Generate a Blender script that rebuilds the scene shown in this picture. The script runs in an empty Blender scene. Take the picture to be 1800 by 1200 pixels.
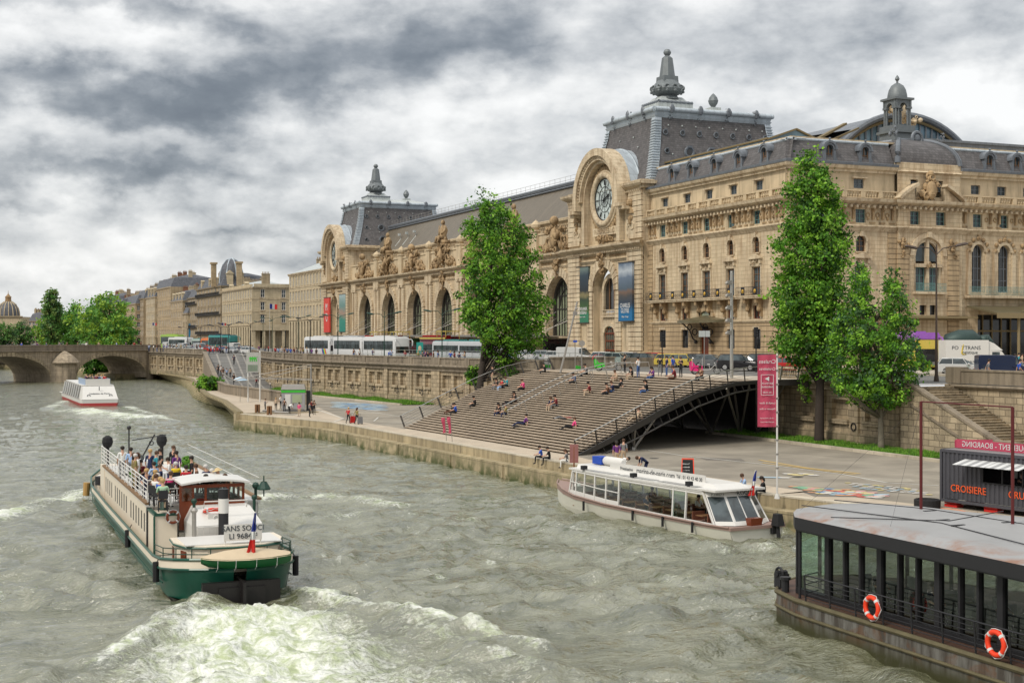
import bpy,bmesh,math,random
import numpy as np
from mathutils import Matrix,Vector,Euler
R=math.radians
PI=math.pi
SC=bpy.context.scene
COL=SC.collection
TH=math.atan(1010/2400);SN,CS=math.sin(TH),math.cos(TH)
FP=2400.0;CH=10.4;HY=592.0
cd=bpy.data.cameras.new('camera');cam=bpy.data.objects.new('camera',cd);COL.objects.link(cam)
cd.sensor_width=36;cd.lens=48;cd.clip_start=.5;cd.clip_end=6000;cd.shift_y=-(600-HY)/1800
cam.location=(0,0,CH);cam.rotation_euler=(R(90),0,-TH);SC.camera=cam
SUN_EL,SUN_AZ=R(46),R(-62)
W=bpy.data.worlds.new('World');SC.world=W;W.use_nodes=True
nt=W.node_tree;nt.nodes.clear()
def wn(t,**k):
 n=nt.nodes.new(t)
 for a,b in k.items():setattr(n,a,b)
 return n
def wm(op,a,b=None,c=None):
 n=wn('ShaderNodeMath',operation=op)
 for i,v in enumerate((a,b,c)):
  if v is None:continue
  if isinstance(v,(int,float)):n.inputs[i].default_value=v
  else:nt.links.new(v,n.inputs[i])
 return n.outputs[0]
sky=wn('ShaderNodeTexSky',sky_type='NISHITA');sky.sun_disc=False
sky.sun_elevation=SUN_EL;sky.sun_rotation=SUN_AZ;sky.air_density=1;sky.dust_density=2
tc=wn('ShaderNodeTexCoord');sp=wn('ShaderNodeSeparateXYZ');nt.links.new(tc.outputs['Generated'],sp.inputs[0])
el=wm('ARCSINE',sp.outputs[2]);az=wm('ARCTAN2',sp.outputs[0],sp.outputs[1])
zz=wm('ADD',wm('MAXIMUM',sp.outputs[2],0.0),.10)
uu=wm('DIVIDE',sp.outputs[0],zz);vv=wm('DIVIDE',sp.outputs[1],zz)
cb=wn('ShaderNodeCombineXYZ');nt.links.new(uu,cb.inputs[0]);nt.links.new(vv,cb.inputs[1])
def wnoise(vec,scale,detail,rough,dist=0.,off=(0,0,0),sc=(1,1,1)):
 mp=wn('ShaderNodeMapping');mp.inputs['Location'].default_value=off;mp.inputs['Scale'].default_value=sc
 nt.links.new(vec,mp.inputs[0]);n=wn('ShaderNodeTexNoise');nt.links.new(mp.outputs[0],n.inputs['Vector'])
 n.inputs['Scale'].default_value=scale;n.inputs['Detail'].default_value=detail
 n.inputs['Roughness'].default_value=rough;n.inputs['Distortion'].default_value=dist
 return n
ca=wn('ShaderNodeCombineXYZ');nt.links.new(az,ca.inputs[0]);nt.links.new(el,ca.inputs[1])
wp=wnoise(ca.outputs[0],15,9,.56,0,(1.3,.7,0),(1,1.5,1));wsep=wn('ShaderNodeSeparateColor');nt.links.new(wp.outputs['Color'],wsep.inputs[0])
wa=wm('ADD',az,wm('MULTIPLY',wm('SUBTRACT',wsep.outputs[0],.5),.16))
we=wm('ADD',el,wm('MULTIPLY',wm('SUBTRACT',wsep.outputs[1],.5),.09))
big=wnoise(ca.outputs[0],6.0,12,.55,0,(3.1,1.2,.4),(1,2.2,1)).outputs[0]
fine=wnoise(ca.outputs[0],22,12,.6,0,(.3,2.2,4.4),(1,1.7,1)).outputs[0]
bl=wnoise(ca.outputs[0],8.5,7,.52,0,(7.7,4.1,2.2),(1,1.9,1)).outputs[0]
bl=wm('ABSOLUTE',wm('SUBTRACT',wm('MULTIPLY',bl,2),1.))
acc=wm('ADD',wm('MULTIPLY',wm('SUBTRACT',big,.5),1.4),wm('MULTIPLY',wm('SUBTRACT',fine,.5),.9))
acc=wm('ADD',acc,wm('MULTIPLY',wm('SUBTRACT',bl,.16),1.25))
acc=wm('ADD',acc,.76)
def sdir(px,py):
 l,d,u=(px-900)/FP,1.,-(py-HY)/FP
 x,y=l*CS+d*SN,-l*SN+d*CS
 return math.atan2(x,y),math.asin(u/math.sqrt(l*l+d*d+u*u))
for px,py,sx,sy,am in[(90,15,300,34,-.50),(330,18,150,26,-.42),(190,165,260,52,-.55),(430,175,230,55,-.62),(730,70,250,62,-.70),(560,120,120,60,-.34),(120,290,270,26,-.50),(330,318,210,26,-.40),(20,190,120,50,-.25),(1480,70,330,60,-.30),(1250,20,200,40,-.20),(1080,250,120,30,-.12),(900,40,90,50,-.3),(420,412,150,10,-.30),(640,440,160,12,-.28),(960,210,190,40,-.18),(560,465,120,8,-.18),(1700,110,160,30,-.14),(60,360,170,12,-.3),(60,85,120,26,.30),(250,70,130,14,.18),(640,230,90,46,.22),(180,385,170,40,.34),(60,215,140,24,.22),(560,275,110,26,.14),(1690,180,170,40,.30),(760,190,150,40,.30),(230,240,100,14,.15),(930,160,140,40,.12),(380,480,330,26,.24),(80,470,200,40,.18),(1380,180,120,40,.12)]:
 a0,e0=sdir(px,py)
 ga=wm('DIVIDE',wm('SUBTRACT',wa,a0),sx/FP);ge=wm('DIVIDE',wm('SUBTRACT',we,e0),sy/FP)
 g=wm('EXPONENT',wm('MULTIPLY',wm('ADD',wm('MULTIPLY',ga,ga),wm('MULTIPLY',ge,ge)),-1.))
 acc=wm('MULTIPLY_ADD',g,am*.82,acc)
acc=wm('DIVIDE',wm('ADD',acc,.45),1.62)
rp=wn('ShaderNodeValToRGB');nt.links.new(acc,rp.inputs[0]);cr=rp.color_ramp
cr.elements[0].position=.0;cr.elements[0].color=(.145,.165,.195,1)
cr.elements[1].position=1.;cr.elements[1].color=(.93,.93,.92,1)
for p,c in((.20,(.195,.22,.25,1)),(.36,(.285,.31,.34,1)),(.52,(.45,.47,.49,1)),(.68,(.62,.635,.645,1)),(.84,(.80,.805,.80,1))):
 e=cr.elements.new(p);e.color=c
up=wn('ShaderNodeMapRange',interpolation_type='SMOOTHSTEP');nt.links.new(sp.outputs[2],up.inputs[0])
up.inputs['From Min'].default_value=.30;up.inputs['From Max'].default_value=.85;up.inputs['To Min'].default_value=6.9;up.inputs['To Max'].default_value=12.5
cs=wn('ShaderNodeVectorMath',operation='SCALE');nt.links.new(rp.outputs[0],cs.inputs[0]);nt.links.new(up.outputs[0],cs.inputs['Scale'])
mx=wn('ShaderNodeMix',data_type='RGBA');mx.inputs[0].default_value=.93
nt.links.new(sky.outputs[0],mx.inputs[6]);nt.links.new(cs.outputs[0],mx.inputs[7])
bg=wn('ShaderNodeBackground');bg.inputs[1].default_value=.1;nt.links.new(mx.outputs[2],bg.inputs[0])
wo=wn('ShaderNodeOutputWorld');nt.links.new(bg.outputs[0],wo.inputs[0])
sd=bpy.data.lights.new('sun','SUN');sd.energy=1.5;sd.angle=R(11);sd.color=(1,.93,.82)
sun=bpy.data.objects.new('sun',sd);COL.objects.link(sun);sun.location=(0,0,80)
sv=Vector((math.sin(SUN_AZ)*math.cos(SUN_EL),math.cos(SUN_AZ)*math.cos(SUN_EL),math.sin(SUN_EL)))
SUN_AZ_L=R(-112)
sv=Vector((math.sin(SUN_AZ_L)*math.cos(SUN_EL),math.cos(SUN_AZ_L)*math.cos(SUN_EL),math.sin(SUN_EL)))
sky.sun_rotation=SUN_AZ_L
sun.rotation_euler=sv.to_track_quat('Z','Y').to_euler()
vs_=SC.view_settings;vs_.view_transform='Standard';vs_.look='None';vs_.exposure=.66;vs_.gamma=1
SC.cycles.max_bounces=6;SC.cycles.transparent_max_bounces=8
MATS={}
class NG:
 def __init__(s,name):
  s.m=bpy.data.materials.new(name);s.m.use_nodes=True;s.t=s.m.node_tree;s.t.nodes.clear()
  s.o=s.n('ShaderNodeOutputMaterial');s.p=s.n('ShaderNodeBsdfPrincipled');s.l(s.p.outputs[0],s.o.inputs[0])
  s.p.inputs['Specular IOR Level'].default_value=.35
 def n(s,t,**k):
  n=s.t.nodes.new(t)
  for a,b in k.items():setattr(n,a,b)
  return n
 def l(s,a,b):s.t.links.new(a,b)
 def ma(s,op,a,b=None):
  n=s.n('ShaderNodeMath',operation=op)
  for i,v in enumerate((a,b)):
   if v is None:continue
   if isinstance(v,(int,float)):n.inputs[i].default_value=v
   else:s.l(v,n.inputs[i])
  return n.outputs[0]
 def pos(s):
  if not hasattr(s,'_g'):s._g=s.n('ShaderNodeNewGeometry').outputs['Position']
  return s._g
 def objc(s):return s.n('ShaderNodeTexCoord').outputs['Object']
 def mp(s,v,sc=(1,1,1),loc=(0,0,0)):
  m=s.n('ShaderNodeMapping');m.inputs['Scale'].default_value=sc;m.inputs['Location'].default_value=loc;s.l(v,m.inputs[0]);return m.outputs[0]
 def noise(s,v,sc,det=5,ro=.6,dist=0):
  n=s.n('ShaderNodeTexNoise');s.l(v,n.inputs['Vector']);n.inputs['Scale'].default_value=sc
  n.inputs['Detail'].default_value=det;n.inputs['Roughness'].default_value=ro;n.inputs['Distortion'].default_value=dist;return n.outputs[0]
 def ramp(s,f,*st):
  r=s.n('ShaderNodeValToRGB');s.l(f,r.inputs[0]);e=r.color_ramp.elements
  e[0].position,e[0].color=st[0][0],c4(st[0][1]);e[1].position,e[1].color=st[-1][0],c4(st[-1][1])
  for p,c in st[1:-1]:x=e.new(p);x.color=c4(c)
  return r.outputs[0]
 def mix(s,f,a,b,bt='MIX'):
  m=s.n('ShaderNodeMix',data_type='RGBA',blend_type=bt)
  for i,v in((0,f),(6,a),(7,b)):
   if isinstance(v,(int,float)):m.inputs[i].default_value=v
   elif isinstance(v,tuple):m.inputs[i].default_value=c4(v)
   else:s.l(v,m.inputs[i])
  return m.outputs[2]
 def bump(s,h,st=.3,d=.05):
  b=s.n('ShaderNodeBump');b.inputs['Strength'].default_value=st;b.inputs['Distance'].default_value=d;s.l(h,b.inputs['Height']);s.l(b.outputs[0],s.p.inputs['Normal'])
 def col(s,c):
  if isinstance(c,tuple):s.p.inputs['Base Color'].default_value=c4(c)
  else:s.l(c,s.p.inputs['Base Color'])
 def ro(s,r):s.p.inputs['Roughness'].default_value=r
def c4(c):return c if len(c)==4 else(c[0],c[1],c[2],1)
def plain(name,c,rough=.6,metal=0.,var=.12,nsc=3.):
 if name in MATS:return MATS[name]
 g=NG(name);f=g.noise(g.objc(),nsc,4)
 g.col(g.mix(f,tuple(x*(1-var)for x in c[:3]),tuple(min(1,x*(1+var))for x in c[:3])))
 g.ro(rough);g.p.inputs['Metallic'].default_value=metal;MATS[name]=g.m;return g.m
def glass(name,c,rough=.05,var=.5,sc=.4):
 g=NG(name);f=g.noise(g.pos(),sc,3)
 g.col(g.mix(g.ramp(f,(.4,(0,0,0)),(.62,(1,1,1))),tuple(x*(1-var)for x in c),tuple(x*(1+var)for x in c)))
 g.ro(rough);g.p.inputs['Specular IOR Level'].default_value=.6;MATS[name]=g.m;return g.m
def clear(name,tint,alpha_mix=.75):
 g=NG(name);tr=g.n('ShaderNodeBsdfTransparent');tr.inputs[0].default_value=c4(tint)
 gl=g.n('ShaderNodeBsdfGlossy');gl.inputs['Roughness'].default_value=.03;gl.inputs[0].default_value=(.9,.95,.95,1)
 lw=g.n('ShaderNodeLayerWeight');lw.inputs[0].default_value=.5;f=g.ma('MINIMUM',g.ma('ADD',g.ma('MULTIPLY',g.ma('POWER',lw.outputs[1],4.),.8),1-alpha_mix-.12),.9)
 m=g.n('ShaderNodeMixShader');g.l(f,m.inputs[0]);g.l(tr.outputs[0],m.inputs[1]);g.l(gl.outputs[0],m.inputs[2]);g.l(m.outputs[0],g.o.inputs[0])
 MATS[name]=g.m;return g.m
def stone(name,c,bw=1.1,bh=.42,mort=.02,var=.22,stain=.5,dark=None,bump=.5,rough=.85,moss=0.,zmoss=0.):
 g=NG(name);p=g.pos();s=g.n('ShaderNodeSeparateXYZ');g.l(p,s.inputs[0])
 u=g.ma('ADD',s.outputs[0],s.outputs[1]);cb=g.n('ShaderNodeCombineXYZ');g.l(u,cb.inputs[0]);g.l(s.outputs[2],cb.inputs[1])
 br=g.n('ShaderNodeTexBrick');g.l(cb.outputs[0],br.inputs[0]);br.inputs['Scale'].default_value=1
 br.inputs['Brick Width'].default_value=bw;br.inputs['Row Height'].default_value=bh;br.inputs['Mortar Size'].default_value=mort
 br.inputs['Mortar Smooth'].default_value=.3;br.inputs['Bias'].default_value=0
 br.inputs['Color1'].default_value=c4(tuple(x*(1+var)for x in c));br.inputs['Color2'].default_value=c4(tuple(x*(1-var)for x in c))
 br.inputs['Mortar'].default_value=c4(tuple(x*.45 for x in c))
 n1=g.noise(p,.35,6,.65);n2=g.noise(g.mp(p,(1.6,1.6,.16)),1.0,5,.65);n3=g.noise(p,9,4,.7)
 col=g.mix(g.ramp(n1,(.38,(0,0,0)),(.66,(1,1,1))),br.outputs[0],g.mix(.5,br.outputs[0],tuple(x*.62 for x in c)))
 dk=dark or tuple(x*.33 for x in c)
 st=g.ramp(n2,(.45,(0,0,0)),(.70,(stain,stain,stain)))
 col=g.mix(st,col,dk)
 col=g.mix(.25,col,g.mix(n3,(.35,.35,.35),(1.3,1.3,1.3)),'MULTIPLY')if False else col
 if moss:
  mr=g.n('ShaderNodeMapRange');g.l(s.outputs[2],mr.inputs[0]);mr.inputs[1].default_value=zmoss+1.3;mr.inputs[2].default_value=zmoss
  mf=g.ma('MULTIPLY',mr.outputs[0],g.ramp(g.noise(p,1.1,6),(.38,(0,0,0)),(.56,(moss,moss,moss))))
  col=g.mix(mf,col,(.06,.075,.022))
 g.col(col);g.ro(rough)
 h=g.ma('ADD',g.ma('MULTIPLY',br.outputs['Fac'],-1.),g.ma('MULTIPLY',n3,.5));g.bump(h,bump,.06)
 MATS[name]=g.m;return g.m
def M(n):return MATS[n]
STC=(.60,.485,.325)
stone('stone',STC,1.3,.46,.018,.09,.7,dark=(.26,.155,.075))
stone('stone_rust',(.46,.34,.205),60,.58,.06,.06,.6,bump=1.0)
stone('stone_pale',(.61,.50,.345),1.5,.5,.012,.08,.75,dark=(.22,.135,.07))
stone('stone_plain',(.58,.46,.30),40,3.1,.0,.05,.65,bump=.3)
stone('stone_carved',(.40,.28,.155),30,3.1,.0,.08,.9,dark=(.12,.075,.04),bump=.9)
stone('stone_far',(.42,.32,.195),1.6,.5,.01,.12,.4)
stone('stone_far2',(.36,.28,.18),1.6,.5,.01,.12,.5)
stone('stone_far3',(.50,.41,.27),1.6,.5,.01,.10,.3)
stone('stone_bridge',(.37,.30,.215),1.5,.5,.02,.16,.75)
stone('stone_wall',(.42,.34,.23),1.15,.46,.03,.25,.8,bump=1.)
stone('stone_wall_lower',(.44,.35,.23),1.25,.5,.03,.22,.7,bump=1.,moss=.75,zmoss=1.6)
stone('stone_coping',(.25,.205,.15),2.4,3.3,.01,.10,.7)
stone('stone_shade',(.035,.03,.026),1.2,.46,.03,.25,.8)  # near-black stone, the shade under the river steps painted into its colour
stone('quay_stone',(.40,.325,.20),2.6,.9,.02,.16,.7,bump=.7,moss=1.,zmoss=.0)
stone('bank_stone',(.42,.34,.19),1.1,.25,.05,.25,.6,bump=1.,moss=.8,zmoss=0.)
stone('quay_cap',(.50,.44,.34),2.6,50,.02,.1,.4)
stone('brick_red',(.28,.13,.075),.4,.15,.012,.2,.4)
def ground(name,c,sc=.25,var=.24,rough=.9,bs=.25):
 g=NG(name);p=g.pos();n1=g.noise(p,sc,7,.6,.4);n2=g.noise(p,22,4,.7);n3=g.noise(g.mp(p,(1,.12,1)),.8,5,.6)
 col=g.mix(g.ramp(n1,(.35,(0,0,0)),(.68,(1,1,1))),tuple(x*(1-var)for x in c),tuple(x*(1+var)for x in c))
 col=g.mix(g.ramp(n3,(.55,(0,0,0)),(.75,(.5,.5,.5))),col,tuple(x*.72 for x in c))
 g.col(g.mix(g.ramp(n2,(.4,(.88,.88,.88)),(.6,(1.06,1.06,1.06))),col,col));g.ro(rough);g.bump(n2,bs,.02);MATS[name]=g.m
ground('asphalt',(.14,.135,.125));ground('quay_asphalt',(.245,.215,.17));ground('pavement',(.40,.35,.28));ground('plaza',(.46,.40,.32),.5,.1)
ground('patch_asphalt',(.17,.15,.125));ground('patch_light',(.28,.25,.20));ground('ramp_setts',(.24,.225,.20));ground('quay_pavement',(.42,.35,.265),.5,.12)
def slate(name,c,w=.45,h=.3,zinc=False):
 g=NG(name);p=g.pos();s=g.n('ShaderNodeSeparateXYZ');g.l(p,s.inputs[0])
 u=g.ma('ADD',s.outputs[0],s.outputs[1]);cb=g.n('ShaderNodeCombineXYZ');g.l(u,cb.inputs[0]);g.l(s.outputs[2],cb.inputs[1])
 br=g.n('ShaderNodeTexBrick');g.l(cb.outputs[0],br.inputs[0]);br.inputs['Scale'].default_value=1;br.inputs['Brick Width'].default_value=w;br.inputs['Row Height'].default_value=h
 br.inputs['Mortar Size'].default_value=.02;v=.1 if zinc else.25
 br.inputs['Color1'].default_value=c4(tuple(x*(1+v)for x in c));br.inputs['Color2'].default_value=c4(tuple(x*(1-v)for x in c));br.inputs['Mortar'].default_value=c4(tuple(x*.5 for x in c))
 n2=g.noise(g.mp(p,(1.3,1.3,.13)),1.0,5,.65)
 g.col(g.mix(g.ramp(n2,(.42,(0,0,0)),(.7,(.6,.6,.6))),br.outputs[0],tuple(x*(.6 if not zinc else.7)for x in c)));g.ro(.45 if zinc else.6)
 g.p.inputs['Metallic'].default_value=.1 if zinc else 0;g.bump(g.ma('MULTIPLY',br.outputs['Fac'],-1.),.4,.03);MATS[name]=g.m
slate('slate',(.115,.107,.106));slate('slate_far',(.11,.115,.13));slate('zinc',(.43,.48,.52),.9,3.2,True);slate('zinc_dark',(.15,.165,.185),.9,3.2,True)
slate('zinc_pale',(.44,.47,.46),.7,3.2,True);slate('roof_brown',(.15,.125,.09),.5,60,True);slate('roof_ochre',(.20,.14,.05),.5,60,True)
plain('lead',(.15,.165,.17),.5,.3,.25,2)
glass('glass',(.045,.06,.065));glass('glass_dark',(.022,.022,.022));glass('glass_green',(.26,.29,.19),.12,.35,.2);glass('glass_far',(.05,.06,.065),.15)
glass('clock_face',(.42,.48,.46),.15,.25,.6);glass('windscreen',(.05,.065,.07),.04,.4,1)
clear('clear_glass',(.72,.80,.76),.80);clear('tinted_glass',(.34,.38,.35),.80);clear('green_glass',(.55,.80,.68),.72)
plain('black_iron',(.018,.018,.02),.5);plain('dark_steel',(.07,.065,.06),.45,.5);plain('steel',(.33,.31,.28),.4,.6);plain('rail_steel',(.42,.41,.38),.35,.7)
plain('green_iron',(.012,.045,.03),.45);plain('teal_iron',(.12,.24,.23),.5);plain('gold',(.60,.36,.06),.35,.6);plain('rust',(.20,.075,.03),.8);plain('red_iron',(.09,.012,.012),.5)
plain('white_paint',(.60,.585,.55),.4,0,.05);plain('cream_paint',(.68,.60,.48),.4,0,.06);plain('hull_green',(.008,.070,.045),.3,0,.4,1.2);plain('boat_green',(.01,.10,.03),.35)
plain('hull_black',(.012,.010,.010),.4);plain('varnish',(.16,.035,.012),.25,0,.25,5);plain('canvas',(.52,.42,.29),.8,0,.12);plain('hull_cream',(.60,.585,.50),.4,0,.08)
plain('gunwale_pink',(.27,.18,.15),.5);plain('rubber',(.015,.015,.016),.8);plain('red',(.55,.02,.015),.45);plain('orange_red',(.75,.05,.015),.45);plain('pink',(.42,.055,.10),.7,0,.06)
plain('blue',(.015,.06,.35),.6);plain('white',(.58,.58,.57),.6,0,.04);plain('yellow',(.62,.45,.02),.4);plain('chair',(.10,.09,.08),.7);plain('wood',(.20,.105,.05),.7,0,.3,4)
plain('chrome',(.5,.5,.5),.2,.9);plain('lamp_glass',(.65,.65,.6),.3);plain('tail_red',(.35,.01,.01),.3);plain('container',(.062,.062,.072),.5,0,.15,1);plain('kiosk_grey',(.30,.30,.30),.5)
plain('kiosk_green',(.05,.42,.04),.5);plain('letter_dark',(.03,.04,.05),.6);plain('letter_orange',(.72,.10,.02),.6);plain('teal',(.02,.26,.22),.6);plain('dark_red',(.07,.008,.012),.4)
plain('road_white',(.50,.48,.43),.8,0,.25,2);plain('road_yellow',(.48,.33,.12),.8,0,.25,2);plain('skin',(.48,.28,.19),.6,0,.04)
random.seed(7);RN=random.Random(11)
def rz(a):return Matrix.Rotation(a,4,'Z')
def tr(x,y,z):return Matrix.Translation((x,y,z))
class B:
 def __init__(s,M=None):s.g=[];s.v=[];s.f=[];s.mi=[];s.M=M or Matrix();s.k=0
 def add(s,vs,fs):
  n=len(s.v);M_=s.M;s.g.append((n,len(s.f)));s.v+=[tuple(M_@Vector(v))for v in vs];s.f+=[tuple(n+i for i in f)for f in fs];s.mi+=[s.k]*len(fs)
 def box(s,x0,x1,y0,y1,z0,z1,t=0.):
  vs=[(x0,y0,z0),(x1,y0,z0),(x1,y1,z0),(x0,y1,z0),(x0+t,y0+t,z1),(x1-t,y0+t,z1),(x1-t,y1-t,z1),(x0+t,y1-t,z1)]
  s.add(vs,[(0,3,2,1),(4,5,6,7),(0,1,5,4),(1,2,6,5),(2,3,7,6),(3,0,4,7)])
 def quad(s,*p):s.add(p,[tuple(range(len(p)))])
 def cyl(s,p,q,r0,r1=None,n=8,cap=True):
  r1=r0 if r1 is None else r1;p=Vector(p);q=Vector(q);d=q-p
  if d.length<1e-6:return
  a=d.normalized();e=Vector((0,0,1))if abs(a.z)<.9 else Vector((1,0,0));x=a.cross(e).normalized();y=a.cross(x)
  vs=[]
  for c,r in((p,r0),(q,r1)):
   for i in range(n):t=2*PI*i/n;vs.append(c+x*(r*math.cos(t))+y*(r*math.sin(t)))
  fs=[(i,(i+1)%n,n+(i+1)%n,n+i)for i in range(n)]
  if cap:fs+=[tuple(range(n))[::-1],tuple(range(n,2*n))]
  s.add(vs,fs)
 def tube(s,pts,r,n=6,closed=False):
  pts=[Vector(p)for p in pts];m=len(pts);vs=[];rs=r if isinstance(r,(list,tuple))else[r]*m
  for i,p in enumerate(pts):
   a=pts[(i+1)%m if closed else min(i+1,m-1)]-pts[(i-1)%m if closed else max(i-1,0)]
   a=a.normalized()if a.length>1e-9 else Vector((0,0,1));e=Vector((0,0,1))if abs(a.z)<.95 else Vector((1,0,0));x=a.cross(e).normalized();y=a.cross(x)
   for k in range(n):t=2*PI*k/n;vs.append(p+x*(rs[i]*math.cos(t))+y*(rs[i]*math.sin(t)))
  fs=[(i*n+k,i*n+(k+1)%n,((i+1)%m)*n+(k+1)%n,((i+1)%m)*n+k)for i in range(m if closed else m-1)for k in range(n)]
  if not closed:fs+=[tuple(range(n))[::-1],tuple(range((m-1)*n,m*n))]
  s.add(vs,fs)
 def bar(s,p,q,w,h):
  p=Vector(p);q=Vector(q);a=(q-p).normalized();e=Vector((0,0,1))if abs(a.z)<.95 else Vector((1,0,0));x=a.cross(e).normalized()*w/2;y=x.cross(a).normalized()*h/2
  vs=[c+sx*x+sy*y for c in(p,q)for sx,sy in((-1,-1),(1,-1),(1,1),(-1,1))]
  s.add(vs,[(0,1,2,3),(7,6,5,4),(0,4,5,1),(1,5,6,2),(2,6,7,3),(3,7,4,0)])
 def lathe(s,prof,c=(0,0,0),n=12,a0=0.,a1=2*PI,sx=1.,sy=1.):
  full=abs(a1-a0-2*PI)<1e-6;m=n if full else n+1
  vs=[(c[0]+r*sx*math.cos(a0+(a1-a0)*i/n),c[1]+r*sy*math.sin(a0+(a1-a0)*i/n),c[2]+z)for r,z in prof for i in range(m)]
  fs=[(j*m+i,j*m+(i+1)%m,(j+1)*m+(i+1)%m,(j+1)*m+i)for j in range(len(prof)-1)for i in range(n)]
  s.add(vs,fs)
 def ball(s,c,r,n=8,sx=1,sy=1,sz=1):
  m=max(4,n//2+1);s.lathe([(max(.001,r*math.sin(PI*j/m)),-r*sz*math.cos(PI*j/m))for j in range(m+1)],c,n,sx=sx,sy=sy)
 def prism(s,poly,z0,z1,top=None):
  n=len(poly);tp=top or poly;s.add([(x,y,z0)for x,y in poly]+[(x,y,z1)for x,y in tp],[tuple(range(n))[::-1],tuple(range(n,2*n))]+[(i,(i+1)%n,n+(i+1)%n,n+i)for i in range(n)])
 def ext(s,poly,y0,y1):
  n=len(poly);s.add([(x,y0,z)for x,z in poly]+[(x,y1,z)for x,z in poly],[tuple(range(n)),tuple(range(n,2*n))[::-1]]+[(i,n+i,n+(i+1)%n,(i+1)%n)for i in range(n)])
 def loft(s,rings,close=True,caps=True):
  n=len(rings[0]);vs=[p for r in rings for p in r];e=n if close else n-1
  fs=[(i*n+k,i*n+(k+1)%n,(i+1)*n+(k+1)%n,(i+1)*n+k)for i in range(len(rings)-1)for k in range(e)]
  if caps:fs+=[tuple(range(n))[::-1],tuple(range((len(rings)-1)*n,len(rings)*n))]
  s.add(vs,fs)
 def torus(s,c,R_,r,ax='Y',n=20,m=6):
  vs=[]
  for i in range(n):
   a=2*PI*i/n
   for k in range(m):
    b=2*PI*k/m;q=R_+r*math.cos(b);u,v,w=q*math.cos(a),q*math.sin(a),r*math.sin(b)
    vs.append((c[0]+u,c[1]+w,c[2]+v)if ax=='Y' else(c[0]+u,c[1]+v,c[2]+w)if ax=='Z' else(c[0]+w,c[1]+u,c[2]+v))
  s.add(vs,[(i*m+k,i*m+(k+1)%m,((i+1)%n)*m+(k+1)%m,((i+1)%n)*m+k)for i in range(n)for k in range(m)])
 def build(s,name,mats,parent=None,smooth=False,label=None,cat=None,group=None,kind=None,local=False,auto=None,normals=True):
  if name in SPLIT and len(s.g)>1:return s.pieces(name,mats,parent,smooth,local,auto)
  me=bpy.data.meshes.new(name);off=Vector((0,0,0))
  if parent is not None and not local:off=wloc(parent)
  elif parent is None and s.v and not local and kind is None:
   zs=min(v[2]for v in s.v);off=Vector((sum(v[0]for v in s.v)/len(s.v),sum(v[1]for v in s.v)/len(s.v),zs))
  vs=[(v[0]-off.x,v[1]-off.y,v[2]-off.z)for v in s.v]if off.length else s.v
  me.from_pydata(vs,[],s.f)
  for m in(mats if isinstance(mats,(list,tuple))else[mats]):me.materials.append(M(m)if isinstance(m,str)else m)
  if any(s.mi):me.polygons.foreach_set('material_index',s.mi)
  if normals:
   bm=bmesh.new();bm.from_mesh(me);bmesh.ops.recalc_face_normals(bm,faces=bm.faces);bm.to_mesh(me);bm.free()
  if smooth:
   me.polygons.foreach_set('use_smooth',[True]*len(me.polygons))
   if auto:me.set_sharp_from_angle(angle=R(auto))
  me.update();o=bpy.data.objects.new(name,me);COL.objects.link(o)
  if parent is not None:o.parent=parent
  elif off.length:o.location=off
  tag(o,label,cat,group,kind);return o
def _pieces(s,name,mats,parent,smooth,local,auto):
 nm,thr=SPLIT[name];G=s.g+[(len(s.v),len(s.f))];V=np.array(s.v);n=len(s.g);lo=np.array([V[G[i][0]:G[i+1][0]].min(0)for i in range(n)]);hi=np.array([V[G[i][0]:G[i+1][0]].max(0)for i in range(n)]);lab=list(range(n))
 gap=np.maximum(0,np.maximum(lo[:,None]-hi[None],lo[None]-hi[:,None]));near=(gap**2).sum(2)**.5<=thr;left=set(range(n));o=None
 while left:
  st=[left.pop()];comp=[]
  while st:
   i=st.pop();comp.append(i);nb=[j for j in np.nonzero(near[i])[0]if j in left];left.difference_update(nb);st+=nb
  b=B()
  for i in sorted(comp):
   v0,f0=G[i];v1,f1=G[i+1];k=len(b.v)-v0;b.v+=s.v[v0:v1];b.f+=[tuple(x+k for x in f)for f in s.f[f0:f1]];b.mi+=s.mi[f0:f1]
  o=b.build(nm,mats,parent,smooth,local=local,auto=auto)
 return o
B.pieces=_pieces
SPLIT=dict(pilasters=('pilaster',.3),frieze_brackets=('frieze_ornament',.1),rusticated_piers=('rusticated_pier',.5),hip_bands=('hip_band',.5),voussoirs=('arch_ring',1.),arch_voussoirs=('arch_surround',1.),balcony_brackets=('balcony_bracket',.15),railing_panels=('railing_panel',.1),railing_medallions=('railing_medallion',.1),corner_quoins=('corner_quoin',1.),canopy_stays=('canopy_stay',.02),ground_openings=('ground_opening',.1),roof_floodlights=('roof_floodlight',.6),finials=('finial',1.),roof_hooks=('roof_hook',.3),cornice_cartouches=('cornice_cartouche',.5),carved_garlands=('carved_garland',.1),posts=('post',.2),central_bay_pilasters=('pilaster',1.),masts=('mast',.05),deck_lamps=('deck_lamp',.2),tables=('table',.1),seats=('seat',.1),green_feet=('fence_foot',.1),grab_rails=('grab_rail',.3),board_posts=('board_post',.1),roof_panes=('roof_pane',.05),red_pallet=('pallet',.2),porch=('porch_column',.02),ironwork=('bracket',.1),canopy_brackets=('canopy_bracket',.4),roof_lamps=('roof_lamp',.3),cabin_window=('cabin_window',.2),side_windows=('side_window',.3),far_posts=('far_post',.05))
def tag(o,label=None,cat=None,group=None,kind=None):
 if label:o['label']=label
 if cat:o['category']=cat
 if group:o['group']=group
 if kind:o['kind']=kind
 return o
def wloc(o):
 v=Vector((0,0,0))
 while o is not None:v+=o.location;o=o.parent
 return v
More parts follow.
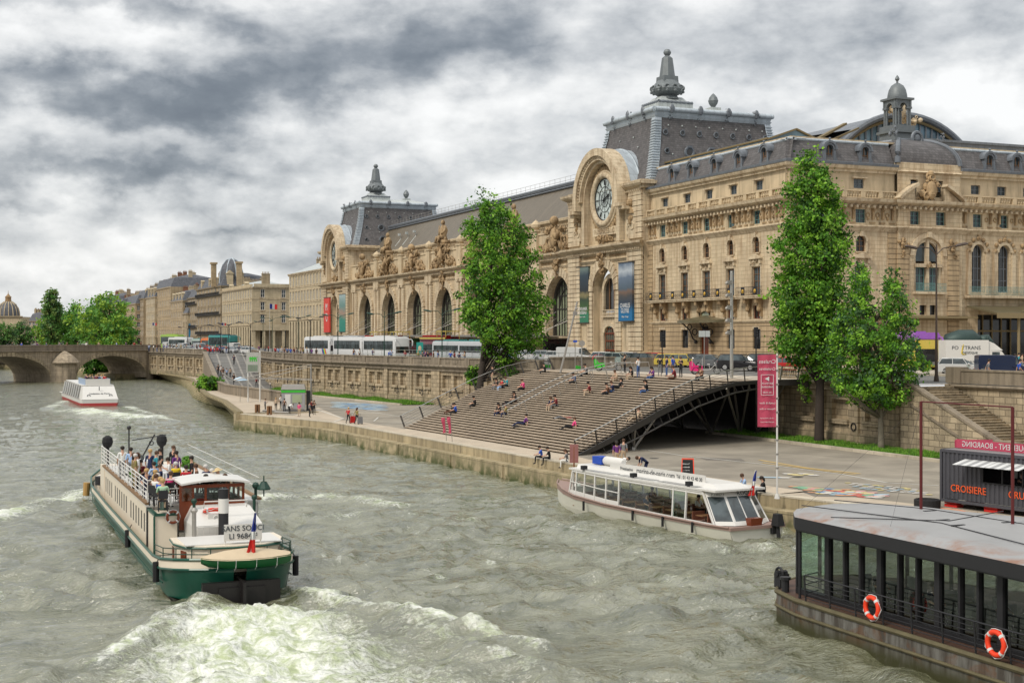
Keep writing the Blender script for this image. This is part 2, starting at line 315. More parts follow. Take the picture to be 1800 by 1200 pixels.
def thing(name,loc,label,cat,group=None,rot=0):
 o=bpy.data.objects.new(name,None);COL.objects.link(o);o.location=loc;o.rotation_euler=(0,0,rot);o.empty_display_size=.3
 return tag(o,label,cat,group)
KIDS={}
def kids(o):return[c for c in bpy.data.objects if c.parent==o]
def tree_of(o):
 if o.name not in KIDS:KIDS[o.name]=[(c,tree_of(c))for c in list(o.children)]
 return KIDS[o.name]
def dup(o,loc=None,rot=None,label=None,group=None,parent=None,scale=None):
 t=tree_of(o);r=o.copy();COL.objects.link(r)
 if parent is not None:r.parent=parent
 def rec(t,par):
  for c,sub in t:
   k=c.copy();COL.objects.link(k);k.parent=par;rec(sub,k)
 rec(t,r)
 if loc is not None:r.location=loc
 if rot is not None:r.rotation_euler=(0,0,rot)
 if scale:r.scale=(scale,)*3
 if label:r['label']=label
 if group:r['group']=group
 return r
def omat(o,slot,mat):
 o.material_slots[slot].link='OBJECT';o.material_slots[slot].material=mat if not isinstance(mat,str)else M(mat)
FONTC={}
def text_mesh(txt,size,M_,depth=.02,align='CENTER',sx=1.,b=None):
 cu=bpy.data.curves.new('t','FONT');cu.body=txt;cu.size=size;cu.extrude=depth;cu.align_x=align;cu.align_y='CENTER';cu.resolution_u=3
 o=bpy.data.objects.new('t',cu);COL.objects.link(o);bpy.context.view_layer.update()
 me=bpy.data.meshes.new_from_object(o.evaluated_get(bpy.context.evaluated_depsgraph_get()));bpy.data.objects.remove(o);bpy.data.curves.remove(cu)
 b=b or B();b.add([M_@Vector((v.co.x*sx,v.co.y,v.co.z))for v in me.vertices],[tuple(p.vertices)for p in me.polygons]);bpy.data.meshes.remove(me);return b
def ray(px,py):r=(px-900)/FP;return(SN+r*CS,CS-r*SN,-(py-HY)/FP)
def gp(px,py,z):d=ray(px,py);t=(z-CH)/d[2];return Vector((t*d[0],t*d[1],z))
def onx(px,py,X):d=ray(px,py);t=X/d[0];return Vector((X,t*d[1],CH+t*d[2]))
def ony(px,py,Y):d=ray(px,py);t=Y/d[1];return Vector((t*d[0],Y,CH+t*d[2]))
def pr(p):l=CS*p[0]-SN*p[1];d=SN*p[0]+CS*p[1];return(900+FP*l/d,HY-(p[2]-CH)*FP/d)
ZQ,ZS=1.7,6.8
def wall(b,u0,u1,z0,z1,holes,rec=.35,d=0.):
 us=sorted({u0,u1}|{h[0]for h in holes}|{h[1]for h in holes});zs=sorted({z0,z1}|{h[2]for h in holes}|{h[3]for h in holes})
 us=[u for u in us if u0-1e-6<=u<=u1+1e-6];zs=[z for z in zs if z0-1e-6<=z<=z1+1e-6]
 for j in range(len(zs)-1):
  zc=(zs[j]+zs[j+1])/2;run=None
  for i in range(len(us)):
   inn=i<len(us)-1 and not any(h[0]<(us[i]+us[i+1])/2<h[1]and h[2]<zc<h[3]for h in holes)
   if inn and run is None:run=us[i]
   if not inn and run is not None:
    b.quad((run,d,zs[j]),(us[i],d,zs[j]),(us[i],d,zs[j+1]),(run,d,zs[j+1]));run=None
 for h in holes:
  a,c,e,f=h[:4];arch=len(h)>4 and h[4];m=(a+c)/2;hw=(c-a)/2;rh=min(hw,f-e)if arch is True else(arch or 0)
  sp=f-rh;b.quad((a,d,e),(a,d,sp),(a,d-rec,sp),(a,d-rec,e));b.quad((c,d,e),(c,d-rec,e),(c,d-rec,sp),(c,d,sp));b.quad((a,d,e),(a,d-rec,e),(c,d-rec,e),(c,d,e))
  if not arch:b.quad((a,d,f),(c,d,f),(c,d-rec,f),(a,d-rec,f))
  else:
   n=14;pts=[(m-hw*math.cos(PI*i/n),sp+rh*math.sin(PI*i/n))for i in range(n+1)]
   for i in range(n):
    p,q=pts[i],pts[i+1];b.quad((p[0],d,p[1]),(q[0],d,q[1]),(q[0],d-rec,q[1]),(p[0],d-rec,p[1]))
    k=a if i<n/2 else c;b.quad((p[0],d,p[1]),(q[0],d,q[1]),(q[0],d,f),(p[0],d,f))
def arch_band(b,m,sp,r0,r1,rh0,rh1,d0,d1,n=20,a0=0.,a1=PI):
 ring=[]
 for i in range(n+1):
  t=a0+(a1-a0)*i/n;c,s_=-math.cos(t),math.sin(t)
  ring.append([(m+r0*c,d0,sp+rh0*s_),(m+r1*c,d0,sp+rh1*s_),(m+r1*c,d1,sp+rh1*s_),(m+r0*c,d1,sp+rh0*s_)])
 b.loft(ring)
def corn(b,u0,u1,z,prof,d=0.,mit=(0,0)):
 P=[(0,prof[0][1])]+list(prof)+[(0,prof[-1][1])]
 b.loft([[(u0-mit[0]*max(o,0),d+o,z+h)for o,h in P],[(u1+mit[1]*max(o,0),d+o,z+h)for o,h in P]])
def dent(b,u0,u1,z,step,w,out,h,d=0.):
 n=max(1,int((u1-u0)/step));s_=(u1-u0)/n
 for i in range(n):u=u0+(i+.5)*s_;b.box(u-w/2,u+w/2,d-.05,d+out,z,z+h)
def balus(b,u0,u1,z,h=.95,d0=-.3,d1=.0,step=.34,pier=3.2,n=6,piers=True):
 b.box(u0,u1,d0,d1,z,z+.14);b.box(u0,u1,d0-.04,d1+.04,z+h-.15,z+h);c=(d0+d1)/2
 k=max(1,round((u1-u0)/pier));L=(u1-u0)/k
 for j in range(k+1):
  if piers:u=u0+j*L;b.box(max(u0,u-.3),min(u1,u+.3),d0-.02,d1+.02,z+.142,z+h-.152)
 m=int((u1-u0)/step)
 for i in range(m):
  u=u0+(i+.5)*(u1-u0)/m
  if piers and min(abs(u-(u0+j*L))for j in range(k+1))<.42:continue
  b.lathe([(.05,.14),(.05,.2),(.11,.33),(.045,.6),(.07,h-.15)],(u,c,z),n)
def blob(b,c,r,n=14,sc=(1,1,1),rnd=RN,rs=.42):
 for i in range(int(n*1.7)):
  p=[rnd.gauss(0,.48)for _ in range(3)];q=(c[0]+p[0]*r*sc[0],c[1]+p[1]*r*sc[1],c[2]+p[2]*r*sc[2]);k=r*rs*rnd.uniform(.3,.85)
  if i%3==0:b.torus(q,k*.8,k*.33,'Y',9,4)
  else:b.ball(q,k,6,rnd.uniform(.5,1.1),1,rnd.uniform(.6,1.7))
WP={}
def window_proto(name,w,h,arch=False,frame='white_paint',pane='glass',nm=2,nh=3,th=.07,rail=None,fw=None):
 0
 b=B()
 if arch:r=w/2;n=10;pts=[(-w/2,0),(w/2,0)]+[(r*math.cos(PI*i/n),h-r+r*math.sin(PI*i/n))for i in range(n+1)];b.add([(x,0,z)for x,z in pts],[tuple(range(len(pts)))])
 else:b.quad((-w/2,0,0),(w/2,0,0),(w/2,0,h),(-w/2,0,h))
 p=b.build(name,pane,local=True);f=B();fw=fw or th
 f.box(-w/2,-w/2+fw,.01,.07,0,h if not arch else h-w/2);f.box(w/2-fw,w/2,.01,.07,0,h if not arch else h-w/2)
 f.box(-w/2+fw,w/2-fw,.01,.07,0,fw)
 if arch:arch_band(f,0,h-w/2,w/2-fw,w/2,w/2-fw,w/2,.01,.07,10)
 else:f.box(-w/2+fw,w/2-fw,.01,.07,h-fw,h)
 for i in range(1,nm):u=-w/2+w*i/nm;f.box(u-th/2,u+th/2,.012,.06,fw,h-fw)
 for i in range(1,nh):z=h*i/nh;f.box(-w/2+fw,w/2-fw,.014,.055,z-th/2.5,z+th/2.5)
 f.build('frame',frame,p,local=True)
 if rail:g=B();ironrail(g,-w/2-.15,w/2+.15,.0,.95,.32);g.build('railing',rail,p,local=True)
 p['_proto']=1;return p
def ironrail(g,u0,u1,z,h,d,step=.13,r=.014):
 g.box(u0,u1,d-.02,d+.02,z+h-.04,z+h);g.box(u0,u1,d-.015,d+.015,z+.08,z+.11);m=int((u1-u0)/step)
 for i in range(m+1):u=u0+(u1-u0)*i/m;g.cyl((u,d,z),(u,d,z+h-.04),r,n=4,cap=False)
 for i in range(max(1,int((u1-u0)/.5))):g.torus((u0+.25+i*.5,d,z+.45),.14,.02,'Y',10,4)
def place(proto,parent,Mw):
 0
 o=dup(proto,parent=parent)if proto.get('_used')else proto
 if not proto.get('_used'):tree_of(proto);proto['_used']=1;o.parent=parent
 o.location=Mw.translation-wloc(parent);o.rotation_euler=Mw.to_euler();return o
def clean():
 for o in bpy.data.objects:
  for k in('_proto','_used'):
   if k in o:del o[k]
def fr(p,q):
 0
 d=Vector((q[0]-p[0],q[1]-p[1]));return tr(p[0],p[1],0)@rz(math.atan2(d.y,d.x)),d.length
def poly(name,pts,z,m,**k):
 b=B();b.add([(p[0],p[1],p[2]if len(p)>2 else z)for p in pts],[tuple(range(len(pts)))]);return b.build(name,m,kind='structure',**k)
QE=[gp(422,728,ZQ),gp(583,743,ZQ),gp(764,775,ZQ),gp(950,808,ZQ),gp(1345,870,ZQ),Vector((45.6,50,ZQ)),Vector((48,20,ZQ)),Vector((54,-40,ZQ))]
WL=[(72,-40),(72,73),(72,84.5),(68,85),(68,101),(62.8,137),(59,165),(53,209),(52.8,229.5),(54.5,248),(61.6,290)]
BKT=[gp(x,y,ZQ)for x,y in((422,728),(395,707),(365,695),(346,679),(338,668),(318,662),(290,657.5),(266,653.5))]
BKW=[gp(x,y,-.15)for x,y in((421,744),(396,719),(375,714),(339,702),(331,687),(317,676),(284,666),(262,661))]
RWL=[gp(545,712,ZQ),gp(500,707,ZQ),gp(450,700,ZQ),gp(400,692,ZQ),gp(382,685,ZQ),gp(375,679,ZQ),Vector((52.3,292.6,ZQ)),Vector((48,343,ZQ))]
b=B();V=[]
line=[(72,-300),(72,84.5),(68,85),(68,101),(62.8,137),(59,165),(53,209),(52.8,229.5),(54.5,248),(61.6,290),(52.6,290.5),(52.3,292.6),(48,343),(57,360),(40,450),(-260,700),(-900,900),(-3000,1500)]
n=len(line)
for x,y in line:V.append((x,y,ZS))
for x,y in line:V.append((max(x,84)if y<500 else x+60,y+(0 if y<300 else 30),ZS+.25))
for x,y in line:V.append((3000,y*1.3 if y<600 else y+2500,ZS+.25))
b.add(V,[(i,i+1,n+i+1,n+i)for i in range(n-1)]+[(n+i,n+i+1,2*n+i+1,2*n+i)for i in range(n-1)])
street=b.build('street','asphalt',kind='structure')
poly('pavement',[(80.5,20,ZS+.37),(140,20,ZS+.37),(140,128,ZS+.37),(90,128,ZS+.37),(90,330,ZS+.37),(80.5,330,ZS+.37)],0,'pavement')
b=B();b.box(80.3,80.5,20,330,ZS,ZS+.374);b.build('kerb','quay_cap',kind='structure')
poly('plaza',[(63.1,96.6),(68,96),(72,85),(72.5,84),(74.5,84),(74.5,104),(69,139),(62.9,137.4)],ZS+.02,'plaza')
b=B()
fl=[(p.x,p.y)for p in QE]+[(72,-40),(72,84.5),(68,85),(68,101),(62.8,137),(59,165),(53,209),(52.8,229.5),(43.3,226)]+[(p.x,p.y)for p in reversed(RWL[:5])]
b=B();b.add([(x,y,ZQ)for x,y in QE_ALL]if False else[(x,y,ZQ)for x,y in fl],[tuple(range(len(fl)))]);qf=b.build('quay_road','quay_asphalt',kind='structure')
bm=bmesh.new();bm.from_mesh(qf.data);bmesh.ops.triangulate(bm,faces=bm.faces);bm.to_mesh(qf.data);bm.free()
tp=[(p.x,p.y)for p in BKT]+[(p.x,p.y)for p in reversed(RWL)]+[(QE[1].x+.1,QE[1].y)]
b=B();b.add([(x,y,ZQ-.004)for x,y in tp],[tuple(range(len(tp)))]);o=b.build('terrace','quay_pavement',kind='structure')
bm=bmesh.new();bm.from_mesh(o.data);bmesh.ops.triangulate(bm,faces=bm.faces);bm.to_mesh(o.data);bm.free()
b=B()
for p,q in zip(QE[:-1],QE[1:]):
 M_,L=fr(q,p)if False else fr(p,q);b.M=M_;b.quad((0,.0,ZQ+.006),(L,.0,ZQ+.006),(L,3.2,ZQ+.006),(0,3.2,ZQ+.006))
b.M=Matrix();b.add([tuple(gp(x,y,ZQ+.012))for x,y in((500,735),(560,716),(604,735),(583,742.5))],[(0,1,2,3)])
b.add([tuple(gp(x,y,ZQ+.009))for x,y in((715,752),(1012,801),(1038,808),(1000,816),(850,790),(690,762))],[tuple(range(6))])
b.build('quay_paving','quay_pavement',kind='structure')
b=B()
for i,(p,q)in enumerate(zip(QE[:-1],QE[1:])):
 M_,L=fr(p,q);b.M=M_
 prof=[(.35,ZQ+.012),(-.05,ZQ+.012),(-.05,1.12),(-.62,1.06),(-.66,-.8),(.35,-.8)]
 b.k=0;b.ext([(0,0)]*0 or[(0,0),(0,0),(0,0)],0,0)if False else None
 b.loft([[(0-.0,o_,z)for o_,z in prof],[(L+.02,o_,z)for o_,z in prof]],caps=True)
 k=int(L/9)
 for j in range(k):u=(j+.5)*L/max(k,1);b.box(u-.12,u+.12,-.74,-.6,-.5,1.0)
quay=b.build('quay_wall','quay_stone',label='long weathered stone quay wall with a ledge along the river',cat='quay wall')
b=B()
for p,q in zip(QE[:-1],QE[1:]):
 M_,L=fr(p,q);b.M=M_;b.box(0,L,-.07,.55,ZQ+.014,ZQ+.10)
b.build('coping','quay_cap',quay)
b=B();M_,L=fr(BKW[0],QE[0]);
b.M=Matrix();p0,p1=QE[0],QE[1]
b.box(p0 .x-.5,p0 .x+9,p0 .y-.2,p0 .y+1.1,-.8,ZQ+.09);b.build('end_block','quay_stone',quay)
b=B();N=7
for i in range(len(BKT)-1):
 for j in range(N):
  f0,f1=j/N,(j+1)/N
  def q_(k,f,dz=0):p=BKW[k].lerp(BKT[k],f);return(p.x,p.y,p.z+dz)
  b.quad(q_(i,f0,.13),q_(i+1,f0,.13),q_(i+1,f1,0),q_(i,f1,0));b.quad(q_(i,f1,0),q_(i+1,f1,0),q_(i+1,f1,.13),q_(i,f1,.13))
  if j==0:b.quad(q_(i,0,-.6),q_(i+1,0,-.6),q_(i+1,0,.13),q_(i,0,.13))
for i in range(len(BKT)-1):b.bar(BKT[i]+Vector((0,0,.12)),BKT[i+1]+Vector((0,0,.12)),.7,.35)
b.build('stone_bank','bank_stone',kind='structure')
LR=[Vector((52.5,291,ZS)),Vector((44.9,241.6,3.0)),Vector((42.6,225,ZQ+.02)),Vector((41.5,216,ZQ+.012))]
RR=[Vector((61.6,290,ZS)),Vector((54.5,248,3.4)),Vector((52.8,229.5,ZQ+.02)),Vector((52.9,220,ZQ+.012))]
b=B();vs=[];n=0
for i in range(3):
 for f in((0,.25,.5,.75)if i<3 else()):vs.append((LR[i].lerp(LR[i+1],f),RR[i].lerp(RR[i+1],f)))
vs.append((LR[3],RR[3]));b.loft([[tuple(l),tuple(l.lerp(r,.5)),tuple(r)]for l,r in vs],close=False,caps=False)
b.build('ramp','asphalt',kind='structure')
b=B()
for f in(.22,.45,.62,.80):
 for i in range(3):b.bar(LR[i].lerp(RR[i],f)+Vector((0,0,.02)),LR[i+1].lerp(RR[i+1],f)+Vector((0,0,.02)),.35,.03)
for i in range(3):
 for g in(.1,.4,.7):l=LR[i].lerp(LR[i+1],g);r=RR[i].lerp(RR[i+1],g);b.bar(l+Vector((0,0,.02)),r+Vector((0,0,.02)),.3,.028)
b.build('ramp_paving_bands','ramp_setts',kind='structure')
def quaywall(name,p,q,label,zb=ZQ,top=ZS+1.0,bay=8.2,rings=True,niches=True,zb2=None,off0=0.):
 M_,L=fr(p,q);t=thing(name,(p[0],p[1],zb),label,'quay wall');n=max(1,round(L/bay));s_=L/n
 b=B(M_);holes=[];lo=min(zb,zb2 if zb2 is not None else zb)
 if niches and L>5:
  for i in range(n):holes+=[(i*s_+1.5,i*s_+s_/2-.35,3.9,5.55),(i*s_+s_/2+.35,i*s_+s_-1.5,3.9,5.55)]
 wall(b,0,L,lo-.3,ZS-.75,holes,.45)
 for h in holes:b.quad((h[0],-.44,h[2]),(h[1],-.44,h[2]),(h[1],-.44,h[3]),(h[0],-.44,h[3]));b.box(h[0]-.15,h[1]+.15,-.1,.22,h[2]-.32,h[2]-.002);b.box((h[0]+h[1])/2-.15,(h[0]+h[1])/2+.15,-.05,.16,h[2]-.75,h[2]-.322)
 b.box(0,L,-.6,.16,lo-.3,lo+.95)
 for i in range(n+1):
  u=min(max(i*s_,.55),L-.55);b.box(u-.55,u+.55,-.2,.26,lo-.3,ZS-.752)
 b.build('wall','stone_wall_lower',t)
 b=B(M_);corn(b,0,L,ZS-.75,[(.28,0),(.30,.12),(.18,.2),(.42,.45),(.55,.6),(.5,.8)]);b.build('moulding','stone_coping',t)
 b=B(M_);b.box(0,L,-.42,.12,ZS+.052,top-.16);b.box(0,L,-.5,.22,top-.158,top)
 for i in range(n+1):u=min(max(i*s_,.6),L-.6);b.box(u-.6,u+.6,-.48,.24,ZS+.054,top-.162)
 for i in range(n):u=i*s_+s_/2;b.box(u-1.6,u-.4,.1,.17,ZS+.3,top-.36);b.box(u+.4,u+1.6,.1,.17,ZS+.3,top-.36)
 b.build('parapet','stone_coping',t)
 if rings and L>5:
  for i in range(n):
   b=B(M_);b.torus((i*s_+s_/2,.32,3.1),.28,.045,'Y',14,6);b.cyl((i*s_+s_/2,.05,3.4),(i*s_+s_/2,.36,3.4),.05);b.build('mooring_ring','black_iron',t)
  for i in range(0,n,2):
   b=B(M_);b.cyl((i*s_+.75,.12,ZS-.8),(i*s_+.75,.12,zb+.2),.06);b.build('drainpipe','red_iron',t)
 return t
quaywall('quay_retaining_wall',(59.0,165),(53,209),'long stone retaining wall with niches and mooring rings above the grass strip',bay=7.4)
quaywall('quay_retaining_wall',(62.4,140),(59.0,165),'stone retaining wall beside the left edge of the wide river steps',bay=8.3)
quaywall('quay_retaining_wall',(53,209),(52.8,229.5),'stone retaining wall at the foot of the ramp',bay=7)
quaywall('quay_retaining_wall',(52.8,229.5),(54.5,248),'middle stretch of stone wall beside the descending ramp',rings=False)
quaywall('quay_retaining_wall',(54.5,248),(61.6,290),'upper stretch of stone wall beside the descending ramp',rings=False)
quaywall('quay_retaining_wall',(52.3,292.6),(48,343),'stone river wall between the ramp and the arched bridge',bay=9,zb=ZQ)
M_,L=fr((68,85),(68,101.5));t=thing('quay_retaining_wall',(68,85,ZQ),'stone retaining wall topped by a balustrade behind the two quay trees','quay wall')
b=B(M_);hs=[(2,4.2,3.7,5.3),(6.4,8.6,3.7,5.3),(11,13.6,3.7,5.3)];wall(b,-.0,L,ZQ-.3,ZS-.75,hs,.45)
for h in hs:b.quad((h[0],-.44,h[2]),(h[1],-.44,h[2]),(h[1],-.44,h[3]),(h[0],-.44,h[3]));b.box(h[0]-.15,h[1]+.15,-.1,.25,h[2]-.36,h[2]-.002)
b.box(0,L,-.5,.15,ZQ-.3,ZQ+1.0)
for u in(.5,5.3,9.8,16):b.box(u-.45,u+.45,-.2,.22,ZQ-.3,ZS-.752)
b.build('wall','stone_wall_lower',t);b=B(M_);corn(b,0,L,ZS-.75,[(.25,0),(.28,.15),(.15,.22),(.45,.5),(.55,.6),(.5,.8)]);b.build('moulding','stone_wall',t)
b=B(M_);balus(b,.0,L,ZS+.054,.95,-.35,.05,.33,3.3);b.build('balustrade','stone_wall',t)
b=B(M_);b.torus((5.3,.3,3.2),.3,.05,'Y',14,6);b.build('mooring_ring','black_iron',t)
b=B();b.box(67.6,68.4,101.5,102.3,ZQ-.3,ZS+1.1);b.build('pier','stone_wall',t)
for k_,yy in enumerate((103,112,121,130)):
 pass
M_,L=fr((68,102.3),(62.8,140));t=thing('quay_retaining_wall',(68,102.3,ZQ),'shaded stone wall under the wide river steps','quay wall');b=B(M_);b.box(0,L,-.6,0,ZQ-.3,ZS-.06);b.build('wall','stone_shade',t)
t=thing('quay_retaining_wall',(72,45,ZQ),'stone wall with a solid parapet behind the stone stair at right','quay wall')
M_,L=fr((72,-10),(72,84.2));b=B(M_);wall(b,0,L,ZQ-.3,ZS-.3,[]);b.build('wall','stone_wall',t)
b=B(M_);corn(b,0,L,ZS-.3,[(.2,0),(.35,.15),(.3,.3)]);b.box(0,L-1.6,-.4,.08,ZS+.06,ZS+1.0);b.box(0,L-1.6,-.48,.16,ZS+1.002,ZS+1.14);b.box(L-1.6,L,-.6,.25,ZS+.06,ZS+1.3);b.build('parapet','stone_coping',t)
t=thing('stone_stair',(70,77,ZQ),'stone stair descending between walls from the street to the quay','stairs')
b=B();n=30;ys,ye=83.6,72.4
for i in range(n):
 y0=ys+(ye-ys)*i/n;y1=ys+(ye-ys)*(i+1)/n;z=ZS-(ZS-ZQ)*(i+1)/n
 b.box(68.35,71.9,y1,y0,ZQ-.2,z);b.box(68.33,71.9,y0-.05,y0+.06,z+(ZS-ZQ)/n-.05,z+(ZS-ZQ)/n+.004)
b.build('steps','stone_wall',t)
b=B();P=[(ys+1.2,ZS+.2),(ys,ZS-.1),(ye+2.2,3.05),(ye+.2,3.0),(ye+.2,ZQ-.2),(ys+1.2,ZQ-.2)]
b.M=rz(R(90));b.ext([(y,z)for y,z in P],-68.35,-67.95);b.build('side_wall','stone_wall',t)
b=B();b.M=Matrix();b.bar((68.15,ys+1.2,ZS+.28),(68.15,ys,ZS-.02),.62,.18);b.bar((68.15,ys,ZS-.02),(68.15,ye+2.2,3.12),.62,.18);b.bar((68.15,ye+2.2,3.12),(68.15,ye+.1,3.08),.62,.18)
b.bar((67.98,ys,ZS-1.5),(67.98,ye+2.2,1.75),.3,.16);b.build('coping','stone_coping',t)
t=thing('ramp_wall',tuple(RWL[0]),'low curved stone parapet sweeping from the quay up along the ramp','wall')
tops=[3.05,3.0,3.05,3.0,3.1,4.3,7.2]
b=B()
for i in range(6):
 p,q=RWL[i],RWL[i+1];b.M=Matrix();M_,L=fr(p,q);M_=tr(p.x,p.y,0)@rz(math.atan2(q.y-p.y,q.x-p.x));b.M=M_
 b.ext([(0,ZQ-.1),(L,ZQ-.1),(L,tops[i+1]),(0,tops[i])],-.3,.3)
b.build('wall','stone_coping',t);b=B()
for i in range(6):p,q=RWL[i],RWL[i+1];b.bar((p.x,p.y,tops[i]+.05),(q.x,q.y,tops[i+1]+.05),.8,.18)
b.build('coping','stone_coping',t)
def vnoise(x,y,seed):
 rs=np.random.RandomState(seed);g=rs.rand(64,64);xi=np.floor(x).astype(int);yi=np.floor(y).astype(int);fx=x-xi;fy=y-yi;fx=fx*fx*(3-2*fx);fy=fy*fy*(3-2*fy)
 a=g[xi%64,yi%64];b_=g[(xi+1)%64,yi%64];c=g[xi%64,(yi+1)%64];d=g[(xi+1)%64,(yi+1)%64]
 return(a*(1-fx)+b_*fx)*(1-fy)+(c*(1-fx)+d*fx)*fy
def fbm(x,y,seed,o=4):
 r=0;a=.5
 for i in range(o):r=r+a*vnoise(x*2**i+13*i,y*2**i+7*i,seed+i);a*=.5
 return r
xs=np.concatenate([np.array([-900,-500,-300,-180,-120,-85,-62]),np.arange(-50,56,.27),np.array([62])])
ys_=[-60.,-20.,0.,15.]+list(np.arange(24,100,.25));st=.25
while ys_[-1]<900:st*=1.014;ys_.append(ys_[-1]+st)
ys_=np.array(ys_);X,Y=np.meshgrid(xs,ys_);rs=np.random.RandomState(5);Z=np.zeros_like(X)
fade=np.clip(1.4-Y/160,.25,1)
wx=X+3*(fbm(X*.12,Y*.12,31)-.5)*6;wy=Y+3*(fbm(X*.12+9,Y*.12,41)-.5)*6
for i in range(60):
 lam=math.exp(rs.uniform(math.log(.85),math.log(7)));a=PI*.5+rs.uniform(-1.0,1.0)*(1 if i%4 else 1.6);ph=rs.uniform(0,6.3);k=2*PI/lam
 Z+=.0078*lam**.75*np.sin(k*(wx*math.cos(a)+wy*math.sin(a))+ph)
Z*=fade*(.55+.9*fbm(X*.05,Y*.03,77))
foam_glint=np.zeros_like(X)
def bell(d,w):return np.exp(-(d/w)**2)
def seg(ax,ay,bx,by):
 dx,dy=bx-ax,by-ay;L2=dx*dx+dy*dy;t=np.clip(((X-ax)*dx+(Y-ay)*dy)/L2,0,1);return np.hypot(X-ax-t*dx,Y-ay-t*dy),t
fb1=fbm(X*.55,Y*.45,3);fb2=fbm(X*1.3,Y*1.1,17);chop=fbm(X*1.7,Y*1.5,27,3)-.45
cx=10.9-.16*(51.5-Y);wd=2.3+.36*(51.5-Y);beh=np.clip((52.3-Y)/1.2,0,1)
core=bell((X-cx),np.maximum(wd,.6))*beh;foam_glint=np.maximum(foam_glint,core*(1.3-np.clip((51.5-Y)/24,0,.55)));foam_glint=np.maximum(foam_glint,bell(X-cx,np.maximum(wd*2.1,.8))*beh*.42)
Z+=core*(chop*1.05+.22*bell(Y-49.8,2.4)+.05)*np.clip(1.15-(51-Y)/22,.15,1.1)
def crest(pts,h,w,f,fw=None,dark=0.):
 global Z,foam_glint
 D=np.full_like(X,1e9)
 for(ax,ay),(bx,by)in zip(pts[:-1],pts[1:]):
  d,t=seg(ax,ay,bx,by);D=np.minimum(D,d)
 n=.45+1.1*fbm(X*.5,Y*.5,int(abs(pts[0][0]*7+pts[0][1]*3))%90)
 Z+=h*bell(D,w)*n;foam_glint=np.maximum(foam_glint,f*bell(D,fw or w*.8)*(.15+1.5*fb1))
cg=lambda*a:[tuple(gp(x,y,0)[:2])for x,y in a]
crest(cg((505,1045),(600,1068),(700,1088),(820,1112),(940,1145)),.50,.75,.9,.6)
crest(cg((700,1100),(860,1150),(960,1200)),.35,.7,.6)
crest(cg((360,1070),(300,1095),(240,1130),(180,1165)),.48,.8,.85,.6)
crest(cg((545,1020),(640,1042),(700,1065)),.2,.5,.3)
crest(cg((167,868),(130,880),(70,892),(-20,914)),.38,1.5,.85,1.6)
crest(cg((167,880),(120,905),(40,925)),.2,1.2,.4)
crest(cg((395,868),(460,880),(560,872),(700,888)),.22,.9,.75,1.4)
crest(cg((455,902),(560,915),(700,905),(830,920)),.22,.9,.45,1.3)
crest(cg((640,910),(740,925),(800,945)),.2,.7,.35)
crest(cg((1110,1040),(1200,1062),(1300,1056),(1370,1040)),.25,.7,.22)
crest(cg((1160,1090),(1260,1078),(1330,1082)),.22,.7,.18)
crest(cg((930,1010),(1040,1040),(1160,1100)),.16,1.1,.15)
crest(cg((1200,940),(1290,975),(1375,960)),.12,1.1,.45)
crest(cg((1040,905),(1150,940),(1250,965)),.12,.5,.15)
crest(cg((140,722),(180,728),(240,735)),.35,3.2,1.0,4.2)
crest(cg((112,706),(100,712),(85,718)),.2,1.6,.7)
crest(cg((225,716),(260,728),(300,740)),.2,1.6,.7)
crest(cg((285,1035),(262,985),(230,930),(170,880)),.10,.5,.55)
scat=np.clip((fb1-.54)*5,0,1)*.34+np.clip((fbm(X*.9,Y*.25,8)-.56)*6,0,1)*.30  # scattered white flecks: small whitecaps plus glints painted into the water colour
foam_glint=np.clip(np.maximum(foam_glint,scat*np.clip((150-Y)/90,.15,1)),0,1.2)
ny,nx=X.shape;vs=np.stack([X,Y,Z],-1).reshape(-1,3);idx=np.arange(ny*nx).reshape(ny,nx)
fs=np.stack([idx[:-1,:-1],idx[:-1,1:],idx[1:,1:],idx[1:,:-1]],-1).reshape(-1,4)
me=bpy.data.meshes.new('river');me.vertices.add(len(vs));me.vertices.foreach_set('co',vs.ravel());me.loops.add(fs.size);me.loops.foreach_set('vertex_index',fs.ravel())
me.polygons.add(len(fs));me.polygons.foreach_set('loop_start',np.arange(0,fs.size,4));me.polygons.foreach_set('loop_total',np.full(len(fs),4));me.update(calc_edges=True)
me.polygons.foreach_set('use_smooth',[True]*len(fs));at=me.attributes.new('foam_glint','FLOAT','POINT');at.data.foreach_set('value',foam_glint.ravel())
g=NG('water');p=g.pos();a=g.n('ShaderNodeAttribute');a.attribute_name='foam_glint'
n1=g.noise(g.mp(p,(1,.8,1)),1.6,8,.72,.6);n2=g.noise(p,6,6,.7,.3);n3=g.ramp(g.noise(g.mp(p,(.5,1,1)),.55,7,.66,.4),(.36,(0,0,0)),(.62,(1,1,1)))
rd=lambda n:g.ma('SUBTRACT',1.,g.ma('ABSOLUTE',g.ma('SUBTRACT',g.ma('MULTIPLY',n,3.2),1.6)))
n4=rd(g.noise(g.mp(p,(1,.8,1)),1.5,8,.7,.5))
f1=g.ma('SUBTRACT',g.ma('ADD',g.ma('MULTIPLY',a.outputs['Fac'],.58),g.ma('ADD',g.ma('MULTIPLY',n4,.34),g.ma('MULTIPLY',n2,.62))),.515)
fm=g.ramp(f1,(.30,(0,0,0)),(.42,(.45,.45,.45)),(.60,(1,1,1)))  # white mask for wake foam and for painted glints on the waves
g.col(g.mix(fm,g.mix(n3,(.068,.073,.030),(.195,.195,.12)),g.mix(g.ramp(n1,(.40,(0,0,0)),(.58,(1,1,1))),(.36,.42,.20),(.80,.81,.74))));g.l(g.mix(fm,(.045,.045,.045),(.5,.5,.5)),g.p.inputs['Roughness'])
g.p.inputs['IOR'].default_value=1.72;g.p.inputs['Specular IOR Level'].default_value=1.
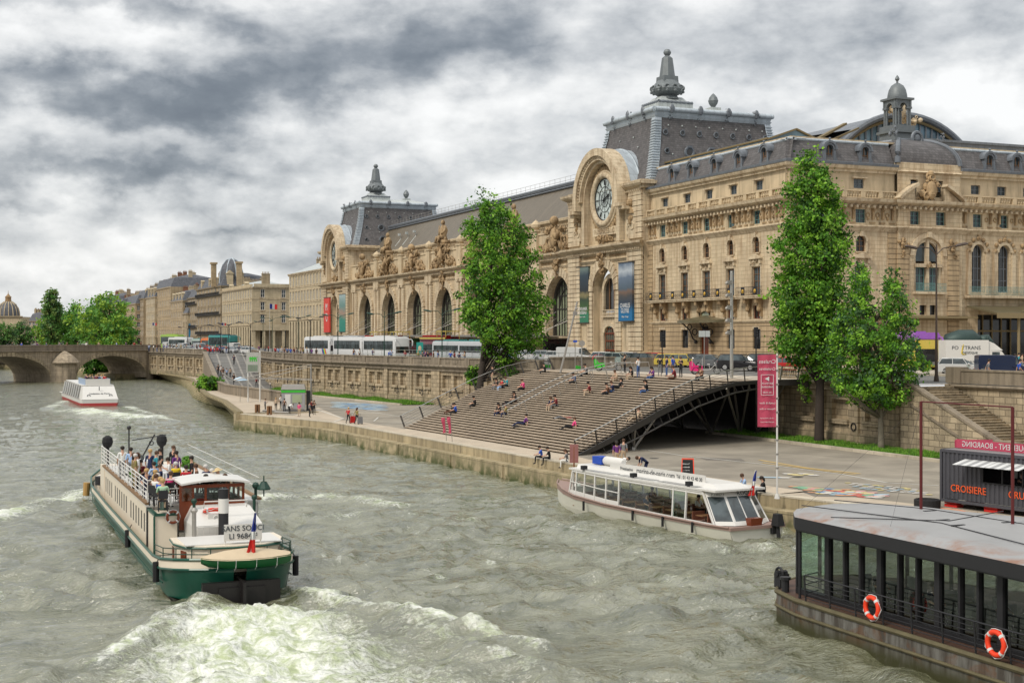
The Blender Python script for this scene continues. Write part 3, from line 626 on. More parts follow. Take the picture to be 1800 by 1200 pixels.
rdg=lambda n:g.ma('SUBTRACT',1.,g.ma('ABSOLUTE',g.ma('SUBTRACT',g.ma('MULTIPLY',n,2.),1.)))
w1=g.noise(g.mp(p,(.5,1,1)),1.35,4,.6,.25);w2=g.noise(g.mp(p,(.55,1,1)),4.2,2,.5,.2)
g.bump(g.ma('ADD',g.ma('ADD',g.ma('MULTIPLY',w1,1.1),g.ma('MULTIPLY',w2,.40)),g.ma('MULTIPLY',g.ma('MULTIPLY',f1,n1),.5)),1.,.30);MATS['water']=g.m
me.materials.append(g.m);river=bpy.data.objects.new('river',me);COL.objects.link(river);river['kind']='structure'
SL0,SL1=Vector((41.3,124.2)),Vector((62.8,137));SR0,SR1=Vector((43.2,90.7)),Vector((63.1,96.8))
PF=[(0,0),(.10,.135),(.21,.29),(.43,.61),(.62,.835),(.84,.976),(1,1)]
def s_of(zf):return float(np.interp(zf,[q[1]for q in PF],[q[0]for q in PF]))
def z_of(s):return float(np.interp(s,[q[0]for q in PF],[q[1]for q in PF]))
def stp(s,t):return SL0 .lerp(SL1,s).lerp(SR0 .lerp(SR1,s),t)
stairs=thing('river_steps',(52,112,ZQ),'very wide timber and steel steps arching from the quay up to the street','staircase')
NSTEP=33;b=B();br=B()
for i in range(NSTEP):
 z0,z1=ZQ+(ZS-ZQ)*i/NSTEP,ZQ+(ZS-ZQ)*(i+1)/NSTEP;s0=s_of(i/NSTEP)+.0;s1=s_of((i+1)/NSTEP);s1=max(s1,s0+.012)
 a,c,d,e=stp(s0-.012,0),stp(s0-.012,1),stp(s1,1),stp(s1,0)
 b.add([(a.x,a.y,z1-.055),(c.x,c.y,z1-.055),(d.x,d.y,z1-.055),(e.x,e.y,z1-.055),(a.x,a.y,z1),(c.x,c.y,z1),(d.x,d.y,z1),(e.x,e.y,z1)],[(4,5,6,7),(0,1,5,4),(3,2,1,0),(1,2,6,5),(0,4,7,3)])
 a,c=stp(s0+.006,0),stp(s0+.006,1);br.add([(a.x,a.y,z0),(c.x,c.y,z0),(c.x,c.y,z1-.05),(a.x,a.y,z1-.05)],[(0,1,2,3)])
a,c,d,e=stp(.97,0),stp(.97,1),Vector((68,101)),Vector((63.0,138));b.add([(a.x,a.y,ZS-.01),(c.x,c.y,ZS-.01),(68.0,97,ZS-.01),(68.0,101.4,ZS-.01),(e.x,e.y,ZS-.01)],[(0,1,2,3,4)])
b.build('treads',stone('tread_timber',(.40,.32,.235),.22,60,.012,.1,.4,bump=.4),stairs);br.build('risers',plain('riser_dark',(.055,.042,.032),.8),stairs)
for t_,nm in((0,'side_beam'),(1,'side_beam')):
 b=B();rg=[]
 for i in range(25):
  s=i/24;q=stp(s,t_+(-.006 if t_==0 else.006));zt=ZQ+(ZS-ZQ)*z_of(s)+.04;h=.30+.22*math.sin(PI*min(1,s*1.3));dr=.0
  rg.append([(q.x,q.y,zt),(q.x,q.y-.16,zt),(q.x,q.y-.16,zt-h),(q.x,q.y,zt-h)])
 b.loft(rg)
 if t_:
  q=stp(1,1.006);b.bar((q.x,q.y-.08,ZS-.2),(68.2,q.y-.3,ZS-.2),.16,.5)
  rg=[[(x,y-.02,z-.06-.0)for x,y,z in r]for r in rg]
  b.tube([(r[2][0],r[2][1]-.05,r[2][2]-.30-.35*math.sin(PI*i/24))for i,r in enumerate(rg)],.075,6)
  for i in range(1,24):r=rg[i];b.cyl((r[2][0],r[2][1]-.03,r[2][2]),(r[2][0]+.25,r[2][1]-.05,r[2][2]-.30-.35*math.sin(PI*i/24)),.03,n=4)
 b.build(nm,'dark_steel',stairs)
b=B()
rg=[]
for i in range(25):s=i/24;z=ZQ+(ZS-ZQ)*z_of(s)-.28;p,q=stp(s,0),stp(s,1);rg.append([(p.x,p.y,max(z,ZQ+.01)),(q.x,q.y,max(z,ZQ+.01))])
b.loft(rg,close=False,caps=False);p,q=stp(1,0),stp(1,1);b.quad((p.x,p.y,ZS-.28),(q.x,q.y,ZS-.28),(68.2,97,ZS-.28),(68,102,ZS-.28),(63,139,ZS-.28))
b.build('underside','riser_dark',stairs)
def railing(t_,s0,s1,n,lean,parent,name='railing',h=1.15,two=False):
 b=B();tops=[]
 for i in range(n+1):
  s=s0+(s1-s0)*i/n;q=stp(s,t_);z=ZQ+(ZS-ZQ)*z_of(min(1,s))
  tp_=Vector((q.x-.35,q.y+lean,z+h));tops.append(tp_);b.bar((q.x,q.y,z-.1),tp_,.05 if two else.07,.14 if not two else.05)
 b.build(name+'_posts' if False else 'posts','rail_steel' if two else 'dark_steel',parent)
 b=B();b.tube(tops,.04,6);b.build('handrail','rail_steel',parent)
 if not two:
  b=B()
  for k in range(1,5):b.tube([tuple(Vector((x.x+.35*(1-k/5),x.y-lean*(1-k/5),x.z-h*(1-k/5))))for x in tops],.012,4)
  b.build('cables','dark_steel',parent)
for t_,s0,s1,n,ln,nm,lb,tw in((1.008,0,1.0,10,-.35,'right','steel handrail with leaning flat posts along the right edge of the steps',0),(-.008,0,1.0,9,.35,'left','steel handrail with leaning posts along the left edge of the steps',0),(.44,.20,1.02,9,0,'mid','left of the pair of slim handrails running down the middle of the steps',1),(.50,.17,1.06,9,0,'mid','right of the pair of slim handrails running down the middle of the steps',1)):
 q=stp(s0,t_);r_=thing('railing',(q.x,q.y,ZQ),lb,'railing','handrails on the river steps');railing(t_,s0,s1,n,ln,r_,two=bool(tw))
q=stp(1,1.008);r_=thing('railing',(q.x,q.y,ZS),'short railing at the top landing of the steps beside the pink banner','railing','handrails on the river steps')
b=B()
for i in range(4):x=q.x+(68.2-q.x)*i/3;b.bar((x,q.y-.1-.05*i,ZS),(x,q.y-.45,ZS+1.15),.07,.14)
for z in(1.15,.9,.65,.4):b.tube([(q.x,q.y-.1-.35*z/1.15,ZS+z),(68.2,q.y-.2-.3*z/1.15,ZS+z)],.03 if z>1 else.012,5)
b.build('rails','rail_steel',r_)
for i,(fx,fy,tops)in enumerate((((1113,790),0,((.30,1.0),(.42,1.0),(.36,.93))),((1251,762),0,((.62,.96),(.80,.86),(.92,.94))),((1301,765),0,((.80,1.0),(.97,.98),(1.0,.9))),((1200,752),0,((.55,.7),(.75,.66),(.8,.8))),((1330,764),0,((1.02,1.0),(1.2,.98),(1.15,.9))))):
 f=gp(fx[0],fx[1],ZQ);b=B()
 for s,t_ in tops:
  q=stp(s,t_);z=ZQ+(ZS-ZQ)*z_of(min(1,s))-.3;b.cyl(tuple(f),(q.x,q.y,z),.11,.09,6)
 b.cyl((f.x,f.y,ZQ),(f.x,f.y,ZQ+.25),.3,.22,8);b.build('strut','steel',stairs)
def stripe(name,pts,w,m,z=.018):
 b=B()
 for p,q in zip(pts[:-1],pts[1:]):
  p=gp(*p,ZQ+z);q=gp(*q,ZQ+z);d=(q-p).normalized();n_=Vector((-d.y,d.x,0))*w/2;b.quad(tuple(p+n_),tuple(q+n_),tuple(q-n_),tuple(p-n_))
 return b.build(name,m,kind='structure')
stripe('road_marking',[(1105,786),(1200,800),(1330,814),(1480,833),(1560,848),(1650,853)],.16,'road_white')
stripe('road_marking',[(1335,808),(1420,822),(1512,832)],.3,'road_yellow',.022)
stripe('road_marking',[(1340,813),(1440,826),(1505,834)],.2,'road_yellow',.026)
stripe('road_marking',[(555,711),(620,719),(700,731),(760,738)],.14,'road_white')
stripe('road_marking',[(657,740),(665,733),(690,731.5),(720,729)],.14,'road_white',.024)
stripe('road_marking',[(640,749),(690,744),(740,742)],.14,'road_white')
stripe('road_marking',[(556,719),(604,735)],.2,'road_white',.02)
stripe('road_marking',[(604,735),(583,742)],.2,'road_white',.022)
def hexes(name,spots,cols,r,label,squash=1.):
 ms=[plain('chalk_'+c,{'r':(.45,.12,.09),'y':(.50,.42,.20),'g':(.16,.32,.20),'b':(.13,.24,.38),'w':(.50,.47,.42),'p':(.48,.26,.24),'s':(.30,.38,.42),'o':(.48,.25,.14)}[c],.85,0,.3,3)for c in cols]
 b=B()
 for i,(x,y)in enumerate(spots):p=gp(x,y,ZQ+.03+.0005*(i%7));b.k=RN.randrange(len(cols));a=RN.random();b.add([(p.x+r*math.cos(a+k*PI/3),p.y+r*math.sin(a+k*PI/3),p.z)for k in range(6)],[tuple(range(6))])
 b.build(name,ms,label=label,cat='ground painting')
sp_=[];
for row in range(6):
 for c_ in range(12-abs(row-2)):
  sp_.append((1395+c_*13+row*9+RN.uniform(-3,3),854.5+row*3.6+c_*.9*1.0+RN.uniform(-1,1)-(1.3*row)))
hexes('painted_hexagons',sp_,'rygbwpso',.34,'patch of multicoloured painted hexagons on the quay near the kiosk')
sp_=[(1490+c_*12+row*8+RN.uniform(-3,3),848+row*3.2+c_*1.1)for row in range(4)for c_ in range(11)]
hexes('painted_hexagons',sp_,'wwys',.22,'fainter patch of pale painted hexagons beside the colourful one')
sp_=[(590+c_*9+RN.uniform(-3,3),706.5+row*2.2+c_*.55)for row in range(5)for c_ in range(10)]
for i,(x,y,w_,h_)in enumerate([(1180,822,60,5),(1270,806,40,4),(700,741,40,3),(1480,868,70,6),(1560,842,50,5),(1250,850,30,4),(640,725,34,2)]):
 poly('road_patch',[tuple(gp(x-w_,y-h_*.6,ZQ+.008)),tuple(gp(x+w_*.8,y-h_*.2,ZQ+.008)),tuple(gp(x+w_,y+h_,ZQ+.008)),tuple(gp(x-w_*.7,y+h_*.7,ZQ+.008))],0,'patch_asphalt' if i%2 else 'patch_light')
for x,y in((1150,805),(1402,838),(720,748),(1220,838)):q=gp(x,y,ZQ+.011);poly('drain_cover',[(q.x+.35*math.cos(k*PI/5),q.y+.35*math.sin(k*PI/5),q.z)for k in range(10)],0,'dark_steel')
hexes('painted_patch',sp_,'ssbs',.75,'pale blue painted patch on the quay road below the grass')
sp_=[(650+c_*6,720+c_*.2+row*1.4)for row in range(2)for c_ in range(3)];hexes('painted_patch',sp_,'w',.5,'small white painted patch beside the pale blue one')
hexes('painted_arrow',[(1340+i*8,838+i*.2)for i in range(6)],'ws',.4,'white painted shape on the quay left of the white banner pole')
hexes('painted_arrow',[(1385+i*9,832+(i%3)*1.2)for i in range(6)],'wy',.4,'pale yellow painted shape on the quay right of the white banner pole')
def grass(name,quadpts,n,seed,kerb=True):
 rn=random.Random(seed);b=B();P=[Vector(p)for p in quadpts]
 b.k=1;b.add([(p.x,p.y,ZQ+.06)for p in P],[(0,1,2,3)]);b.k=0
 for i in range(n):
  u,v=rn.random(),rn.random();p=P[0].lerp(P[1],u).lerp(P[3].lerp(P[2],u),v);a=rn.uniform(0,6.28);h=rn.uniform(.10,.34)*(1+.6*math.sin(u*37)*math.sin(v*5));w=rn.uniform(.03,.08);c,s_=math.cos(a),math.sin(a);lx,ly=rn.uniform(-.12,.12),rn.uniform(-.12,.12)
  b.k=0 if rn.random()<.7 else 2;b.add([(p.x-w*c,p.y-w*s_,ZQ+.05),(p.x+w*c,p.y+w*s_,ZQ+.05),(p.x+lx,p.y+ly,ZQ+.05+h)],[(0,1,2)])
 b.build(name,['grass','grass_dark','grass_light'],kind='stuff',normals=False)
plain('grass',(.085,.21,.018),.8,0,.3,.6);plain('grass_dark',(.075,.12,.03),.9,0,.3,2);plain('grass_light',(.16,.30,.03),.8,0,.3,.6)
g1=[tuple(gp(x,y,0+ZQ)[:2])for x,y in((482,690),(545,693),(778,722),(700,703))]
grass('grass',[(x,y,0)for x,y in((52.3,228),(51.9,205),(57.6,166),(59.4,160))],10,1)if False else None
ga=[Vector((x,y,0))for x,y in((52.6,226),(58.8,165.3),(54.6,166.0),(48.3,216))];grass('grass',ga,40000,2)
gb=[Vector((x,y,0))for x,y in((67.7,107),(67.7,78),(64.4,78.4),(64.4,106.5))];grass('grass',gb,22000,3)
b=B();b.bar((54.5,166.0,ZQ+.09),(48.1,216,ZQ+.09),.35,.22);b.bar((64.2,107,ZQ+.09),(64.2,74,ZQ+.09),.4,.24);b.build('kerb','quay_cap',kind='structure')
b=B();a=gp(1438,780,ZQ+.07);b.ball((a.x,a.y,ZQ+.02),1.1,12,1,1,.1);b.build('bare_earth',plain('earth',(.25,.14,.07),.95,0,.3),kind='structure')
mus=thing('museum_building',(85,125,7),'long ornate pale stone former station with two clock pavilions and slate tower roofs','building')
FW,_=fr((85,125),(85,330));WW,_=fr((150,125),(85,125));GZ=7.0
def part(b,name,m,par=None,**k):return b.build(name,m,par or mus,**k)
wp_g=window_proto('ground_window',1.6,2.2,frame='black_iron',pane='glass_dark',nm=2,nh=2)
wp_m=window_proto('mezzanine_window',1.5,1.5,frame='varnish',pane='glass_dark',nm=2,nh=1)
wp_t=window_proto('tall_window',1.75,3.1,frame='wood',pane='glass',nm=2,nh=4)
wp_a=window_proto('arched_window',1.35,1.8,True,'wood','glass_dark',2,3)
wp_f=window_proto('frieze_window',1.35,1.5,frame='teal_iron',pane='glass',nm=2,nh=3,th=.06)
wp_c=window_proto('attic_window',1.35,1.05,frame='zinc_dark',pane='glass',nm=2,nh=2)
def wwin(Mf,u,z,proto,rec):place(proto,mus,Mf@tr(u,-rec,z))
def hotel_front(Mf,u0,u1,cols,ends=(0,0),bal=None,cut=None):
 b=B(Mf);wall(b,u0,u1,GZ,12.1,[(c-.8,c+.8,9.05,11.25)for c in cols],.3);b.box(u0,u1,-.2,.25,GZ,8.3)
 part(b,'ground_floor_wall','stone_rust')
 h=[(c-.75,c+.75,12.45,13.95)for c in cols]+[(c-.88,c+.88,15.15,18.25)for c in cols]+[(c-.68,c+.68,19.9,21.7,True)for c in cols]
 b=B(Mf);wall(b,u0,u1,12.1,22.3,h,.3);part(b,'wall','stone')
 b=B(Mf);wall(b,u0,u1,22.3,25.1,[(c-.68,c+.68,23.1,24.6)for c in cols],.3)
 part(b,'frieze','stone_plain')
 b=B(Mf);wall(b,u0,u1,25.1,29.0,[(c-.68,c+.68,26.95,28.0)for c in cols],.25,-.35);part(b,'attic_wall','stone_plain')
 b=B(Mf)
 corn(b,u0,u1,12.0,[(.08,0),(.14,.1),(.22,.22),(.05,.3)]);corn(b,u0,u1,22.2,[(.06,0),(.12,.1),(.3,.35),(.42,.5),(.38,.62)],mit=ends)
 corn(b,u0,u1,25.0,[(.2,0),(.3,.12),(.75,.3),(.95,.42),(1.0,.62),(1.05,.74)],mit=ends);dent(b,u0,u1,24.75,.75,.3,.62,.30)
 corn(b,u0,u1,28.7,[(-.2,0),(-.1,.12),(.25,.35),(.35,.55),(.38,.72)],mit=ends)
 for c in cols:
  b.box(c-.95,c+.95,-.3,.0,28.05,28.18);b.box(c-1.1,c-.88,-.02,.1,15.0,18.35);b.box(c+.88,c+1.1,-.02,.1,15.0,18.35)
  b.box(c-1.1,c+1.1,-.02,.14,18.35,18.62);b.box(c-1.15,c-.8,-.02,.3,18.62,19.15);b.box(c+.8,c+1.15,-.02,.3,18.62,19.15);b.box(c-1.25,c+1.25,-.02,.45,19.15,19.32);b.ext([(c-1.2,19.32),(c+1.2,19.32),(c,19.72)],-.02,.4)
  blob(b,(c,.12,18.88),.38,7);b.box(c-.7,c+.7,-.02,.16,19.76,19.88);b.box(c-.9,c-.69,-.02,.1,19.9,21.0);b.box(c+.69,c+.9,-.02,.1,19.9,21.0)
  arch_band(b,c,21.02,.69,.93,.69,.93,-.02,.14,10);b.box(c-.16,c+.16,-.02,.3,21.6,22.15);b.box(c-.75,c+.75,-.02,.12,12.25,12.42);b.box(c-.72,c+.72,-.02,.1,11.3,11.6)
 part(b,'mouldings','stone_pale')
 b=B(Mf);n=int((u1-u0)/1.25)
 for i in range(n):
  u=u0+(i+.5)*(u1-u0)/n
  if min(abs(u-c)for c in cols)<.75:continue
  b.box(u-.14,u+.14,-.02,.55,24.55,24.99);b.box(u-.12,u+.12,-.02,.3,23.5,24.55);b.ball((u,.3,24.5),.16,6);b.box(u-.4,u+.4,-.02,.08,23.05,23.2)
  v=u+.62
  if min(abs(v-c)for c in cols)>.95 and v<u1-.3:b.torus((v,.06,24.0),.24,.08,'Y',10,5);b.ball((v,.1,23.6),.17,6)
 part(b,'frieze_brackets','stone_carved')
 b=B(Mf);balus(b,u0,u1,25.75,.95,.1,.4,.36,2.6);part(b,'balustrade','stone_plain')
 for c in cols:wwin(Mf,c,9.05,wp_g,.28);wwin(Mf,c,12.45,wp_m,.28);wwin(Mf,c,15.15,wp_t,.28);wwin(Mf,c,19.9,wp_a,.28);wwin(Mf,c,23.1,wp_f,.28);wwin(Mf,c,26.95,wp_c,.58)
dp=None
def dormer(Mf,u,z=29.75,d=-.45):
 global dp
 if dp is None:
  b=B();S=[(-.78,0),(-.55,0),(-.55,1.35),(-.78,1.35)]
  b.box(-.8,-.5,-1.5,.0,0,1.45);b.box(.5,.8,-1.5,.0,0,1.45);arch_band(b,0,1.4,.5,.82,.48,.8,-1.6,.06,12);arch_band(b,0,1.4,.72,.98,.72,.95,-1.5,.16,12)
  b.box(-.5,.5,-.4,.02,0,.12);b.ball((0,.0,2.55),.15,8);b.cyl((0,0,2.3),(0,0,2.45),.1,.06,6)
  b.add([(-1.05,.02,0),(-.8,.02,0),(-.8,.02,.75)],[(0,1,2)]);b.add([(1.05,.02,0),(.8,.02,0),(.8,.02,.75)],[(0,1,2)]);b.box(-1.02,-.8,-.25,.0,0,.3);b.box(.8,1.02,-.25,.0,0,.3)
  dp=b.build('dormer','zinc_dark',local=True);f=B();w=.5
  pts=[(-.5,0.12),(.5,.12)]+[(.5*math.cos(PI*i/8),1.4+.48*math.sin(PI*i/8))for i in range(9)];f.add([(x,-.32,z_)for x,z_ in pts],[tuple(range(len(pts)))]);f.build('pane','glass',dp,local=True)
  f=B();f.box(-.04,.04,-.31,-.26,.12,1.85);f.box(-.5,.5,-.31,-.27,.9,.96);f.box(-.5,-.42,-.31,-.24,.12,1.4);f.box(.42,.5,-.31,-.24,.12,1.4);f.build('frame','wood',dp,local=True)
 place(dp,mus,Mf@tr(u,d,z))
def mansard(Mf,u0,u1,cols,m0=0.,m1=0.):
 b=B(Mf);b.loft([[(u0-m0*.1,-.35,29.7),(u0+m0*1.0,-1.5,32.15),(u0+m0*2,-7,32.5)],[(u1+m1*.1,-.35,29.7),(u1-m1*1.0,-1.5,32.15),(u1-m1*2,-7,32.5)]],close=False,caps=False)
 part(b,'mansard_roof','slate')
 b=B(Mf);corn(b,u0,u1,29.42,[(.15,0),(.45,.0),(.5,.28),(.3,.34),(.0,.36)],mit=(m0,m1));part(b,'gutter','zinc_dark')
 b=B(Mf);b.tube([(u0+m0,-1.5,32.2),(u1-m1,-1.5,32.2)],.16,8);b.box(u0+m0,u1-m1,-1.9,-1.45,32.0,32.3);part(b,'ridge_roll','zinc')
 for c in cols:dormer(Mf,c)
cf=[27.6,22.0,16.8,11.4,6.0]
hotel_front(FW,0,31.3,cf,(1,0));mansard(FW,0,31.3,[26.1,21.4,15.9,10.6,5.2],1,0)
xs_w=[150-x for x in(94.7,89.5)]
hotel_front(WW,150-99.6,65,xs_w,(0,1));mansard(WW,150-99.6,65,[150-95.7,150-90.9],0,1)
b=B(FW);b.box(-.3,.9,-.2,.18,GZ,22.2);b.box(30.2,31.3,-.2,.12,GZ,22.2);part(b,'corner_quoins','stone_rust')
b=B(WW);b.box(64.1,65.14,-.2,.16,GZ,22.2);b.box(50.4,51.6,-.2,.16,GZ,22.2);part(b,'corner_quoins','stone_rust')
for a,c in((3.4,8.7),(9.3,30.4)):
 b=B(FW);b.box(a,c,-.02,1.1,14.72,15.0);b.box(a-.05,c+.05,-.02,1.18,14.9,15.02);part(b,'balcony','stone_pale')
 b=B(FW)
 for cc in cf:
  if a<cc<c:
   for s_ in(-1.15,1.15):u=cc+s_;b.box(u-.22,u+.22,-.02,.95,14.2,14.72);b.box(u-.2,u+.2,-.02,.6,13.5,14.2);b.ball((u,.45,13.5),.28,8);b.box(u-.15,u+.15,-.02,.3,12.7,13.5)
 part(b,'balcony_brackets','stone_carved')
 b=B(FW);ironrail(b,a,c,15.02,1.0,1.0,.2,.016);
 part(b,'balcony_railing','black_iron')
 b=B(FW)
 for cc in cf:
  if a<cc<c:
   for s_ in(-1.25,1.25):b.box(cc+s_-.33,cc+s_+.33,1.02,1.06,15.08,15.98)
 part(b,'railing_panels','black_iron');b=B(FW)
 for cc in cf:
  if a<cc<c:
   for s_ in(-1.25,1.25):b.ball((cc+s_,1.08,15.52),.22,10,1,.3,1.1)
 part(b,'railing_medallions','gold')
b=B(FW);u=16.8;b.box(u-1.0,u+1.0,.02,.1,GZ,11.6);part(b,'door','varnish');b=B(FW);b.box(u-1.5,u-1.0,.0,.35,GZ,12);b.box(u+1.0,u+1.5,.0,.35,GZ,12);arch_band(b,u,12.6,1.25,1.9,.9,1.5,0,.3,12);b.box(u-.3,u+.3,0,.45,13.5,14.3);part(b,'door_surround','stone_rust')
b=B(FW);b.add([(u+x,.12,z)for x,z in[(-1.2,12.5),(1.2,12.5)]+[(1.2*math.cos(PI*i/10),12.6+.9*math.sin(PI*i/10))for i in range(11)]],[tuple(range(13))]);part(b,'fanlight','glass_green')
for k in range(-3,4):
 pass
b=B(FW);n=24;rg=[]
for i in range(n+1):a=PI*i/n;rg.append([(u+4.3*math.cos(a),.1+3.1*math.sin(a),12.15-.12*math.sin(a)),(u+4.3*math.cos(a),.1+3.1*math.sin(a),12.45-.12*math.sin(a)),(u,.1,13.0),(u,.1,12.7)])
b.loft(rg);part(b,'canopy',plain('canopy_glass',(.14,.12,.07),.3,.2,.3,2));b=B(FW)
for s_ in(-1,1):
 b.tube([(u+s_*1.7,.1,9.6),(u+s_*1.9,.8,10.2),(u+s_*1.6,1.4,11.2),(u+s_*2.1,2.2,12.1)],.09,6);b.torus((u+s_*1.8,.6,11.0),.35,.07,'X',12,5);b.torus((u+s_*1.8,1.3,11.6),.3,.06,'X',12,5);b.ball((u+s_*1.7,.5,9.8),.25,7)
 b.cyl((u+s_*2.4,1.6,12.0),(u+s_*2.4,1.6,11.2),.03);b.cyl((u+s_*2.4,1.6,11.2),(u+s_*2.4,1.6,10.5),.3,.18,6)
part(b,'canopy_brackets','black_iron')
def V_(x):return 150-x
b=B(WW);uc=V_(103.75);a0,a1=V_(108.6),V_(99.6)
hs=[(uc-2.0,uc+2.0,15.6,21.6,True),(uc-1.2,uc-.25,12.9,14.0),(uc+.25,uc+1.2,12.9,14.0)]
wall(b,a0,a1,GZ,22.3,hs,.5,.35);wall(b,a0,a1,22.3,25.1,[(uc-2.5,uc-1.14,23.1,24.6),(uc+1.14,uc+2.5,23.1,24.6)],.4,.35);wall(b,a0,a1,25.1,30.1,[(uc-2.3,uc-1.25,26.3,28.2),(uc+1.25,uc+2.3,26.3,28.2)],.4,.15)
b.quad((a0,.35,GZ),(a0,0,GZ),(a0,0,25),(a0,.35,25));b.quad((a1,.35,GZ),(a1,0,GZ),(a1,0,25),(a1,.35,25));b.box(a0,a1,-.4,.12,29.0,30.1)
part(b,'central_bay_wall','stone')
b=B(WW)
for s_ in(-1,1):b.box(uc+s_*3.55-.8,uc+s_*3.55+.8,.3,.5,GZ,20.3)
part(b,'central_bay_pilasters','stone_rust')
b=B(WW);arch_band(b,uc,19.6,2.05,2.6,2.05,2.6,.3,.5,18);arch_band(b,uc,19.6,1.6,2.0,1.6,2.0,-.15,.2,18);b.box(uc-1.9,uc+1.9,-.15,.5,18.3,18.7);b.box(uc-.2,uc+.2,-.12,.3,15.7,21.3);b.box(uc-2.0,uc-1.65,-.13,.2,15.6,19.6);b.box(uc+1.65,uc+2.0,-.13,.2,15.6,19.6)
b.box(uc-.3,uc+.3,.3,.75,21.7,22.3);corn(b,a0,a1,22.2,[(.06,0),(.12,.1),(.3,.35),(.42,.5),(.38,.62)],.35,(1,1));corn(b,a0,a1,25.0,[(.2,0),(.3,.12),(.75,.3),(.95,.42),(1.0,.74)],.35,(1,1));dent(b,a0,a1,24.75,.75,.3,.62,.3,.35)
for s_ in(-1,1):
 for k in range(7):
  t=k/7;t1=(k+1)/7;b.bar((uc+s_*(4.6-t*2.6),.8,25.85+1.75*t**.75),(uc+s_*(4.6-t1*2.6),.8,25.85+1.75*t1**.75),1.1,.32)
 b.ext([(uc+s_*4.5,25.7),(uc+s_*2.1,25.7),(uc+s_*2.1,27.4)],.0,.7)
corn(b,a0,a1,28.9,[(.1,0),(.3,.15),(.1,.3)],.15);part(b,'pediment','stone_pale')
b=B(WW);blob(b,(uc,.7,27.0),1.3,26,(.9,.4,1.2));b.ball((uc,.95,27.0),.75,12,1,.4,1.4);b.ball((uc,.8,28.9),.35,8)
for s_ in(-1,1):blob(b,(uc+s_*3.55,.55,20.7),.8,14,(.8,.3,1));blob(b,(uc+s_*3.55,.55,19.6),.4,8,(.7,.3,1));blob(b,(uc,.5,18.5),.4,8,(1.5,.3,.8))
part(b,'carved_cartouche','stone_carved')
for s_ in(-1,1):wwin(WW,uc+s_*1.82,23.1,wp_f,.03);wwin(WW,uc+s_*1.78,26.95,wp_c,.2)
wp_s=window_proto('tall_window',1.3,2.6,frame='teal_iron',pane='glass',nm=2,nh=3,th=.07);wp_l=window_proto('small_window',.95,1.1,frame='black_iron',pane='glass_dark',nm=1,nh=1)
for s_ in(-1,1):place(wp_s,mus,WW@tr(uc+s_*.92,-.1,15.65));place(wp_l,mus,WW@tr(uc+s_*.72,-.1,12.9))
b=B(WW);b.add([(uc+1.6*math.cos(PI*i/12),-.08,19.0+2.1*math.sin(PI*i/12))for i in range(13)],[tuple(range(13))]);part(b,'lunette','glass')
b=B(WW);b.box(uc-2.2,uc+2.2,.3,1.0,15.25,15.5);part(b,'balcony','stone_pale');b=B(WW);ironrail(b,uc-2.1,uc+2.1,15.5,.95,.92,.14,.02);part(b,'balcony_railing','teal_iron')
cw=[V_(x)for x in(111.2,115.1,119.0,122.9,126.8,130.7,134.6,138.5)]
b=B(WW);wall(b,0,a0,14.6,22.3,[(c-.85,c+.85,15.6,21.1,True)for c in cw],.5);wall(b,0,a0,GZ,14.6,[(2,a0-2.6,GZ,13.0)],1.4);part(b,'wall','stone')
b=B(WW);wall(b,0,a0,22.3,25.1,[(c-.68,c+.68,23.1,24.6)for c in cw],.4);wall(b,0,a0,25.1,29,[(c-.68,c+.68,26.95,28.0)for c in cw],.35,-.35);part(b,'frieze','stone_plain')
wp_b=window_proto('tall_arched_window',1.7,5.5,True,'zinc_dark','glass_dark',3,4,th=.1)
b=B(WW);corn(b,0,a0,22.2,[(.06,0),(.12,.1),(.3,.35),(.42,.5),(.38,.62)]);corn(b,0,a0,25.0,[(.2,0),(.3,.12),(.75,.3),(.95,.42),(1.05,.74)]);dent(b,0,a0,24.75,.75,.3,.62,.3);corn(b,0,a0,28.7,[(-.2,0),(-.1,.12),(.25,.35),(.38,.72)])
for c in cw:arch_band(b,c,20.25,.86,1.2,.86,1.2,-.02,.2,14);b.box(c-1.6,c-1.1,-.02,.2,15.3,20.2);b.box(c+1.1,c+1.6,-.02,.2,15.3,20.2);b.box(c-1.65,c-1.05,-.02,.28,20.2,20.45);b.box(c+1.05,c+1.65,-.02,.28,20.2,20.45)
part(b,'mouldings','stone_pale')
b=B(WW)
for c in cw:
 wwin(WW,c,15.6,wp_b,.45);wwin(WW,c,23.1,wp_f,.38);wwin(WW,c,26.95,wp_c,.7)
 for i in range(7):a=PI*i/6;b.ball((c+1.42*math.cos(a),.15,20.4+1.4*math.sin(a)),.26,6)
 blob(b,(c,.25,21.9),.4,6)
n=int(a0/1.25)
for i in range(n):
 u=(i+.5)*a0/n
 if min(abs(u-c)for c in cw)<.75:continue
 b.box(u-.14,u+.14,-.02,.55,24.55,24.99);b.box(u-.12,u+.12,-.02,.3,23.5,24.55);b.box(u-.4,u+.4,-.02,.08,23.05,23.2);b.torus((u+.5,.06,24.0),.22,.08,'Y',10,5)
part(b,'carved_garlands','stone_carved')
b=B(WW);balus(b,0,a0,25.75,.95,.1,.4,.36,2.6);part(b,'balustrade','stone_plain')
b=B(WW);b.box(0,a0-.6,0,1.0,14.9,15.2);part(b,'balcony','stone_pale');b=B(WW);ironrail(b,0,a0-.6,15.2,1.0,.92,.15,.018);part(b,'balcony_railing','teal_iron')
mansard(WW,0,a0,[V_(x)for x in(113.4,117.5,121.5,125.5)])
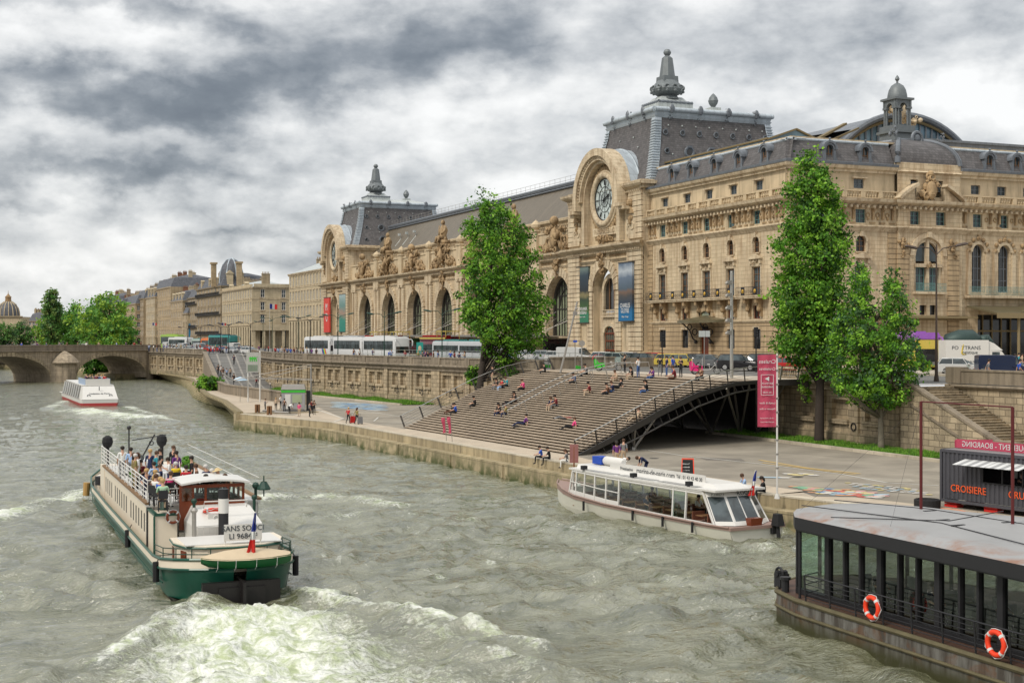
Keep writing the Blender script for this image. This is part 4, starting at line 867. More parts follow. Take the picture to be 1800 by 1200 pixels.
b=B(WW);b.loft([[(0,.2,14.0),(0,5.2,13.1),(0,5.2,12.9),(0,.2,13.8)],[(a0-.8,.2,14.0),(a0-.8,5.2,13.1),(a0-.8,5.2,12.9),(a0-.8,.2,13.8)]]);b.ext([(a0-13,13.1),(a0-4,13.1),(a0-13,15.0)],.5,5.0);part(b,'canopy','canopy_glass')
b=B(WW);b.box(0,a0-.7,5.2,5.35,12.5,13.1);b.box(a0-.7,V_(94),.2,.5,12.3,12.8);b.box(a0-.7,V_(96),.2,2.2,12.5,12.7)
for u in(a0-4.2,a0-9,a0-14,a0-20):b.cyl((u,4.8,GZ),(u,4.8,12.9),.16,n=8)
part(b,'canopy_frame',plain('ochre_paint',(.22,.17,.09),.7))
b=B(WW);b.quad((2,-1.35,GZ),(a0-2.6,-1.35,GZ),(a0-2.6,-1.35,13),(2,-1.35,13));part(b,'entrance_glazing','glass_dark');b=B(WW)
for i in range(22):u=a0-3-i*1.4;b.box(u-.06,u+.06,-1.3,-1.15,GZ,13)
b.box(2,a0-2.6,-1.29,-1.16,11.0,11.2);part(b,'entrance_frames','ochre_paint')
b=B();x0,x1,y0,y1=99.7,108.5,124.95,133;rg=[]
for i in range(9):
 a=PI/2*i/8;f=(1-math.cos(a))*.42;z=30.0+3.2*math.sin(a);dx=(x1-x0)*f;dy=(y1-y0)*f;rg.append([(x0+dx*.8,y0+dy,z),(x1-dx,y0+dy,z),(x1-dx,y1-dy,z),(x0+dx*.8,y1-dy,z)])
b.loft(rg);part(b,'dome_roof','slate');b=B()
for k in(0,1,2,3):b.tube([r[k]for r in rg],[.34-.12*i/8 for i in range(9)],8)
b.tube([rg[-1][0],rg[-1][1]],.2,8);b.torus((104.6,127.6,33.4),.7,.2,'Y',16,6);b.ball((104.6,127.6,33.4),.5,8,1,.4,1);blob(b,(100.6,126.6,33.9),.6,8);blob(b,(108.0,127.2,33.6),.45,8)
part(b,'dome_ribs','zinc_dark')
lx,ly=104.5,131;LS=tr(lx,ly,34)@Matrix.Diagonal((.66,.66,.80,1))@tr(-lx,-ly,-34);lan=B(LS);lan.box(lx-2.3,lx+2.3,ly-2.3,ly+2.3,33.2,34.4,.15);lan.box(lx-2.6,lx+2.6,ly-2.6,ly+2.6,34.4,34.75);lan.box(lx-2.2,lx+2.2,ly-2.2,ly+2.2,34.75,35.5)
for sx in(-1,1):
 for sy in(-1,1):
  for ox,oy in((0,0),(-sx*.55,0),(0,-sy*.55)):lan.cyl((lx+sx*1.55+ox,ly+sy*1.55+oy,35.5),(lx+sx*1.55+ox,ly+sy*1.55+oy,38.2),.2,.17,8);lan.box(lx+sx*1.55+ox-.27,lx+sx*1.55+ox+.27,ly+sy*1.55+oy-.27,ly+sy*1.55+oy+.27,38.0,38.3)
for k in range(4):
 lan.M=LS@tr(lx,ly,0)@rz(k*PI/2);arch_band(lan,0,38.0,.85,1.15,.85,1.15,1.35,1.75,10)
 lan.box(-1.8,1.8,1.3,1.72,39.12,39.3);lan.ext([(-1.8,38.3),(-1.0,38.3),(-.75,38.85),(0,39.12),(-1.8,39.12)],1.33,1.70);lan.ext([(1.8,38.3),(1.0,38.3),(.75,38.85),(0,39.12),(1.8,39.12)],1.33,1.70)
lan.M=LS;lan.box(lx-2.1,lx+2.1,ly-2.1,ly+2.1,39.3,39.6);lan.lathe([(1.75,39.6),(1.75,39.9),(1.7,40.2),(1.5,40.9),(1.1,41.5),(.5,41.85),(.2,41.95),(.18,42.2),(.42,42.5),(.3,42.8),(.05,43.1)],(lx,ly,0),16)
part(lan,'lantern','lead',smooth=True,auto=35)
b=B();blob(b,(109.2,137,39.0),1.4,26,(1,.6,1.1));b.ball((109.2,136.3,38.4),.8,10,1,.8,1.3);blob(b,(111.3,137,37.3),1.1,16,(1.6,.5,.5));part(b,'roof_statue','stone_pale')
def arc(xc,z0,w,h,n=18):return[(xc-w*math.cos(PI*i/n),z0+h*math.sin(PI*i/n)**.8)for i in range(n+1)]
gx=113.6;b=B();A=[(gx+13.5*math.sin(t),25.0+13.5*math.cos(t))for t in[(-.95+1.9*i/20)for i in range(21)]]
b.add([(x,141,z)for x,z in A]+[(x,141,30)for x,z in A[::-1]],[tuple(range(42))]);part(b,'gable_glazing',glass('gable_glass',(.10,.17,.22),.2,.3))
b=B()
for i in range(24):x=gx-10.8+i*21.6/23;zt=25+math.sqrt(13.5**2-(x-gx)**2);b.box(x-.09,x+.09,140.8,140.96,30,zt)
part(b,'gable_mullions','zinc_dark')
b=B();b.tube([(x,140.7,z-.55)for x,z in A],.2,6);part(b,'gable_ochre_rib','gold' if False else plain('ochre_rib',(.17,.13,.065),.7));b=B();b.tube([(x,140.6,z+.1)for x,z in A],.42,8);b.loft([[(x,140.9,z+.3)for x,z in A],[(x,200,z+.3)for x,z in A]],close=False,caps=False);part(b,'hall_roof','zinc_dark')
b=B();b.box(111.5,150,134,140,31,34.3);b.box(111.3,150,133.8,140,34.3,34.6);part(b,'roof_greenhouse','zinc_pale' if False else 'zinc_dark')
b=B();b.ext([(88.6,31.5),(95.6,31.5),(95.6,33.4),(92.3,34.5),(88.6,33.3)],134,160);part(b,'rooflight','gable_glass');b=B()
for s in((88.4,33.25,92.3,34.62),(92.3,34.62,95.8,33.35)):b.bar((s[0],133.9,s[1]),(s[2],133.9,s[3]),.3,.18);
b.bar((88.5,134,33.35),(88.5,160,33.35),.3,.2);b.bar((96.0,136,33.6),(103,139,36.6),.5,.25);b.bar((97.5,136,33.4),(105,139,36.2),.2,.2);part(b,'rooflight_frame','ochre_rib')
b=B();b.loft([[(90.5,142,33.6),(90.5,160,33.6)],[(112,142,37.6),(112,160,37.6)]],close=False,caps=False);part(b,'rear_roof','slate')
b=B();b.box(86.8,150,126.6,156.2,7,29.6);b.box(86.9,150,127,160,32.4,32.6);part(b,'core','stone_plain')
NB=[183.8-125+16.5*i for i in range(7)];u0,u1=53.6,168.5
b=B(FW);wall(b,u0,u1,GZ,22.3,[(max(c-4.3,u0+.02),c+4.3,10.6,19.4,True)for c in NB],1.5);part(b,'nave_wall','stone')
b=B(FW)
for c in NB:
 n=17
 for i in range(n):arch_band(b,c,15.1,4.32,5.55,4.32,5.55,-.02,.32,2,PI*i/n+.012,PI*(i+1)/n-.012)
 for s_ in(-1,1):
  for k in range(9):z=10.6+k*.5;b.box(c+s_*4.94-.6,c+s_*4.94+.6,-.02,.30,z,z+.44)
part(b,'arch_voussoirs','stone_pale')
b=B(FW)
for i in range(8):
 c=NB[0]-8.25+16.5*i
 for s_ in(-.95,.95):
  u=c+s_
  if not u0<u<u1:continue
  b.box(u-.45,u+.45,-.02,.38,11.5,20.2);b.box(u-.6,u+.6,-.02,.5,10.6,11.5);b.box(u-.6,u+.6,-.02,.55,20.2,20.6)
  for k in range(18):b.box(u+s_*.75-.22,u+s_*.75+.22,-.02,.24,11.6+k*.5,11.6+k*.5+.4)
 if u0<c<u1:b.box(max(c-1.9,u0),c+1.9,-.02,.34,GZ,10.6)
part(b,'pilasters','stone_pale')
b=B(FW)
for i in range(8):c=NB[0]-8.25+16.5*i;b.box(max(u0,c-1.8),min(u1,c+1.8),-.02,.5,20.62,22.15)if c>u0-1 else None
corn(b,u0,u1,20.6,[(.1,0),(.16,.1),(.3,.3),(.1,.36)]);corn(b,u0,u1,22.1,[(.3,0),(.45,.15),(.9,.35),(1.15,.5),(1.2,.75),(.6,.85)]);dent(b,u0,u1,21.85,.5,.24,.62,.26)
part(b,'main_cornice','stone_pale')
b=B(FW)
for c in NB:
 for k in range(26):u=c-7+k*.55;b.torus((u,.05,21.45),.17,.06,'Y',8,4)
 blob(b,(c,.6,20.9),.95,16,(.7,.6,.9));blob(b,(c,.5,19.6),.6,12,(.6,.5,1.3))
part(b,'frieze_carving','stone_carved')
b=B(FW);wall(b,u0,u1,22.9,25.9,[],0,.15);b.box(u0,u1,-.4,.3,25.9,26.2)
for i in range(1,7):
 c=NB[0]-8.25+16.5*i;b.box(c-1.0,c+1.0,-.1,.55,22.9,26.5);b.box(c-1.15,c+1.15,-.2,.7,26.5,26.75);b.lathe([(.35,26.75),(.7,27.2),(.75,27.6),(.45,28.0),(.2,28.2),(.0,28.4)],(c,.2,0),10)
part(b,'attic_parapet','stone_plain')
for i,c in enumerate(NB):
 b=B(FW);rr=random.Random(i+3);blob(b,(c,.7,25.2),1.7,38,(.75,.5,1.1),rr,.34);b.ball((c,1.0,25.0),1.0,12,1,.5,1.5);b.ball((c,.9,27.6),.7,10);blob(b,(c,.8,22.9),.7,8,(.8,.5,.8),rr)
 for s_ in(-1,1):
  for k in range(5):b.torus((c+s_*(2.2+k*1.0),.45,24.6-.25*k+.3*math.sin(k*2+i)),.62-.07*k,.2,'Y',14,6)
  blob(b,(c+s_*3.2,.5,23.7),1.1,18,(1.5,.35,.5),rr);blob(b,(c+s_*2.3,.6,26.2),1.0,14,(1.2,.5,.5),rr)
 b.box(c-1.9,c+1.9,.0,1.1,26.9 if i%2 else 26.3,27.2 if i%2 else 26.5)if i%2 else None
 part(b,'carved_cartouche','stone_carved',smooth=True)
def seated_statue(Mf,c,z,sc=1.):
 b=B(Mf@tr(c,.3,z)@Matrix.Scale(sc,4));
 b.box(-1.2,1.2,-.8,.8,0,.7);b.tube([(0,0,.6),(0,.1,1.5),(0,-.05,2.4),(0,0,3.1),(0,.0,3.4)],[.8,.62,.72,.5,.2],10);b.ball((0,.1,3.75),.42,10,.9,.9,1.1)
 b.tube([(-.35,.2,1.1),(-.6,1.1,1.2),(-.7,1.2,.2)],[.38,.34,.25],8);b.tube([(.35,.2,1.1),(.8,1.0,1.1),(1.1,1.1,.2)],[.38,.34,.25],8)
 b.tube([(-.6,0,3.0),(-1.2,.3,2.2),(-1.0,.8,1.6)],[.26,.2,.15],7);b.tube([(.6,0,3.0),(1.25,.2,2.4),(1.5,.4,1.4)],[.26,.2,.15],7);b.tube([(1.5,.4,1.4),(1.3,.3,3.3)],.08,5);blob(b,(0,.2,.9),.9,12,(1.1,.8,.5))
 part(b,'statue','stone_carved',smooth=True)
for i in(1,3,5):seated_statue(FW,NB[i],27.2,1.05)
wb=None
for c in NB:
 b=B(FW);pts=[(c-4.25,10.6),(c+4.25,10.6)]+[(c+4.25*math.cos(PI*i/16),15.1+4.25*math.sin(PI*i/16))for i in range(17)];b.add([(x,-1.4,z)for x,z in pts],[tuple(range(len(pts)))]);p_=part(b,'bay_window','glass_green')
 b=B(FW);arch_band(b,c,15.1,3.9,4.28,3.9,4.28,-1.38,-.9,18);b.box(c-4.28,c-3.9,-1.38,-.9,10.6,15.1);b.box(c+3.9,c+4.28,-1.38,-.9,10.6,15.1);arch_band(b,c,15.1,2.5,2.65,2.5,2.65,-1.38,-1.2,16)
 for k in range(-4,5):x=k*.95;zt=15.1+math.sqrt(max(.1,4.1**2-x*x));w_=.11 if k in(-3,3)else.035;b.box(c+x-w_,c+x+w_,-1.38,-1.2,10.6,zt)
 for z in(12.6,14.6,16.6,18):hw=4.1 if z<15 else math.sqrt(4.1**2-(z-15.1)**2);b.box(c-hw,c+hw,-1.36,-1.24,z-.06,z+.06)
 b.build('frame','dark_steel',p_)
b=B(FW);b.box(u0+.5,u1-1,.3,4.6,10.45,10.6);b.box(u0+.5,u1-1,4.4,4.7,10.4,10.75);
for c in NB:b.box(c-.1,c+.1,.2,4.6,10.2,10.44)
part(b,'platform_canopy','steel');b=B(FW)
for c in NB:
 for s_ in(-1,1):b.cyl((c+s_*.6,4.4,10.7),(c+s_*3.3,-1.0,13.2),.04,n=5);b.cyl((c+s_*3.5,4.4,10.7),(c+s_*3.4,-1,14.2),.035,n=5)
part(b,'canopy_stays','steel')
b=B(FW)
for c in NB:b.box(c-5.8,c+5.8,.02,.1,GZ,10.1)
part(b,'ground_openings','glass_dark')
b=B(FW);wall(b,u0-4,u1+4,22.5,28.6,[],0,-5);corn(b,u0-4,u1+4,28.0,[(.1,0),(.3,.2),(.6,.45),(.65,.8),(.2,.95)],-5);dent(b,u0,u1,27.75,.7,.3,.35,.25,-5)
for i in range(28):u=u0+2+i*4.1;b.box(u-.55,u+.55,-5.02,-4.9,26.6,27.5)
part(b,'clerestory','stone_plain')
b=B(FW);b.loft([[(u0-6,-5,28.9),(u0-6,-9.5,35.0)],[(u1+2,-5,28.9),(u1+2,-9.5,35.0)]],close=False,caps=False);part(b,'nave_roof','roof_brown')
b=B(FW);b.box(u0-6,u1+2,-60,-9.0,34.9,35.35);b.tube([(u0-6,-9.2,35.2),(u1+2,-9.2,35.2)],.3,8);b.tube([(u0-6,-8.9,34.6),(u1+2,-8.9,34.6)],.14,6);part(b,'roof_edge','zinc_dark')
b=B(FW)
for i in range(60):u=u0-5+i*2.05;b.cyl((u,-9.6,35.3),(u,-9.6,36.5),.025,n=4)
for z in(35.9,36.5):b.tube([(u0-5,-9.6,z),(u1+2,-9.6,z)],.025,4)
part(b,'roof_railing','steel')
b=B(FW)
for u in(62,66.5,110,114,145,150,155):b.cyl((u,-7,31.4),(u,-6.6,32.3),.06,n=5);b.box(u-.25,u+.25,-6.8,-6.3,32.1,32.6);b.cyl((u-.0,-5.6,29.8),(u,-7,31.6),.05,n=4)
part(b,'roof_floodlights','zinc_pale')
def pavilion(c,hand):
 a,z_=c-11.15,c+11.15;D=.8
 b=B(FW);hs=[(c-3.2,c+3.2,GZ,19.9,True)];wall(b,a,z_,GZ,22.3,hs,1.3,D);b.quad((a,D,GZ),(a,-.1,GZ),(a,-.1,30.4),(a,D,30.4));b.quad((z_,D,GZ),(z_,-.1,GZ),(z_,-.1,30.4),(z_,D,30.4));wall(b,a,z_,22.3,30.4,[(c-6.0,c+6.0,23.2,30.39)],.6,D)
 part(b,'pavilion_wall','stone_plain')
 b=B(FW)
 for s_ in(-1,1):
  x=c+s_*9.15;
  for k in range(22):z=8.6+k*.62;b.box(x-2.0,x+2.0,D-.1,D+.34,z,z+.54)
  b.box(x-2.15,x+2.15,D-.1,D+.5,GZ,8.5)
  x=c+s_*9.3
  for k in range(10):z=23.3+k*.7;b.box(x-1.85,x+1.85,D-.1,D+.26,z,z+.62)
  x=c+s_*4.3
  for k in range(15):z=8.6+k*.62;b.box(x-.9,x+.9,D-.1,D+.2,z,z+.54)
 part(b,'rusticated_piers','stone_pale')
 b=B(FW)
 for i in range(15):arch_band(b,c,16.7,3.22,4.6,3.22,4.6,D-.02,D+.28,2,PI*i/15+.015,PI*(i+1)/15-.015)
 arch_band(b,c,16.4,2.1,2.7,2.1,2.7,-.5,-.1,16);b.box(c-3.2,c-2.1,-.5,-.12,GZ,16.4);b.box(c+2.1,c+3.2,-.5,-.12,GZ,16.4);b.box(c-2.1,c+2.1,-.5,-.05,11.9,13.1);arch_band(b,c,11.0,1.5,2.0,.9,1.4,-.4,.1,12)
 b.box(c-2.1,c+2.1,-.3,.3,13.1,13.3);b.box(c-2.1,c+2.1,-.1,.2,14.0,14.15)
 for k in range(9):b.lathe([(.06,13.3),(.13,13.5),(.06,13.8),(.08,14.0)],(c-1.8+k*.45,.05,0),6)
 part(b,'entrance_arch','stone_pale')
 b=B(FW);b.add([(c+x,-.45,z)for x,z in[(-2.1,14.1),(2.1,14.1)]+[(2.1*math.cos(PI*i/12),16.4+2.1*math.sin(PI*i/12))for i in range(13)]],[tuple(range(15))]);p_=part(b,'arched_window','glass_dark');b=B(FW)
 for k in(-.7,.7):b.box(c+k-.06,c+k+.06,-.42,-.3,14.1,18.2)
 b.build('frame','wood',p_)
 b=B(FW);b.quad((c-1.5,-.3,GZ),(c+1.5,-.3,GZ),(c+1.5,-.3,11.8),(c-1.5,-.3,11.8));p_=part(b,'door',glass('door_glass',(.10,.28,.24),.2));b=B(FW)
 for k in range(6):x=c-1.5+k*.6;b.box(x-.05,x+.05,-.28,-.12,GZ,11.7)
 for z in(8.6,9.9,10.9):b.box(c-1.5,c+1.5,-.27,-.14,z-.08,z+.08)
 b.build('grille','varnish',p_)
 b=B(FW);corn(b,a,z_,20.6,[(.1,0),(.16,.1),(.35,.3),(.1,.36)],D,(1,1));corn(b,a,z_,22.1,[(.3,0),(.45,.15),(.9,.35),(1.15,.5),(1.2,.75),(.6,.85)],D,(1,1));dent(b,a,z_,21.85,.5,.24,.62,.26,D)
 corn(b,a,c-6.2,29.6,[(.15,0),(.3,.2),(.8,.45),(1.0,.7),(1.05,1.0)],D,(1,0));corn(b,c+6.2,z_,29.6,[(.15,0),(.3,.2),(.8,.45),(1.0,.7),(1.05,1.0)],D,(0,1));dent(b,a,c-6.2,29.4,.5,.22,.5,.2,D);dent(b,c+6.2,z_,29.4,.5,.22,.5,.2,D)
 b.box(a-1.0,a,-8,D+.9,30.2,30.6);b.box(a-.6,a,-8,D+.5,29.7,30.2);b.box(a-.02,a,-8,D,22.9,29.7)
 b.box(a,c-6.6,-.3,D+.3,30.4,30.85);b.box(c+6.6,z_,-.3,D+.3,30.4,30.85);b.box(a,z_,-22,-.3,30.4,30.85)
 part(b,'pavilion_cornice','stone_pale')
 b=B(FW);zc=29.2
 b.quad((c-6,.35,23.2),(c+6,.35,23.2),(c+6,.35,30.4),(c-6,.35,30.4));b.add([(c+6.2*math.cos(PI*i/20),.36,zc+6.2*math.sin(PI*i/20))for i in range(21)],[tuple(range(21))])
 part(b,'clock_wall','stone_plain')
 b=B(FW)
 for r0,r1,d in((5.9,6.9,2.0),(5.3,5.9,1.6),(4.9,5.3,1.1)):arch_band(b,c,zc,r0,r1,r0,r1,.3,d+D-.4,32)
 for s_ in(-1,1):
  b.box(c+s_*6.4-.5,c+s_*6.4+.5,.3,2.4,28.0,zc);b.box(c+s_*7.0-.9,c+s_*7.0+.9,.3,2.6,27.6,28.1);b.box(c+s_*7.6-.8,c+s_*7.6+.8,.3,2.2,27.2,27.6)
  b.box(c+s_*5.35-.45,c+s_*5.35+.45,.3,1.5,23.2,zc)
 for i in range(1,40):t=PI*i/40;x,z=c+5.75*math.cos(t),zc+5.75*math.sin(t);b.box(x-.14,x+.14,1.2,2.15,z-.14,z+.14)
 part(b,'clock_hood','stone_pale')
 b=B(FW)
 for i in range(46):t=2*PI*i/46;b.ball((c+4.25*math.cos(t),.6,zc+4.25*math.sin(t)),.42,7,1,.7,1)
 for i in range(30):t=2*PI*i/30;b.ball((c+4.7*math.cos(t),.5,zc+4.7*math.sin(t)),.3,6,1,.7,1)
 blob(b,(c,.9,23.8),1.0,18,(1.8,.4,.5))
 for s_ in(-1,1):blob(b,(c+s_*8.2,1.1,25.8),.8,12,(.6,.3,.8));b.ball((c+s_*8.2,1.2,28.0),.55,8);b.ext([(c+s_*8.2-.9,26.6),(c+s_*8.2+.9,26.6),(c+s_*8.2,27.8)],D+.1,D+.5)
 blob(b,(c,D+.5,20.9),.95,16,(.7,.5,.9));blob(b,(c,D+.4,19.5),.65,14,(.6,.5,1.6))
 for s_ in(-1,1):
  for k in range(10):b.torus((c+s_*(1.8+k*.5),D+.05,21.45),.17,.06,'Y',8,4)
 part(b,'clock_carving','stone_carved')
 b=B(FW)
 for s_,tx,sz in((-1,'PO',1.25),(1,'PO',1.25)):text_mesh(tx,sz,FW@tr(c+s_*8.2,D+.34,24.9)@Matrix.Rotation(R(90),4,'X')@Matrix.Rotation(PI,4,'Y'),.06,b=b)if False else None
 b.M=Matrix()
 FT=FW@tr(0,0,0)
 def wt(tx,sz,u,d,z,bb,sx=1.):text_mesh(tx,sz,FT@tr(u,d,z)@rz(PI)@Matrix.Rotation(R(90),4,'X'),.05,sx=sx,b=bb)
 for s_ in(-1,1):b.M=FW;b.box(c+s_*8.2-1.3,c+s_*8.2+1.3,D,D+.27,23.9,25.9);b.M=Matrix();wt('PO',1.5,c+s_*8.2,D+.32,24.9,b)
 b.M=FW;b.box(c-3.6,c+3.6,.35,.8,24.3,25.4);b.M=Matrix();wt('PARIS-ORLEANS',.85,c,.86,24.9,b)
 part(b,'carved_lettering','stone_pale')
 b=B(FW);b.lathe([(.01,0),(2.8,0)],(0,0,0),40)if False else None
 b.add([(c+2.85*math.cos(2*PI*i/40),.72,zc+2.85*math.sin(2*PI*i/40))for i in range(40)],[tuple(range(40))]);ck=part(b,'clock','clock_face')
 b=B(FW);b.torus((c,.85,zc),3.35,.45,'Y',40,8);b.torus((c,.8,zc),3.85,.2,'Y',40,6);b.build('stone_ring','stone_pale',ck,smooth=True)
 b=B(FW);b.torus((c,.76,zc),2.85,.09,'Y',40,5);b.torus((c,.76,zc),1.75,.05,'Y',32,4);b.torus((c,.76,zc),1.0,.04,'Y',24,4)
 for h,num in enumerate(('II','I','XII','XI','X','IX','VIII','VII','VI','V','IIII','III')):
  t=2*PI*h/12+PI/6
  for k in range(len(num)):
   o=(k-(len(num)-1)/2)*.13;rr_=[]
   for r_ in(1.95,2.62):rr_.append((c-(r_*math.cos(t)-o*math.sin(t)),.78,zc+r_*math.sin(t)+o*math.cos(t)))
   b.bar(rr_[0],rr_[1],.05,.05)
  b.bar((c-.3*math.cos(t),.77,zc+.3*math.sin(t)),(c-1.75*math.cos(t),.77,zc+1.75*math.sin(t)),.03,.03)
 b.build('numerals','black_iron',ck)
 for L_,w_,deg in((1.6,.3,68),(2.5,.16,15)):
  t=R(90-deg);b=B(FW);b.bar((c+.5*math.cos(t),.86,zc-.5*math.sin(t)),(c-L_*math.cos(t),.86,zc+L_*math.sin(t)),w_*.6,.04);b.ball((c-L_*.7*math.cos(t),.86,zc+L_*.7*math.sin(t)),w_*.8,8,1,.3,1);b.ball((c,.88,zc),.2,8,1,.4,1);b.build('clock_hand','black_iron',ck)
 b=B(FW);rg=[]
 for d in(.9,-7.5):rg.append([(c-6.75*math.cos(PI*i/20),d,zc+.25+6.6*math.sin(PI*i/20))for i in range(21)])
 b.loft(rg,close=False,caps=False)
 for d in(-1.2,-2.8):arch_band(b,c,zc,6.7,7.0,6.7,7.0,d-.1,d+.1,24)
 part(b,'barrel_roof','zinc',smooth=True)
def tower(yc,dy=0.):
 bx0,bx1,by0,by1=85.6,109.0,yc-10.9+.5,yc+10.3;rx0,rx1,ry0,ry1=88.0,105.8,yc-7.5,yc+6.6;Z0,Z1=30.8,39.6
 rg=[];n=8
 for i in range(n+1):
  t=i/n;f=1-(1-t)**1.45;z=Z0+(Z1-Z0)*t;x0=bx0+(rx0-bx0)*f;x1=bx1+(rx1-bx1)*f;y0=by0+(ry0-by0)*f;y1=by1+(ry1-by1)*f;rg.append([(x0,y0,z),(x1,y0,z),(x1,y1,z),(x0,y1,z)])
 b=B();b.loft(rg);part(b,'tower_roof','slate')
 b=B()
 for k,(sx,sy)in enumerate(((1,1),(-1,1),(-1,-1),(1,-1))):
  for i in range(n):
   p,q=Vector(rg[i][k]),Vector(rg[i+1][k]);w=1.15-.2*i/n
   for ax in((sx*w,0),(0,sy*w)):
    e=Vector((ax[0],ax[1],0));o_=Vector((-sx*.12,-sy*.12,.02));b.quad(tuple(p+o_),tuple(p+e+o_),tuple(q+e+o_),tuple(q+o_))
   for j in range(3):m_=p.lerp(q,j/3);o_=Vector((-sx*.2,-sy*.2,0));b.bar(tuple(m_+o_),tuple(m_+o_+Vector((sx*w,0,.0))),.16,.1);b.bar(tuple(m_+o_),tuple(m_+o_+Vector((0,sy*w,0))),.16,.1)
 part(b,'hip_bands','zinc',normals=False)
 b=B();T=rg[-1]
 for(h0,h1,o0,o1)in((0,.35,.05,.25),(.35,.8,.1,.2),(.8,1.0,.2,.45)):
  b.loft([[(rx0-o0,ry0-o0,Z1+h0),(rx1+o0,ry0-o0,Z1+h0),(rx1+o0,ry1+o0,Z1+h0),(rx0-o0,ry1+o0,Z1+h0)],[(rx0-o1,ry0-o1,Z1+h1),(rx1+o1,ry0-o1,Z1+h1),(rx1+o1,ry1+o1,Z1+h1),(rx0-o1,ry1+o1,Z1+h1)]])
 c4_=[(rx0-.3,ry0-.3),(rx1+.3,ry0-.3),(rx1+.3,ry1+.3),(rx0-.3,ry1+.3)]
 for k in range(4):
  p,q=c4_[k],c4_[(k+1)%4];L_=math.hypot(q[0]-p[0],q[1]-p[1]);m=int(L_/.42);b.tube([(p[0]+(q[0]-p[0])*i/(2*m),p[1]+(q[1]-p[1])*i/(2*m),Z1+1.1)for i in range(2*m+1)],[.30 if i%2 else.37 for i in range(2*m+1)],7)
 part(b,'tower_cornice','zinc',smooth=True,auto=50)
 b=B();b.loft([[(rx0,ry0,Z1+1.3),(rx1,ry0,Z1+1.3),(rx1,ry1,Z1+1.3),(rx0,ry1,Z1+1.3)],[(rx0+4,yc-2,42.2),(rx1-4,yc-2,42.2),(rx1-4,yc+1.6,42.2),(rx0+4,yc+1.6,42.2)]]);fx,fy=93.7,yc-.5
 b.box(fx-2.7,fx+2.7,fy-2.4,fy+2.4,41.4,42.6);b.box(fx-2.5,fx+2.5,fy-2.2,fy+2.2,42.6,43.6,.9);b.box(100.3,101.9,fy-.8,fy+.8,41.6,42.7);part(b,'upper_roof','zinc_pale')
 b=B()
 for s in((-2.6,-2.3,2.6,-2.3),(2.6,-2.3,2.6,2.3),(-2.6,-2.3,-2.6,2.3)):b.tube([(fx+s[0]+(s[2]-s[0])*i/16,fy+s[1]+(s[3]-s[1])*i/16,42.7)for i in range(17)],[.18 if i%2 else.25 for i in range(17)],6)
 for i in range(4):
  x=rx0+2.2+i*4.4;blob(b,(x,ry0-.4,Z1+1.1),.5,8);b.ball((x,ry0-.55,Z1+1.2),.42,8,1,.5,1.5);blob(b,(x,ry0-.1,Z1+.1),.38,6)
 for i in range(3):y=ry0+2.6+i*4.4;blob(b,(rx0-.4,y,Z1+1.1),.5,8);b.ball((rx0-.55,y,Z1+1.2),.42,8,.5,1,1.5);blob(b,(rx0-.1,y,Z1+.1),.38,6)
 part(b,'cornice_cartouches','zinc_dark')
 b=B(tr(0,0,43.3)@Matrix.Diagonal((1,1,.84,1))@tr(0,0,-43.3));b.lathe([(1.9,43.3),(1.5,43.8),(1.3,44.0),(2.1,44.5),(2.3,45.0),(1.9,45.8),(1.45,46.4),(1.4,46.5)],(fx,fy,0),16);b.box(fx-1.15,fx+1.15,fy-1.15,fy+1.15,46.2,47.2,.05);b.lathe([(1.1,47.2),(.75,50.3),(.45,50.6),(.3,50.7),(.5,51.0),(.55,51.3),(.35,51.7),(.0,51.85)],(fx,fy,0),8,PI/8,2*PI+PI/8)
 for i in range(12):t=2*PI*i/12;b.torus((fx+2.15*math.cos(t),fy+2.15*math.sin(t),45.2),.36,.13,'X' if abs(math.cos(t))>.7 else 'Y',9,5);b.ball((fx+2.2*math.cos(t),fy+2.2*math.sin(t),44.6),.24,6)
 b.lathe([(.3,42.7),(.35,42.9),(.6,43.3),(.72,43.8),(.55,44.4),(.2,44.9),(.0,45.1)],(101.1,fy,0),10)
 part(b,'finials','lead')
 def onface(z,x=None,y=None):
  t=(z-Z0)/(Z1-Z0);f=1-(1-t)**1.45;return(by0+(ry0-by0)*f)if x is not None else(bx0+(rx0-bx0)*f)
 for x,z,r in[(92.4+3.4*i,35.0,.62)for i in range(4)]+[(92.4+3.4*i,32.3,.62)for i in range(2)]+[(89.2+2.6*i,37.6,.32)for i in range(7)]+[(89.0,35.0,.3),(88.6,32.2,.3)]:
  y=onface(z,x=x);b=B();b.torus((x,y-.18,z),r,r*.32,'Y',16,6);b.cyl((x,y-.2,z),(x,y+.9,z),r*1.05,n=14);b.box(x-r*.5,x+r*.5,y-.45,y,z+r*.9,z+r*1.35);oc=part(b,'round_dormer','zinc_dark',smooth=True,auto=40)
  b=B();b.cyl((x,y-.24,z),(x,y-.2,z),r*.7,n=14);b.build('pane','glass_dark',oc)
 b=B()
 for i in range(16):x=89.8+(i%8)*2.1;z=38.6 if i<8 else 34+.3*(i%3);y=onface(z,x=x);b.ball((x,y-.12,z),.12,5);
 for i in range(5):y=yc-4+2*i;z=36+(i%2)*1.6;x=onface(z,y=y);b.ball((x-.12,y,z),.12,5)
 part(b,'roof_hooks','zinc_pale')
pavilion(42.45,0);pavilion(42.45+137.2,0)
tower(167.4);tower(167.4+137.2)
b=B(FW);b.box(190.8,191.5,-22,.8,7,30.6);part(b,'end_wall','stone_plain')
